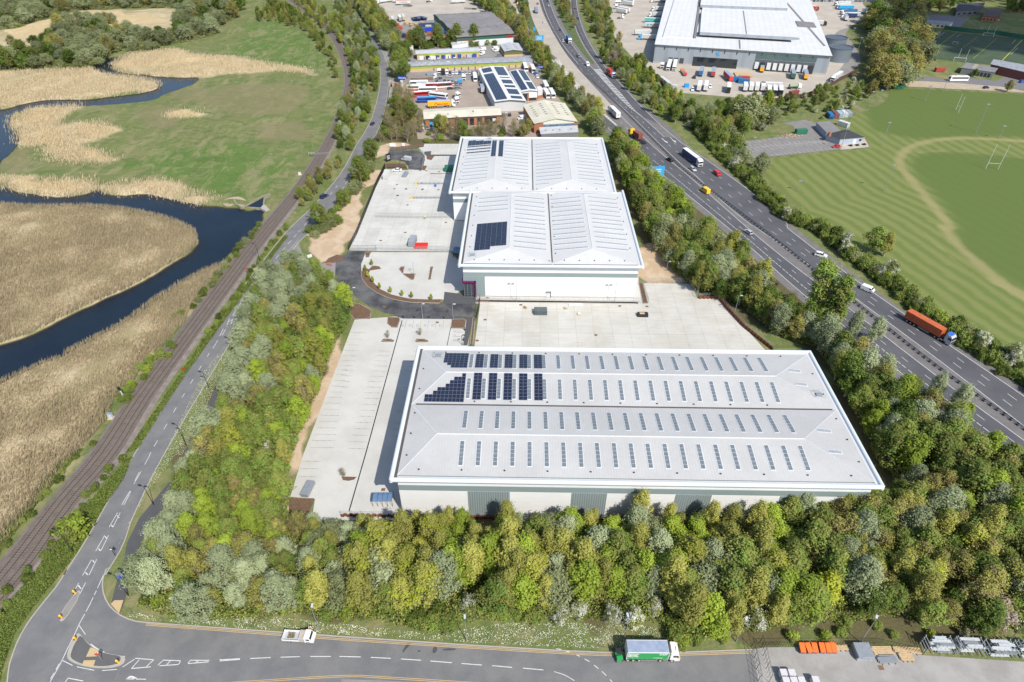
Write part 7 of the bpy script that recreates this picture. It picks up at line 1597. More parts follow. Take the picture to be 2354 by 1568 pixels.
def mk_coach(col=WHITE, roof=None, L=12.2, H=3.3, skirt=None):
 h = L/2; w = 1.27; b = MB(); b.use(col); b.xprism([(-h, .4), (-h+.05, H-.25), (-h+.25, H), (h-.5, H), (h-.15, H-.4), (h, 1.3), (h-.03, .35)], -w, w)
 b.use(roof or col); b.box(-h+.3, h-.6, -w+.1, w-.1, H, H+.05); b.box(-h+2, -h+3.4, -.7, .7, H, H+.22); b.box(1, 2.4, -.7, .7, H, H+.22)
 if skirt: b.use(skirt); b.box(-h+.02, h-.05, -w-.012, w+.012, .4, 1.25)
 g = MB(); g.use(GLASS)
 for s in (-1, 1): g.box(-h+.4, h-.9, s*(w+.01)-.01, s*(w+.01)+.01, 1.75, 2.75)
 g.mesh([(h-.13, -w+.12, H-.42), (h+.01, -w+.1, 1.45), (h+.01, w-.1, 1.45), (h-.13, w-.12, H-.42)], [(0, 1, 2, 3)])
 P = [('body', b), ('windows', g)]
 for x in (-h+2.6, h-2.6):
  for s in (-1, 1): q = MB(); q.use(TYRE); q.wheel(x, s*1.05, .5, .35, HUB, 12); P.append(('wheel', q))
 return P
def mk_container(L, m_, H=2.6, W_=2.44):
 b = MB(); b.use(m_); b.box(-L/2, L/2, -W_/2, W_/2, .1, H)
 for k in range(int(L/.6)):
  for s in (-1, 1): b.box(-L/2+.25+k*.6, -L/2+.5+k*.6, s*(W_/2+.02)-.02, s*(W_/2+.02)+.02, .3, H-.2)
 f = MB(); f.use(m_)
 for x in (-L/2, L/2):
  for s in (-1, 1): f.box(x-.07, x+.07, s*W_/2-.07, s*W_/2+.07, 0, H+.03)
 d = MB(); d.use(STEEL)
 for y in (-.7, -.3, .3, .7): d.tube((-L/2-.05, y, .3), (-L/2-.05, y, H-.2), .03, n=5)
 return [('shell', b), ('corner_posts', f), ('door_bars', d)]
VC = {}
def put(key, maker, pos, rz, name, label, cat_, group=None, joined=False, z=0.05):
 ck = (key, joined)
 if ck in VC:
  src = VC[ck]
  t = copy_tree(src); t.location = (pos[0], pos[1], z); t.rotation_euler = (0, 0, rz)
  t['label'] = label
  if group: t['group'] = group
  elif 'group' in t.keys(): del t['group']
  return t
 parts = maker()
 if joined:
  j = MB()
  for nm, p in parts:
   o = len(j.v); j.v += p.v; j.f += [tuple(i+o for i in f) for f in p.f]; ids = []
   for m_ in p.mats: j.use(m_); ids.append(j.cm)
   j.m += [ids[q] for q in p.m]
  t = j.build(name, None, None, loc=(pos[0], pos[1], z), rz=rz); tag(t, label, cat_, group)
 else:
  t = thing(name, label, cat_, (pos[0], pos[1], z), rz, group)
  for nm, p in parts: p.build(nm, None, t)
 VC[ck] = t; return t
def at2(fr, s_):     # rear point, front point on the ground -> centre, heading
 a, b = PL(fr, s_); return ((a[0]+b[0])/2, (a[1]+b[1])/2), atan2(b[1]-a[1], b[0]-a[0])
def carp(fr, s_, kind, col, label, name=None, group=None, joined=None):
 p, rz = at2(fr, s_); joined = p[1] > 260 if joined is None else joined
 nm = {'hatch': 'hatchback_car', 'saloon': 'saloon_car', 'suv': 'suv_car', 'estate': 'estate_car', 'pickup': 'pickup_truck', 'minivan': 'minivan'}[kind]
 return put((kind, col.name), lambda: mk_car(kind, col), p, rz, nm, label, 'car' if kind != 'pickup' else 'pickup', group, joined)
def vanp(fr, s_, label, col=WHITE, L=5.3, H=2.3, joined=None):
 p, rz = at2(fr, s_); joined = p[1] > 260 if joined is None else joined
 return put(('van', col.name, L, H), lambda: mk_van(col, L, H), p, rz, 'van', label, 'van', None, joined)
def lorry(fr, s_, label, cab, trailer, roofcol=None, joined=None, L=13.6, name='articulated_lorry', z=.05):
 """artic: s_ gives rear and front ground points."""
 p, rz = at2(fr, s_); joined = p[1] > 270 if joined is None else joined
 T = L+2.9; h = T/2
 mkr = lambda: mk_trailer(-h, L, **trailer)+mk_tractor(cab, h-6.0, roofcol)
 return put(label, mkr, p, rz, name, label, 'lorry', None, joined, z)
def trailerp(fr, s_, label, L=13.6, **k):
 p, rz = at2(fr, s_); return put(label, lambda: mk_trailer(-L/2, L, **k), p, rz, 'trailer', label, 'trailer', None, p[1] > 270)
def tractorp(fr, s_, label, col=WHITE):
 p, rz = at2(fr, s_); return put(('tractor', col.name), lambda: mk_tractor(col, -3.0), p, rz, 'tractor_unit', label, 'lorry cab', None, p[1] > 270)
def coachp(fr, s_, label, col=WHITE, roof=None, skirt=None, L=12.2):
 p, rz = at2(fr, s_); return put(('coach', col.name, roof.name if roof else '', skirt.name if skirt else '', L), lambda: mk_coach(col, roof, L, 3.3, skirt), p, rz, 'coach', label, 'coach', None, p[1] > 270)
def contp(fr, s_, label, m_, L=6.1, H=2.6, name='shipping_container', z=.05):
 p, rz = at2(fr, s_); return put(('cont', m_.name, L, H), lambda: mk_container(L, m_, H), p, rz, name, label, 'container', None, p[1] > 270, z)
p, rz = at2('12', '1935,1385 2318,1388')
def green_lorry():
 P = []; b = MB(); x0, x1 = -5.1, 3.2; b.use(GREENP); b.box(x0, x1, -1.27, 1.27, 1.15, 3.85); b.use(PLASTW); b.box(x0-.03, x1+.03, -1.31, 1.31, 3.8, 3.9)
 for x in (x0, x1-.08): b.box(x-.02, x+.1, -1.3, 1.3, 1.1, 3.9)
 for k in range(9): b.box(x0+.3+k*.95, x0+.36+k*.95, -1.3, -1.27, 1.2, 1.4)
 P.append(('curtain_body', b)); r = MB(); r.use(CURTAIN); r.box(x0+.15, x1-.15, -1.17, 1.17, 3.9, 3.93); P.append(('roof_sheet', r))
 c = MB(); c.use(WHITE); f = 5.6; c.xprism([(f-2.0, .9), (f-2.0, 3.5), (f-1.0, 3.35), (f-.4, 2.9), (f-.03, 1.8), (f, .5), (f-1.1, .45), (f-1.2, .9)], -1.22, 1.22); c.mesh([(f-2.0, -1.1, 3.45), (f-.9, -1.0, 3.3), (f-.9, 1.0, 3.3), (f-2.0, 1.1, 3.45), (f-1.95, -1.05, 3.85), (f-1.95, 1.05, 3.85)], [(4, 1, 2, 5), (0, 1, 4), (2, 3, 5), (3, 0, 4, 5)]); P.append(('cab', c))
 g = MB(); g.use(GLASS); g.mesh([(f-.37, -1.1, 2.85), (f-.02, -1.1, 1.85), (f-.02, 1.1, 1.85), (f-.37, 1.1, 2.85)], [(0, 1, 2, 3)]); g.box(f-1.5, f-.5, -1.235, -1.22, 1.95, 2.6); g.box(f-1.5, f-.5, 1.22, 1.235, 1.95, 2.6); g.box(f-1.3, f-.95, -.45, .45, 3.3, 3.4); P.append(('windows', g))
 k = MB(); k.use(CHASSIS); k.box(x0, f-.5, -.5, .5, .7, 1.15); k.use(STEEL); k.box(-2.1, 1.2, -1.25, -1.2, .55, .75); k.box(-2.1, 1.2, 1.2, 1.25, .55, .75); P.append(('chassis', k))
 for x in (-4.7, -3.6, -2.4, 1.8, 4.1):
  for s in (-1, 1): q = MB(); q.use(TYRE); q.wheel(x, s*1.0, .48, .45, mat('cream_hub', (.5, .48, .36), .5, var=0), 14); P.append(('wheel', q))
 for s in (-1, 1): m_ = MB(); m_.use(YELLOW); m_.box(f-.5, f-.25, s*1.36-.1, s*1.36+.1, 2.0, 2.6); P.append(('mirror', m_))
 return P
t = put('green_lorry', green_lorry, p, rz, 'curtain_sided_lorry', 'green curtain sided lorry with a blue grey roof parked by the double yellow lines', 'lorry')
text_mb('CCF', .85, 'lettering', WHITE, t, (1.2, -1.285, 3.0), (pi/2, 0, 0), .03, xs=1.0)
for i, s_ in enumerate(('DRYWALL', 'CEILINGS', 'INSULATION')): text_mb(s_, .46, 'lettering', WHITE, t, (-4.9+.2*(i == 9), -1.285, 3.15-i*.5), (pi/2, 0, 0), .02, xs=(1.0, .95, .78)[i])
text_mb('www.ccfltd.co.uk', .26, 'lettering', WHITE, t, (.2, -1.285, 1.75), (pi/2, 0, 0), .01)
text_mb('CCF', .5, 'lettering', GREENP, t, (3.95, -.5, 3.56), (0, -.15, pi/2), .02)
p, rz = at2('12', '1890,1400 1925,1395')
def forklift():
 P = []; b = MB(); b.use(GREENP); b.box(-.9, .9, -.6, .6, .3, 1.0); b.box(-.9, -.3, -.6, .6, 1.0, 1.5); b.use(DKMETAL)
 for x in (-.2, .8):
  for y in (-.55, .55): b.box(x-.04, x+.04, y-.04, y+.04, 1.0, 2.1)
 b.box(-.3, .9, -.6, .6, 2.1, 2.16); P.append(('body', b)); m_ = MB(); m_.use(DKMETAL)
 for y in (-.4, .4): m_.box(.95, 1.1, y-.06, y+.06, .2, 2.4); m_.box(1.1, 2.0, y-.06, y+.06, .2, .26)
 P.append(('mast', m_))
 for x, y in ((-.7, -.65), (-.7, .65), (.6, -.65), (.6, .65)): q = MB(); q.use(TYRE); q.wheel(x, y, .32, .2, HUB, 10); P.append(('wheel', q))
 return P
put('forklift', forklift, p, rz+pi*.5, 'truck_mounted_forklift', 'green forklift hanging on the back of the green lorry', 'forklift')
p, rz = at2('02', '1948,1262 2190,1275'); put('tipper', lambda: mk_van(WHITE, 6.5, 2.3, True), p, rz, 'tipper_truck', 'small white tipper truck with brush in its open bed on the double yellow lines', 'truck')
p, rz = at2('21', '1555,648 1820,800'); h = 8.2
def orange(): return mk_trailer(-h, 13.4, C_OR, skel=True, box=(-h, -h+12.6))+mk_tractor(SILVER, h-6.0, BLUEP)
put('orange', orange, p, rz, 'articulated_lorry', 'lorry with a long orange container and silver blue cab near the right edge', 'lorry', z=.06)
lorry('j', '1335,1290 1575,1470', 'white cabbed lorry with a dark blue curtain trailer and white roof', WHITE, dict(side=mat('dark_blue_curtain', (.03, .05, .16), .5, co='obj'), roof=PLASTW, rear=WHITE), joined=False)
lorry('j', '440,815 295,665', 'white box lorry driving away on the concrete carriageway', WHITE, dict(side=C_WHT, roof=PLASTW, rear=WHITE), joined=False, L=12.0)
ob = [o for o in COL.objects if o.get('label', '').startswith('white box lorry driving away')][0]
text_mb('FMT', 1.5, 'lettering', DKMETAL, ob, (-3.2, -1.32, 2.3) if False else (1.2, 1.31, 2.3), (pi/2, 0, pi), .04); text_mb('FMT', .8, 'lettering', REDP, ob, (-7.5, .8, 2.4), (pi/2, 0, -pi/2), .03)
p, rz = at2('j', '790,1140 600,1010'); h = 8.0
put('yellowcab', lambda: mk_trailer(-h, 13.0, C_BRN, skel=True, box=(-h+5.0, -h+11.2))+mk_tractor(YELLOW, h-6.0), p, rz, 'articulated_lorry', 'yellow cabbed lorry carrying one short brown red container driving away', 'lorry')
p, rz = at2('j', '282,160 370,225'); h = 5.6
put('redbox', lambda: mk_trailer(-h, 8.0, C_RED, skel=True, box=(-h, -h+6.6))+mk_tractor(WHITE, h-6.0, BLUEP), p, rz, 'articulated_lorry', 'short red container lorry with a blue roofed cab on the joining slip road', 'lorry')
p, rz = at2('i', '1150,840 1205,930'); h = 6.2
put('bluebox', lambda: mk_trailer(-h, 9.2, C_BLU, box=(-h, -h+8.4))+mk_tractor(WHITE, h-6.0), p, rz, 'articulated_lorry', 'white cabbed lorry with a light blue container facing the camera', 'lorry', joined=True)
p, rz = at2('i', '508,308 480,215'); put('farred', lambda: mk_trailer(-6, 9, mat('grey_blue_box', (.2, .27, .42), .5, co='obj'), box=(-6, 3))+mk_tractor(REDP, 0), p, rz, 'articulated_lorry', 'distant lorry with grey blue box and red rear on the concrete carriageway', 'lorry', joined=True)
for a in (('21', '928,195 968,205', 'suv', WHITE, 'white car on the outer lane in front of the white van'), ('j', '1430,1475 1500,1530', 'estate', SILVER, 'silver estate car in the fast lane beside the dark blue trailer'), ('j', '1180,1395 1105,1350', 'suv', BLACKP, 'black taxi driving away below the median barrier'),
  ('21', '460,48 435,32', 'hatch', SILVER, 'silver blue car half hidden behind the tree tops'), ('i', '1355,1180 1410,1220', 'suv', GREYP, 'dark grey car in the middle lane above the white van'), ('i', '985,625 1015,665', 'hatch', BLACKP, 'black car on the inner lane above the blue lorry'), ('i', '1045,850 1070,900', 'hatch', SILVER, 'silver blue car beside the light blue container lorry'),
  ('i', '735,115 770,155', 'saloon', SILVER, 'silver car on the inner lane near the top edge'), ('i', '720,25 740,55', 'hatch', BLACKP, 'dark car just below the top edge on the inner lane'), ('i', '535,105 515,80', 'hatch', MAROON, 'dark red car on the concrete carriageway near the top edge'), ('i', '665,495 645,465', 'hatch', WHITE, 'white car alone on the concrete carriageway'),
  ('i', '1325,202 1300,170', 'hatch', MAROON, 'dark red car alone on the right slip road'), ('i', '1355,385 1385,425', 'suv', NAVY, 'first of three dark cars close together on the right slip road'), ('i', '1325,430 1355,470', 'hatch', BLACKP, 'middle of three dark cars close together on the right slip road'), ('i', '1310,470 1345,505', 'hatch', GREYP, 'last of three dark cars close together on the right slip road'),
  ('i', '58,215 35,190', 'hatch', MAROON, 'red car alone on the left slip road'), ('10', '205,870 225,850', 'hatch', NAVY, 'blue car on the main road bend beside the silver trees'), ('00', '2220,1372 2250,1352', 'suv', NAVY, 'dark car on the main road in front of the white van')):
 carp(*a, joined=False if a[0] in ('21', '00') else None)
vanp('i', '1545,1350 1590,1410', 'white van in the slow lane where the slip road joins'); vanp('21', '1238,425 1300,450', 'small white van on the outer lane behind the orange container lorry', L=4.5, H=1.9); vanp('00', '2160,1515 2195,1470', 'white van on the main road behind the dark car', L=5.4)
p, rz = at2('20', '215,1190 255,1225'); put(('van', 'red'), lambda: mk_van(REDP, 4.6, 1.9), p, rz, 'van', 'small red van on the motorway opposite the yellow van', 'van'); p, rz = at2('20', '172,1342 130,1312'); put(('van', 'yel'), lambda: mk_van(YELLOW, 5.2, 2.4), p, rz, 'van', 'yellow highway maintenance van seen between the tree tops', 'van')
p, rz = at2('k', '660,775 530,755'); put(('van', 'grey'), lambda: mk_van(SILVER, 5.0, 2.1), p, rz, 'van', 'silver grey van on the black tarmac turning head', 'van', joined=False)
carp('k', '505,965 325,965', 'saloon', WHITE, 'white saloon car at the back of the pale service yard', joined=False)
contp('k', '190,1165 250,1000', 'white shipping container in the corner of the pale service yard', C_WHT); contp('11', '480,150 505,80', 'grey green tool container with red doors beside the red barriers', C_GRY, 5.5)
def stack(n, L, W_, m_, gap=.03, th_=.18, rz=0, jit=.15, seed=1):
 rg = random.Random(seed); P = []
 for k in range(n): b = MB(); b.use(m_); b.obox((rg.gauss(0, jit*.3), rg.gauss(0, jit*.3)), L, W_, th_, rg.gauss(0, jit*.1), k*(th_+gap)); P.append(('layer', b))
 return P
def item(fr, s_, name, label, cat_, parts, rz=0, z=.04, group=None):
 p = PL(fr, s_)[0]; t = thing(name, label, cat_, (p[0], p[1], z), rz, group)
 for nm, b in parts: b.build(nm, None, t)
 return t
item('11', '1372,592', 'fence_panel_stack', 'big stack of dark grey mesh panels on the front yard', 'panel stack', stack(8, 4.4, 2.6, mat('dark_mesh_panel', (.13, .16, .17), .6, .3, var=.3)), 0)
def pallet_load(seed, col, n=5):
 rg = random.Random(seed); b = MB(); b.use(WOOD); b.box(-.6, .6, -.5, .5, 0, .14); c = MB(); c.use(col)
 for k in range(n): x, y, z = rg.uniform(-.35, .35), rg.uniform(-.3, .3), .14+rg.random()*.4; c.box(x-.25, x+.25, y-.2, y+.2, z, z+.3)
 return [('pallet', b), ('load', c)]
item('11', '1268,558', 'loaded_pallet', 'small brownish pallet load left of the dark panel stack', 'pallet', pallet_load(1, mat('block_brown', (.3, .24, .18), .8))); item('11', '1546,562', 'loaded_pallet', 'grey pallet load right of the dark panel stack', 'pallet', pallet_load(2, SILVER), .3); item('11', '1638,603', 'loaded_pallet', 'grey and white pallet load nearest the long pale pipes', 'pallet', pallet_load(3, WHITE, 8))
b = MB(); b.use(PLASTW)
for k in range(5): b.tube((-2.4, k*.28, .15), (2.4, k*.28+.1, .15), .13, n=8)
item('11', '1615,545', 'pipe_bundle', 'bundle of long pale pipes lying on the front yard', 'pipes', [('pipes', b)])
b = MB(); b.use(DKMETAL); b.box(-1.8, 1.8, -.9, .9, 0, 1.0); c = MB(); c.use(BUFF); c.box(-1.1, .6, -.5, .5, 1.0, 1.06); item('11', '2075,610', 'black_skip', 'low black skip with cream boards inside on the front yard', 'skip', [('bin', b), ('boards', c)], -.03)
for fr, s_, l in (('k', '575,1050', 'galvanised panel stack near the white shipping container'), ('02', '2125,245', 'long galvanised cage stack on the car park beside the lime trees')):
 item(fr, s_, 'steel_panel_stack', l, 'panel stack', stack(6, 1.9, 4.6, STEEL, seed=3), -.15)
P_ = []
for k in range(11): b = MB(); b.use(mat('barrier_red', (.7, .04, .03), .5, var=0)); b.box(-2.6, 2.6, k*.32, k*.32+.07, .35 if k < 9 else .35, 1.05); b.use(WHITE); b.box(-2.6, 2.6, k*.32, k*.32+.075, .72, .8); b.use(MATS['barrier_red']); b.box(-2.5, -2.3, k*.32, k*.32+.08, 0, .35); b.box(2.3, 2.5, k*.32, k*.32+.08, 0, .35); P_.append(('barrier', b))
item('11', '548,150', 'barrier_stack', 'red and white plastic barriers stacked in rows beside the tool container', 'barriers', P_, .02)
b = MB(); b.use(MATS['barrier_red'])
for x in (-1, 0, 1): b.box(x-.05, x+.05, -.05, .05, 0, 1.1)
b.box(-1.1, 1.1, -.04, .04, .95, 1.1); b.box(-1.1, 1.1, -.04, .04, .45, .6); item('01', '2270,265', 'safety_barrier', 'red safety barrier at the edge of the new access road', 'barrier', [('frame', b)], -.3)
item('01', '2135,205', 'white_bag', 'white bulk bag on the sandy ground by the junction', 'bag', [('bag', (lambda q: (q.use(PLASTW), q.box(-.9, .9, -.5, .5, 0, .8), q)[2])(MB()))], .5)
for fr, a, l in (('k', '765,1215 1300,1213', 'upper grey dock divider rail with a yellow end on the pale yard'), ('k', '680,1482 1230,1480', 'lower grey dock divider rail with a yellow end on the pale yard')):
 p, q = PL(fr, a); L = hypot(q[0]-p[0], q[1]-p[1]); t = thing('dock_rail', l, 'guard rail', (p[0], p[1], .03), atan2(q[1]-p[1], q[0]-p[0])); b = MB(); b.use(STEEL); b.box(.6, L, -.25, .25, .0, .5)
 for k in range(int(L/2)): b.box(.8+k*2, .9+k*2, -.4, .4, .1, 1.0)
 b.box(.6, L, -.03, .03, .9, 1.0); b.build('rail', None, t); b = MB(); b.use(YELLOW); b.box(-.2, .7, -.45, .45, 0, .9); b.build('end_stop', None, t)
item('k', '1140,1258', 'blue_barrel', 'small dark blue barrel on the pale service yard', 'barrel', [('barrel', (lambda q: (q.use(BLUEP), q.tube((0, 0, 0), (0, 0, 1.1), .5, n=12), q)[2])(MB()))]); item('k', '1400,960', 'green_tank', 'dark green tank in the shadow beside the rear warehouse', 'tank', [('tank', (lambda q: (q.use(C_GRN), q.box(-2.2, 2.2, -1.6, 1.6, 0, 2.4), q)[2])(MB()))])
def shelter():
 f = MB(); f.use(DKMETAL); r = MB(); r.use(mat('shelter_glazing', (.12, .2, .33), .15, 0, var=.2, spec=.7))
 for k in range(5):
  x = -2.4+k*1.2; pts = [(x, -1.2, 0), (x, -1.2, 2.0), (x, -.8, 2.35), (x, .4, 2.6), (x, 1.2, 2.5), (x, 1.2, 0)]
  for a, b_ in zip(pts[:-1], pts[1:]): f.tube(a, b_, .05, n=5)
 for y0, z0, y1, z1 in ((-1.2, 2.0, -.8, 2.35), (-.8, 2.35, .4, 2.6), (.4, 2.6, 1.2, 2.5)): r.mesh([(-2.4, y0, z0), (2.4, y0, z0), (2.4, y1, z1), (-2.4, y1, z1)], [(0, 1, 2, 3)])
 return [('frame', f), ('roof_glazing', r)]
item('12', '292,330', 'cycle_shelter', 'cycle shelter with a curved blue glazed roof beside the near warehouse', 'shelter', shelter(), 0); item('11', '795,195', 'smoking_shelter', 'small dark framed shelter in the shadow beside the middle warehouse', 'shelter', shelter(), pi/2)
for k, s_ in enumerate(('428,622', '504,624', '604,626', '708,628', '850,712', '842,782')): item('11', s_, 'charging_post', 'black electric charging post at the head of the marked bays', 'charging post', [('post', (lambda q: (q.use(DKMETAL), q.box(-.15, .15, -.12, .12, 0, 1.3), q)[2])(MB())), ('screen', (lambda q: (q.use(STEEL), q.box(-.1, .1, -.14, -.12, .9, 1.15), q)[2])(MB()))], group='charging posts along the electric bays')
for s_ in ('210,262', '165,300', '182,345', '216,380', '264,425', '338,452', '420,475', '484,488', '619,502'):
 p = PL('11', s_)[0]; plant('golden_maple', p[0], p[1], 2.6, label='small upright sapling planted in the curved bark bed', wsc=.75, parts=True, group='saplings along the curved bark bed')
for k, x in enumerate((812, 855, 897, 948, 990, 1028)):
 b = MB(); b.use(mat('orange_tarpaulin', (.85, .14, .01), .5, var=.05)); b.mesh([(x_*.62, y_*.75, z_) for x_, y_, z_ in ((-.85, -1.3, 1.05), (.85, -1.3, 1.05), (.85, 1.1, 1.45), (-.85, 1.1, 1.45), (-.85, -1.3, .9), (.85, -1.3, .9), (.85, 1.1, .9), (-.85, 1.1, .9))], [(0, 1, 2, 3), (4, 5, 1, 0), (5, 6, 2, 1), (6, 7, 3, 2), (7, 4, 0, 3)]); c = MB(); c.use(mat('bin_blue_grey', (.08, .13, .17), .6)); c.mesh([(x_*.62, y_*.75, z_) for x_, y_, z_ in ((-.7, -1.1, .15), (.7, -1.1, .15), (.7, .9, .15), (-.7, .9, .15), (-.83, -1.28, .9), (.83, -1.28, .9), (.83, 1.08, .9), (-.83, 1.08, .9))], [(0, 1, 5, 4), (1, 2, 6, 5), (2, 3, 7, 6), (3, 0, 4, 7)])
 item('22', f'{x},1345', 'covered_bin', ('leftmost of the orange topped bins in the storage yard', 'second orange topped bin from the left, slightly turned', 'third orange topped bin from the left', 'fourth orange topped bin from the left', 'fifth orange topped bin from the left', 'rightmost orange topped bin beside the pale boards')[k], 'bin', [('cover', b), ('bin', c)], .15 if k == 1 else -.05)
def planks(n, L, W_, m_=WOOD, seed=0, h=1):
 rg = random.Random(seed); b = MB(); b.use(m_)
 for j in range(h):
  for k in range(n): y = (k+.5)*W_/n-W_/2; o_ = rg.gauss(0, .12); b.box(-L/2+o_, L/2+o_, y-W_/n*.44, y+W_/n*.44, .15+j*.14, .27+j*.14)
 c = MB(); c.use(mat('bearer_wood', (.3, .2, .1), .8))
 for x in (-L*.35, 0, L*.35): c.box(x-.08, x+.08, -W_/2-.3, W_/2, 0, .15)
 return [('boards', b), ('bearers', c)]
for fr, s_, a, l, L, w_, m_ in (('22', '1080,1332', 0, 'short pale boards behind the rightmost orange bin', 3.0, 1.0, WOOD), ('22', '1372,1355', 0, 'wide pale timber stack in the middle of the storage yard', 4.0, 1.8, WOOD), ('22', '1540,1350', -.08, 'long pale timber stack left of the steel racks', 5.2, 1.2, WOOD), ('22', '1535,1395', 0, 'open timber frame of four rows lying on the yard', 2.6, 1.6, WOOD), ('22', '1408,1418', .05, 'narrow galvanised sheet pile in front of the timber', 3.8, 1.2, STEEL), ('22', '1395,1388', 0, 'thin galvanised strips between timber and sheet pile', 3.2, .4, STEEL)):
 item(fr, s_, 'timber_stack' if m_ is WOOD else 'steel_sheet_pile', l, 'timber' if m_ is WOOD else 'steel', planks(5, L, w_, m_, h=2), a)
item('22', '1228,1368', 'frame_stack', 'tall stack of galvanised frames on the storage yard', 'steel frames', stack(7, 3.2, 3.0, STEEL, th_=.2, seed=6))
for s_, l, r in (('745,1560', 'larger group of shrink wrapped white sacks on pallets at the bottom edge', 5), ('945,1555', 'smaller shrink wrapped white sack pallet at the bottom edge', 1)):
 P_ = []; rg = random.Random(r)
 for k in range(r):
  b = MB(); b.use(mat('white_sacks', (.62, .6, .62), .6, var=.25, scale=3)); x, y = (k % 3)*1.5-1.5, (k//3)*1.5-.5
  for j in range(5): b.obox((x+rg.gauss(0, .04), y+rg.gauss(0, .04)), 1.3, 1.2, .3, rg.gauss(0, .03), .1+j*.31)
  P_.append(('sack_stack', b))
 item('22', s_, 'sack_pallet', l, 'pallet', P_)
def rack(L, seed, full=True):
 rg = random.Random(seed); f = MB(); f.use(mat('rack_steel', (.38, .41, .43), .5, .4, var=.1)); P_ = []
 for k in range(int(L/1.6)+1):
  x = -L/2+k*1.6; f.box(x-.08, x+.08, 1.0, 1.2, 0, 3.4);
  for z in (.3, 1.25, 2.2, 3.1): f.box(x-.06, x+.06, -1.2, 1.1, z, z+.12)
 P_.append(('rack_frame', f))
 for z in (.45, 1.4, 2.35, 3.25):
  for j in range(3):
   if rg.random() < .85 or not full:
    b = MB(); b.use(mat('zinc_profile', (.62, .65, .67), .45, .1, var=.2, scale=2) if rg.random() < .7 else STEEL); x = rg.uniform(-L*.2, L*.2); l_ = rg.uniform(2.5, 4.5); y = -1.0+j*.7
    for q in range(4): b.box(x-l_/2+rg.gauss(0, .1), x+l_/2+rg.gauss(0, .1), y+q*.15, y+q*.15+.11, z, z+.1+.12*rg.random())
    P_.append(('steel_profile', b))
 return P_
item('22', '1760,1340', 'storage_rack', 'left galvanised storage rack loaded with long steel profiles', 'rack', rack(6.5, 1), -.03); item('22', '1960,1350', 'storage_rack', 'second galvanised storage rack from the left with a wide top load', 'rack', rack(6.0, 2), -.03); item('22', '2170,1365', 'storage_rack', 'third galvanised storage rack from the left with stepped loads', 'rack', rack(6.5, 3), -.03); item('22', '2370,1375', 'storage_rack', 'galvanised storage rack cut off by the right edge', 'rack', rack(6.5, 4), -.03)
RW_ = [('400,350 700,345', WHITE, MAROON, 'white coach with a dark window band, topmost of the parked row'), ('520,400 815,395', REDP, None, 'red coach behind the white coach with the orange tail'), ('855,395 1140,375', REDP, WHITE, 'bright red coach at the right of the parked row'), ('405,430 600,430', WHITE, ORANGE, 'short white coach with an orange tail at the left of the row'), ('580,470 860,465', WHITE, REDP, 'white coach with a red skirt in the middle of the row'),
 ('500,560 755,540', REDP, None, 'red coach with dark windows left of the purple blue one'), ('765,560 1065,600', WHITE, mat('violet_blue_paint', (.08, .09, .4), .3), 'violet blue coach in the lower part of the row'), ('490,665 900,650', BLUEP, NAVY, 'long royal blue coach above the yellow trailer lorry')]
for s_, c_, sk_, l in RW_: coachp('c', s_, l, c_, WHITE if c_ is not BLUEP else SKY, sk_)
lorry('c', '725,765 1225,735', 'yellow trailer lorry with a white cab behind the cream terrace roof', WHITE, dict(side=mat('amber_trailer', (.85, .42, .01), .5, co='obj'), roof=SILVER, rear=SILVER), joined=True)
ob = [o for o in COL.objects if o.get('label', '').startswith('yellow trailer lorry')][0]; text_mb('MEACHERS', 1.25, 'lettering', REDP, ob, (-2.9, -1.31, 1.7), (pi/2, 0, 0), .03, xs=1.1)
b = MB(); b.use(REDP); b.mesh([(-4.6, -1.3, 1.8), (-3.4, -1.3, 3.4), (-3.1, -1.3, 3.4), (-4.0, -1.3, 1.8)], [(0, 3, 2, 1)]); b.mesh([(-3.4, -1.3, 3.4), (-2.4, -1.3, 2.6), (-2.7, -1.3, 2.6), (-3.5, -1.3, 3.1)], [(3, 2, 1, 0)]); b.build('emblem', None, ob)
coachp('c', '1590,160 1615,300', 'white coach parked alone facing the camera in the brown yard', WHITE)
for s_, c_, l in (('985,225 815,215', WHITE, 'white tractor unit side on beside the walled compound'), ('930,80 935,170', WHITE, 'white tractor unit facing the camera at the back of the yard'), ('1000,85 1005,175', BLACKP, 'black tractor unit between the white tractor and the white van'), ('1375,190 1400,285', WHITE, 'white tractor unit with an orange roof panel in the yard'), ('1190,560 1300,595', WHITE, 'white tractor unit at the right end of the coach rows'), ('1170,620 1310,720', WHITE, 'white tractor unit above the yellow trailer lorry cab')): tractorp('c', s_, l, c_)
p, rz = at2('c', '1765,535 1720,385'); put('purplebox', lambda: mk_trailer(-4.5, 8, PURPLE, CURTAIN, SILVER, wheels=2)+mk_tractor(MAROON, -.8), p, rz+pi if False else rz, 'box_lorry', 'purple box lorry with a blue grey roof beside the workshop wall', 'lorry', joined=True)
vanp('c', '1070,90 1075,155', 'white van in the row of cars behind the yard'); rowc = [(1125, NAVY), (1185, WHITE), (1250, WHITE), (1310, BLUEP), (1370, SILVER), (1435, SILVER), (1498, SILVER), (1560, BLACKP), (1625, BLACKP)]
nm_ = {'navy_paint': 'dark blue', 'white_paint': 'white', 'blue_paint': 'blue', 'silver_paint': 'silver', 'black_paint': 'black', 'grey_paint': 'dark grey', 'maroon_paint': 'maroon', 'red_paint': 'red', 'green_paint': 'green', 'sky_blue_paint': 'light blue'}
ordn = ['first', 'second', 'third', 'fourth', 'fifth', 'sixth', 'seventh', 'eighth', 'ninth', 'tenth', 'eleventh', 'twelfth', 'thirteenth']
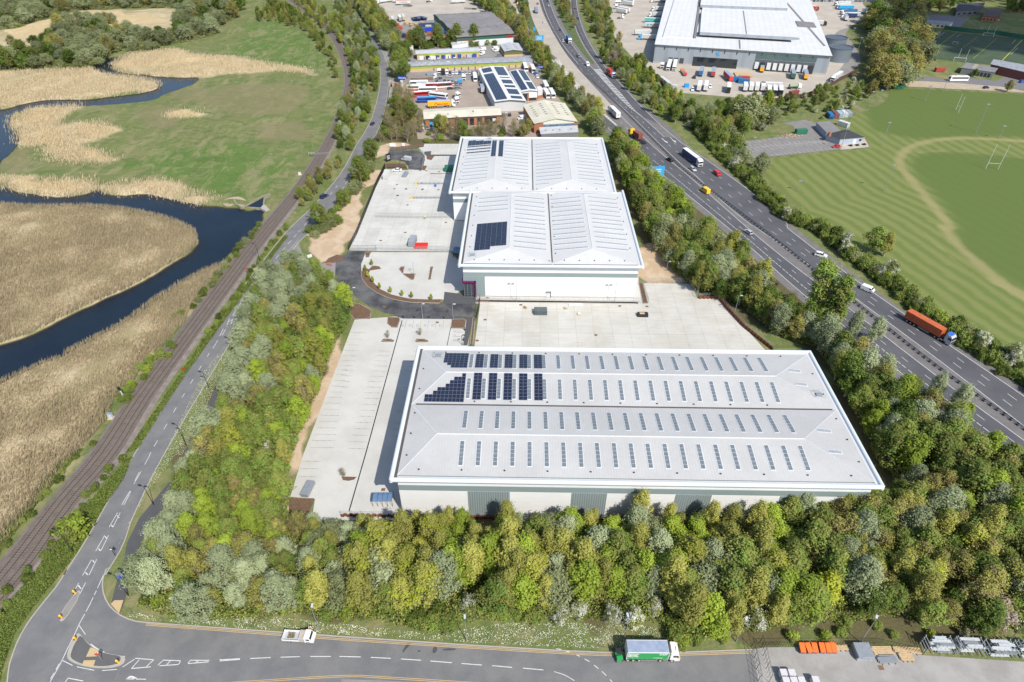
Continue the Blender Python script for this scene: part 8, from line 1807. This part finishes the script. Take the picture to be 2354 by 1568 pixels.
for k, (x, c_) in enumerate(rowc): carp('c', f'{x},100 {x+6},145', ('hatch', 'saloon', 'suv')[k % 3], c_, f'{nm_[c_.name]} car, {ordn[k]} from the left in the row behind the yard', group='cars in the row behind the brown yard')
carp('c', '1165,180 1070,180', 'saloon', SILVER, 'pale saloon parked across the front of the back row')
for r, (y, xs, cs) in enumerate(((300, (880, 1030, 1100, 1170, 1240), (NAVY, BLACKP, BLACKP, GREYP, SILVER)), (340, (870, 940, 1030, 1100, 1180, 1250, 1330), (NAVY, MAROON, BLACKP, BLACKP, SILVER, GREYP, GREYP)))):
 for k, (x, c_) in enumerate(zip(xs, cs)): carp('c', f'{x},{y-28} {x+12},{y+15}', ('hatch', 'suv')[k % 2], c_, f'{nm_[c_.name]} car, {ordn[k]} in the {("upper", "lower")[r]} line of the tight car block', group='tight block of cars in the brown yard')
item('c', '1325,290', 'blue_cover', 'bright blue tarpaulin cover over a car at the end of the tight block', 'cover', [('cover', (lambda q: (q.use(SKY), q.box(-1.2, 1.2, -1.8, 1.8, 0, 2.2), q)[2])(MB()))])
for s_, c_, l in (('1100,420 1190,410', BLACKP, 'dark car beside the bright red coach'), ('1235,415 1335,400', GREYP, 'grey car at the right end of the red coach'), ('1690,330 1700,285', SILVER, 'silver car against the workshop wall'), ('2185,920 2190,870', SILVER, 'recovery pick up with yellow stripes beside the terrace'), ('2255,930 2255,880', BLACKP, 'black car right of the recovery pick up'), ('2105,935 2110,890', NAVY, 'dark blue car at the terrace corner')): carp('c', s_, 'estate', c_, l)
for k, (x, y, c_) in enumerate(((700, 1160, GREYP), (830, 1160, WHITE), (915, 1160, SILVER), (995, 1140, WHITE), (1395, 1130, GREYP), (1690, 1100, WHITE), (1840, 1160, SILVER), (1910, 1140, BLACKP), (1750, 1080, BLACKP), (2060, 1150, BLACKP), (1230, 1165, REDP), (2135, 1165, BLACKP))): carp('c', f'{x-8},{y-35} {x+8},{y+25}', ('hatch', 'suv', 'saloon')[k % 3], c_, f'{nm_[c_.name]} car, {ordn[k]} of those parked in front of the brick terrace', group='cars parked in front of the brick terrace')
vanp('c', '595,1090 615,1200', 'white van at the left end of the terrace car park', L=6)
for s_, c_, l in (('520,1230 590,1225', GREYP, 'grey car below the white vans by the brick workshop'), ('500,1260 590,1262', GREYP, 'dark car, second below the white van'), ('540,1340 640,1330', GREYP, 'grey car, third below the white van'), ('550,1400 650,1395', WHITE, 'white car nearest the brick workshop corner'), ('790,360 820,410', WHITE, 'white car behind the workshop by the motorway trees'), ('755,315 790,345', BLUEP, 'blue car behind the workshop by the motorway trees')): carp('d', s_, 'estate', c_, l)
vanp('d', '580,1170 440,1190', 'white van pointing left beside the brick workshop')
for s_, l in (('560,200 590,270', 'red and white coach, left of the pair behind the workshop'), ('690,205 740,320', 'red and white coach, right of the pair behind the workshop'), ('930,520 990,650', 'red and white coach beside the roller door annexe'), ('940,680 1010,790', 'red and white coach, left of the lower pair by the trees'), ('1050,680 1110,790', 'red and white coach, right of the lower pair by the trees')): coachp('d', s_, l, WHITE, None, REDP)
b = MB(); b.use(BRICK)
wall('c', '392,258 530,262 790,240 815,235', 1.9, .3, mat('brown_brick', (.2, .13, .09), .9), 'brown brick compound wall beside the estate entrance', rail=False); contp('c', '705,150 870,150', 'grey ribbed container inside the walled compound', C_GRY)
carp('a', '628,920 630,875', 'minivan', SILVER, 'silver car parked at the left end of the lime green units')
for k, (x, y, c_) in enumerate(((1070, 925, WHITE), (1145, 920, REDP), (1215, 915, NAVY), (1325, 915, WHITE), (1470, 905, BLACKP), (1565, 900, BLACKP), (850, 930, REDP))): carp('a', f'{x-4},{y-25} {x+4},{y+12}', ('suv', 'hatch')[k % 2], c_, f'{nm_[c_.name]} car, {ordn[k]} of those outside the blue shutter doors', group='cars outside the lime green units')
vanp('a', '1020,945 930,940', 'white van parked along the lime green units');
for s_, l in (('1810,790 1720,795', 'white van, upper one at the end of the lime units'), ('1800,845 1720,880', 'white van, lower one at the end of the lime units'), ('2035,800 1940,820', 'white van beside the green shed, lower one'), ('1990,780 1930,785', 'white van beside the green shed, upper one')): vanp('a', s_, l)
for s_, c_, l in (('2050,885 1985,890', GREYP, 'dark car below the white vans by the green shed'), ('2145,890 2140,865', WHITE, 'white car in front of the green shed')): carp('a', s_, 'estate', c_, l)
lorry('a', '1050,500 765,525', 'white cabbed lorry with a royal blue tipping trailer and yellow stripes', WHITE, dict(side=mat('royal_blue_trailer', (.02, .05, .45), .4, co='obj'), roof=mat('royal_blue_roof', (.05, .12, .4), .5)), joined=True); trailerp('a', '985,440 775,450', 'dark blue trailer behind the royal blue lorry', L=12, side=C_DBL)
lorry('a', '445,590 590,610', 'red cabbed lorry with a dark blue load at the left of the depot yard', REDP, dict(side=C_DBL, roof=C_BLU), joined=True, L=8)
carp('a', '690,525 750,555', 'suv', BLACKP, 'black car in front of the royal blue lorry')
for k, (x, y, c_) in enumerate(((795, 720, GREYP), (828, 712, WHITE), (910, 705, BLACKP), (955, 695, BLACKP), (940, 730, BLACKP), (985, 720, NAVY), (1015, 695, GREYP), (1165, 665, BLACKP), (1200, 690, WHITE))): carp('a', f'{x-5},{y-20} {x+5},{y+12}', ('hatch', 'saloon')[k % 2], c_, f'{nm_[c_.name]} car, {ordn[k]} from the left in the depot car park', group='cars in the depot car park')
for s_, m_, l in (('340,425 450,420', C_RED, 'bright red skip container, uppermost at the yard edge'), ('385,470 495,465', C_RED, 'bright red skip container, lower one at the yard edge'), ('1055,590 1150,600', C_BLU, 'blue tank container beside the orange loader'), ('895,565 1045,585', C_OR, 'orange skips in a row on the depot yard')): contp('a', s_, l, m_, 7.5, 2.4)
for s_, m_, l in (('340,300 375,400', C_WHT, 'white trailer body, left of three at the back of the depot yard'), ('450,285 495,375', C_GRY, 'black sided trailer body, middle of three'), ('510,280 545,360', mat('tan_box', (.45, .35, .22), .7, co='obj'), 'tan trailer body, right of three')): trailerp('a', s_, l, L=11, side=m_, roof=C_WHT if m_ is not C_GRY else PLASTW)
for k, s_ in enumerate(('705,325', '740,325', '790,310', '840,315')): item('a', s_, 'flat_rack', 'stack of dark blue flat racks behind the depot timber', 'rack', [('rack', (lambda q: ([q.use(NAVY)]+[q.obox((0, 0), 4.5, 7, .18, .1*j, .2+j*.45) for j in range(5)], q)[1])(MB()))], .3, group='stacks of dark blue flat racks')
for k, s_ in enumerate(('580,395', '610,380', '560,380', '790,395', '820,370', '720,400', '410,390', '650,420')): item('a', s_, 'pallet_pile', 'pile of timber pallets at the back of the depot yard', 'pallets', [('pallets', (lambda q: ([q.use(WOOD)]+[q.obox((R.gauss(0, .3), R.gauss(0, .3)), 2.6, 2.4, .16, R.gauss(0, .1), j*.22) for j in range(7)], q)[1])(MB()))], R.random(), group='timber pallet piles at the depot')
B = Bld('site_cabin', 'cream site cabin beside the left wall of the green depot', C4('a', '870,402 962,398 955,355 865,360', 2.8), 'cabin'); B.walls([(MATS['cream_render'], 0, 2.7)]); B.roof([(0, 0), (1, .1)], 'u', CREAMR, 2.8)
for k in (.15, .55): B.front('window', k, k+.2, 1, 2, GLASS)
b = MB(); b.use(ORANGE); b.box(-1.2, 1.2, -1, 1, .8, 2); b.obox((1.5, 0), 3.5, .4, .4, .6, 2.6); b.obox((2.6, .9), 2, .35, .35, 1.4, 1.4); c = MB(); c.use(TYRE)
for x in (-.8, .8):
 for y in (-1, 1): c.wheel(x, y, .5, .4, None, 10)
item('a', '1165,610', 'material_loader', 'orange loader with a bent arm beside the blue tank', 'loader', [('body', b), ('wheels', c)], .8)
lorry('a', '310,35 130,60', 'white lorry at the top left corner of the beige depot yard', WHITE, dict(side=C_WHT), joined=True); trailerp('a', '620,75 425,85', 'white container trailer with a brown top edge on the beige yard', side=C_WHT, roof=C_OR); trailerp('a', '560,35 380,45', 'white trailer partly behind the brown edged container', side=C_WHT); trailerp('a', '1480,50 1290,60', 'white trailer with red lettering at the far end of the beige yard', side=C_WHT)
ob = [o for o in COL.objects if o.get('label', '').startswith('white container trailer with a brown')][0]; text_mb('COSCO', 1.5, 'lettering', GREYP, ob, (3.5, 1.34, 2.0), (pi/2, 0, pi), .03, xs=1.4)
trailerp('a', '655,105 530,112', 'empty dark skeletal trailer below the white container trailer', L=9, side=C_WHT, skel=True); trailerp('a', '1670,155 1480,148', 'empty dark skeletal trailer beside the green depot roof', L=12, side=C_WHT, skel=True); tractorp('a', '895,40 960,30', 'white tractor unit alone on the beige depot yard', WHITE)
for s_, m_, l in ((a, None, c_) for a, c_ in (('1370,55 1040,60', 'white lorry with a picture side, topmost at the left docks'), ('1410,265 1075,270', 'white lorry, second from the top at the left docks'), ('1350,400 1020,400', 'white lorry, third from the top at the left docks'))): lorry('e', s_, l, WHITE, dict(side=C_WHT, roof=PLASTW), joined=True)
trailerp('e', '1230,550 880,535', 'turquoise trailer with a flowery side at the left docks', side=TEAL, roof=PLASTW); trailerp('e', '1270,665 850,655', 'white container trailer with a blue emblem below the turquoise one', side=C_WHT, roof=PLASTW)
ob = [o for o in COL.objects if o.get('label', '').startswith('white container trailer with a blue')][0]; text_mb('MAERSK', 1.7, 'lettering', GREYP, ob, (2.6, 1.34, 2.0), (pi/2, 0, pi), .03, xs=1.15); b = MB(); b.use(SKY); b.box(3.6, 5.0, 1.3, 1.34, 1.8, 3.2); b.build('emblem', None, ob)
trailerp('e', '1010,830 640,835', 'plain white trailer above the blue and white lorry', side=C_WHT, roof=PLASTW); lorry('e', '1170,950 755,935', 'blue and white lorry with a wave pattern backed to the left docks', SKY, dict(side=C_WHT, roof=PLASTW), joined=True)
for s_, l in (('600,60 370,30', 'upper white trailer in the stack near the fence bend'), ('610,110 380,70', 'middle white trailer in the stack near the fence bend'), ('600,160 360,120', 'lower white trailer in the stack near the fence bend'), ('510,310 270,270', 'upper of two white trailers below the stack'), ('450,345 210,300', 'lower of two white trailers below the stack')): trailerp('e', s_, l, L=11, side=C_WHT, roof=PLASTW, rear=PLASTW)
for s_, l in (('240,90 200,150', 'white cab, left of two facing the camera near the fence'), ('300,90 270,150', 'white cab, right of two facing the camera near the fence'), ('210,170 200,245', 'white cab alone beside the lower trailers'), ('235,445 385,440', 'white tractor unit beside the wedge shaped kerb')): tractorp('e', s_, l)
for k, (s_, m_, rr, l) in enumerate((('220,165 195,240', C_WHT, PLASTW, 'white lorry backed into the left dock, left of two'), ('280,165 260,245', C_WHT, PLASTW, 'white lorry backed into the left dock, right of two'))): lorry('f', s_, l, WHITE, dict(side=m_, roof=rr), joined=True)
tractorp('f', '130,165 130,235', 'white tractor unit at the left corner of the distribution building')
TR = [('575,230 550,318', C_DBL, CURTAIN, C_BLU, 'blue curtain trailer left of the red ended one'), ('705,235 690,330', C_GRY, CURTAIN, C_RED, 'grey trailer with a bright red end'), ('1235,190 1232,272', C_GRY, CURTAIN, mat('amber_doors', (.85, .42, .02), .5), 'grey trailer with amber end at the second dock'), ('1565,260 1585,345', C_GRY, CURTAIN, DKGREEN, 'grey trailer with a dark green end'), ('1705,265 1725,355', C_GRY, CURTAIN, MATS['amber_doors'], 'grey trailer with amber end at the last dock'),
 ('555,385 530,490', C_WHT, PLASTW, PLASTW, 'left of two white trailers standing apart on the lower yard'), ('625,385 605,490', C_WHT, PLASTW, PLASTW, 'right of two white trailers standing apart on the lower yard'), ('870,400 860,510', C_WHT, PLASTW, GLASS, 'white trailer with open dark rear alone on the lower yard')]
for s_, m_, ro, re_, l in TR:
 a, b_ = s_.split(); trailerp('f', b_+' '+a, l, L=12, side=m_, roof=ro, rear=re_)
for k in range(7):
 x = 1050+k*64; y0, y1 = (412, 480) if k < 4 else (430, 545); trailerp('f', f'{x+ (8 if k>3 else 0)},{y1} {x},{y0}', f'white trailer, {ordn[k]} from the left in the lower parked row', L=12 if k > 3 else 9, side=C_WHT if k < 4 else mat('maroon_trailer_side', (.25, .08, .1), .5, co='obj'), roof=PLASTW, rear=PLASTW if k < 4 else GLASS)
trailerp('f', '905,375 815,285', 'red container trailer with grey roof standing askew in the yard', side=C_RED, roof=CURTAIN, rear=mat('bright_red_doors', (.7, .06, .03), .5)); lorry('f', '1450,435 1165,425', 'white tanker lorry behind the lower trailer row', WHITE, dict(side=C_WHT, roof=PLASTW), joined=True)
lorry('f', '2120,290 1995,375', 'white lorry with a yellow swoosh driving along the service road', WHITE, dict(side=C_WHT, roof=PLASTW), joined=True)
p, rz = at2('f', '1530,435 1665,425'); put('tankert', lambda: [('tank', (lambda q: (q.use(mat('green_grey_tank', (.25, .33, .2), .5, co='obj')), q.tube((-4, 0, 2), (1.5, 0, 2), 1.1, n=12), q.use(CHASSIS), q.box(-4.5, 4, -1, 1, .6, 1.0), q)[4])(MB())), ('cab', (lambda q: (q.use(WHITE), q.box(2, 4.2, -1.2, 1.2, .6, 3), q)[2])(MB()))]+[('wheel', (lambda q: (q.use(TYRE), q.wheel(x, y, .5, .4, HUB), q)[2])(MB())) for x in (-3, -1.8, 1.2, 3) for y in (-1, 1)], p, rz, 'tanker_truck', 'green and grey suction tanker truck near the amber trailers', 'lorry', joined=True)
for s_, m_, l, n_ in (('100,330 180,385', C_WHT, 'grey white portable cabin, uppermost of three by the fence', 'portable_cabin'), ('165,375 215,420', C_WHT, 'grey white portable cabin, middle of three by the fence', 'portable_cabin'), ('195,430 270,440', C_WHT, 'grey white portable cabin, lowest of three by the fence', 'portable_cabin'), ('930,350 970,352', C_BLU, 'blue container left of the timber pile', 'shipping_container'), ('1010,370 1060,375', C_BLU, 'blue container below the red containers', 'shipping_container'), ('975,340 1095,345', C_RED, 'red container below the timber pile', 'shipping_container'), ('1525,520 1645,490', C_BRN, 'brown and blue container beside the brown fence', 'shipping_container')): contp('f', s_, l, m_, 7, 2.9, n_)
item('f', '1030,285', 'timber_pile', 'long pile of pale timber beside the docks', 'timber', planks(9, 11, 9, WOOD, h=5), -.1)
for s_, c_, l in (('490,325 488,300', BLACKP, 'dark car beside the blue curtain trailer'), ('665,400 665,435', WHITE, 'white car right of the two white trailers'), ('470,430 470,470', WHITE, 'silver car left of the two white trailers')): carp('f', s_, 'suv', c_, l)
b = MB(); b.use(BLUEP); b.box(-1.5, 1.5, -1.2, 1.2, 0, 2.6); item('f', '810,195', 'blue_skip', 'bright blue skip in the dark loading bay', 'skip', [('bin', b)])
b = MB(); b.use(ORANGE); b.box(-1.1, 1.1, -6, -3, .6, 2.2); b.use(GREYP); b.box(-1.1, 1.1, -3, 3, .6, 1.6); b.use(REDP); b.box(-1.1, 1.1, 3, 5.5, .6, 2.0); b.use(YELLOW); b.box(-1.2, 1.2, -6.6, -6, .4, 1.2); item('f', '372,270', 'stacked_trestles', 'row of orange grey and red loading equipment in the yard', 'equipment', [('equipment', b)], pi)
b = MB(); b.use(mat('blue_tarp', (.02, .3, .75), .5, var=0)); b.box(-1.4, 1.4, -1.1, 1.1, 0, 2.2); item('f', '402,415', 'blue_tarpaulin', 'bright blue tarpaulin cube near the portable cabins', 'tarpaulin', [('cover', b)])
for a, lab_ in (('1180,130 790,150', 'white lorry at the back of the right yard'), ('1190,170 800,215', 'white lorry half behind the bright blue trailer')): lorry('g', a, lab_, WHITE, dict(side=C_WHT, roof=PLASTW), joined=True)
trailerp('g', '1245,235 890,235', 'bright sky blue trailer in the right yard', side=mat('sky_blue_trailer', (.02, .35, .68), .5, co='obj'), roof=PLASTW, rear=PLASTW)
lorry('g', '1340,330 910,355', 'white cabbed lorry with a red and blue trailer', WHITE, dict(side=C_BLU, roof=C_RED), joined=True); lorry('g', '1390,410 960,410', 'white cabbed lorry with a white trailer, nearest in the right yard group', WHITE, dict(side=C_WHT, roof=PLASTW), joined=True)
trailerp('g', '1330,430 1060,420', 'dark blue lettered trailer in front of the nearest white trailer', L=9, side=C_DBL, roof=C_WHT); trailerp('g', '1090,520 1040,430', 'blue roofed white trailer standing across the group', side=PLASTW, roof=CURTAIN, L=11); trailerp('g', '1520,355 1470,270', 'short white trailer alone on the bend of the right yard', L=8, side=PLASTW, roof=PLASTW); lorry('g', '100,245 325,255', 'red lorry coming from behind the big white roof', REDP, dict(side=C_RED, roof=PLASTW), joined=True); trailerp('g', '60,135 235,130', 'white container behind the red lorry', L=9, side=C_WHT)
lorry('g', '330,600 550,610', 'black cabbed lorry with a white trailer beside the big roof', BLACKP, dict(side=C_WHT, roof=PLASTW), joined=True, L=9)
rg = random.Random(9)
for k in range(26): carp('g', f'{60+k*90},{28-6*rg.random():.0f} {70+k*90},{52}', rg.choice(('hatch', 'suv', 'saloon')), rg.choice((WHITE, SILVER, BLACKP, GREYP, NAVY, BLACKP)), 'small parked car in the long row at the top edge behind the yard', group='row of parked cars at the top edge')
sheet('far_car_park', PL('g', '-100,-160 2500,-120 2500,75 1500,60 -100,15'), ESTATE, .03)
coachp('20', '1958,560 1828,560', 'white coach parked on the school road', WHITE); carp('20', '2075,612 2100,610', 'hatch', NAVY, 'dark blue car on the sandy gravel strip'); carp('20', '1068,1018 1040,1018', 'hatch', REDP, 'red car beside the patio of the club house'); carp('h', '1985,1370 2045,1365', 'suv', BLUEP, 'blue vehicle at the right edge by the sports hall'); carp('h', '1560,345 1625,345', 'suv', SILVER, 'pale car in front of the bungalow')
for k, (x, y, m_, l) in enumerate(((1005, 812, C_BLU, 'blue container, leftmost of five by the club'), (1040, 808, C_BRN, 'brown container, second of five by the club'), (1068, 805, C_LBL, 'pale blue container, third of five by the club'), (1100, 802, C_WHT, 'white container, fourth of five by the club'), (1130, 800, C_GRY, 'dark grey container, rightmost of five by the club'))): contp('20', f'{x+22},{y+16} {x-12},{y-18}', l, m_)
contp('20', '780,925 840,922', 'green container at the top edge of the club car park', C_GRN); contp('20', '1450,612 1515,612', 'dark green container at the field corner below the oaks', C_GRN); contp('20', '1740,495 1790,495', 'dark green and red container beside the school road', C_RED); contp('20', '1130,880 1075,862', 'pale green container behind the club house', C_WHT)
for k, s_ in enumerate(('1155,1008', '1200,1005', '1247,1000')):
 b = MB(); b.use(DKMETAL); b.box(-.9, .9, -.35, .35, .7, .76); b.box(-.9, .9, -.95, -.65, .4, .45); b.box(-.9, .9, .65, .95, .4, .45)
 for x in (-.7, .7): b.box(x-.04, x+.04, -.8, .8, 0, .4); b.box(x-.04, x+.04, -.1, .1, .4, .7)
 item('20', s_, 'picnic_table', 'dark picnic table on the pale patio of the club house', 'picnic table', [('table_and_benches', b)], .4, group='picnic tables on the club patio')
rg = random.Random(5); b = MB(); b.use(WOOD)
for k in range(60): x, y = rg.gauss(0, 3), rg.gauss(0, 1.0); b.obox((x, y), .8, .3, .2, rg.random()*3, rg.random()*.3)
item('20', '745,940', 'rubble_heap', 'heap of broken timber and rubble beside the green container', 'rubble', [('debris', b)])
def skinned(name, V, E, m_, parent):
 bm = bmesh.new(); ly = bm.verts.layers.skin.verify(); vs = []
 for x, y, z, r in V: v = bm.verts.new((x, y, z)); v[ly].radius = (r, r); vs.append(v)
 vs[0][ly].use_root = True
 for a, b_ in E: bm.edges.new((vs[a], vs[b_]))
 me = bpy.data.meshes.new(name); bm.to_mesh(me); bm.free(); me.materials.append(m_); o = bpy.data.objects.new(name, me); COL.objects.link(o)
 k = o.modifiers.new('skin', 'SKIN'); k.use_smooth_shade = True; q = o.modifiers.new('sub', 'SUBSURF'); q.levels = q.render_levels = 1; setpar(o, parent); return o
def person(fr, s_, rz, label, vest, trou, tool=False):
 p = PL(fr, s_)[0]; t = thing('person', label, 'person', (p[0], p[1], .05), rz); V = [(0, 0, .95, .12), (0, 0, 1.2, .13), (0, 0, 1.4, .14), (0, 0, 1.5, .06), (0, .02, 1.6, .085), (0, .02, 1.7, .08), (0, .11, 1.6, .02)]; E = [(0, 1), (1, 2), (2, 3), (3, 4), (4, 5), (4, 6)]
 for s in (-1, 1):
  b0 = len(V); V += [(s*.19, 0, 1.42, .06), (s*.25, .08, 1.14, .045), (s*.2, .3, 1.04, .03), (s*.19, .37, 1.02, .035)]; E += [(2, b0), (b0, b0+1), (b0+1, b0+2), (b0+2, b0+3)]
  for k in range(5): V.append((s*.19+(k-2)*.018, (.45 if k else .4)-.005*abs(k-3), 1.0-(.02 if k else -.03), .009)); E.append((b0+3, len(V)-1))
  b0 = len(V); V += [(s*.1, 0, .88, .09), (s*.11, .03, .5, .06), (s*.11, 0, .1, .045), (s*.12, .15, .05, .04)]; E += [(0, b0), (b0, b0+1), (b0+1, b0+2), (b0+2, b0+3)]
 skinned('body', V, E, mat('skin', (.5, .3, .2), .6, var=0), t)
 skinned('jacket', [(0, 0, .9, .15), (0, 0, 1.2, .16), (0, 0, 1.42, .165), (-.2, 0, 1.43, .085), (-.26, .08, 1.14, .065), (-.21, .28, 1.05, .045), (.2, 0, 1.43, .085), (.26, .08, 1.14, .065), (.21, .28, 1.05, .045)], [(0, 1), (1, 2), (2, 3), (3, 4), (4, 5), (2, 6), (6, 7), (7, 8)], vest, t)
 skinned('trousers', [(0, 0, .95, .14)]+[(s*.1, y, z, r) for s in (-1, 1) for y, z, r in ((0, .86, .11), (.03, .5, .08), (0, .12, .065))], [(0, 1), (1, 2), (2, 3), (0, 4), (4, 5), (5, 6)], trou, t)
 mb = MB(); mb.tube((0, .02, 1.66), (0, .02, 1.76), .125, .1, 12); mb.tube((0, .02, 1.76), (0, .02, 1.8), .1, .04, 12); mb.build('hard_hat', PLASTW, t)
 if tool: mb = MB(); mb.tube((.1, .42, 1.2), (.5, 1.3, .02), .02, n=6); o = mb.build('long_pole', WOOD, None, loc=(p[0], p[1], .05), rz=rz); tag(o, 'long pole held by the yellow jacketed worker '+tool, 'pole')
HV = mat('hi_vis_yellow', (.6, .75, .05), .6, var=0); HO = mat('hi_vis_orange', (.9, .22, .04), .6, var=0)
person('02', '2150,1213', .3, 'person in an orange hi-vis jacket standing beside the white tipper truck', HO, mat('pale_trousers', (.5, .5, .52), .8, var=0))
person('10', '577,1512', pi, 'person in a yellow hi-vis jacket working at the mesh fence across the yard', HV, GREYP, 'at the mesh fence'); person('10', '590,1184', pi, 'person in a yellow hi-vis jacket by the small bark corner of the rear yard', HV, GREYP, 'by the rear bark corner')
mb = MB(); mb.box(-.5, .5, -.03, .03, .5, 1.9); p = PL('02', '2163,1232')[0]; mb.build('door', WHITE, [o for o in COL.objects if o.name.startswith('tipper_truck')][0], loc=(1.75, 1.35, 0), rz=1.9)
# ---------------------------------------------------------------- camera, light
rg = random.Random(77); mb = MB(); ico = bmesh.new(); bmesh.ops.create_icosphere(ico, subdivisions=2, radius=1.0); iv = [tuple(v.co) for v in ico.verts]; jf = [tuple(v.index for v in f.verts) for f in ico.faces]
for k in range(170):
 a = rg.random()*2*pi; r = rg.random()**.62; rr = 30*(1.15-r)*(.6+.7*rg.random())+4; c = (cos(a)*r*175, sin(a)*r*75+cos(a)*r*30, rg.uniform(-8, 10)*(1.2-r))
 mb.mesh([(c[0]+v[0]*rr, c[1]+v[1]*rr, c[2]+v[2]*rr*.6) for v in iv], jf)
struct('cloud', mb, mat('cloud_white', (.9, .9, .9), 1.0, var=0), loc=(445+294, 590-451, 600))
cam = bpy.data.cameras.new('camera'); co = bpy.data.objects.new('camera', cam); COL.objects.link(co)
cam.sensor_width = 36; cam.lens = FL/2353*36; cam.clip_end = 20000; cam.clip_start = 1
co.location = (0, 0, CH); co.rotation_euler = (radians(90-38.5), 0, 0); SC.camera = co
sunv = Vector((.365, -.56, .745)).normalized()
w = bpy.data.worlds.new('World'); SC.world = w; w.use_nodes = True; nt = w.node_tree
bg = nt.nodes['Background']; sk = nt.nodes.new('ShaderNodeTexSky'); sk.sky_type = 'NISHITA'; sk.sun_disc = False
sk.sun_elevation = math.asin(sunv.z); sk.sun_rotation = atan2(sunv.x, sunv.y)
nt.links.new(sk.outputs[0], bg.inputs[0]); bg.inputs[1].default_value = .135
s = bpy.data.lights.new('sun', 'SUN'); s.energy = 4.3; s.angle = radians(.53); s.color = (1, .955, .87)
so = bpy.data.objects.new('sun', s); COL.objects.link(so); so.rotation_euler = sunv.to_track_quat('Z', 'Y').to_euler()
SC.view_settings.view_transform = 'Standard'; SC.view_settings.look = 'None'; SC.view_settings.gamma = 1.0; SC.view_settings.exposure = 0.34
SC.cycles.max_bounces = 5; SC.cycles.diffuse_bounces = 3; SC.cycles.glossy_bounces = 2; SC.cycles.transmission_bounces = 3; SC.cycles.transparent_max_bounces = 4
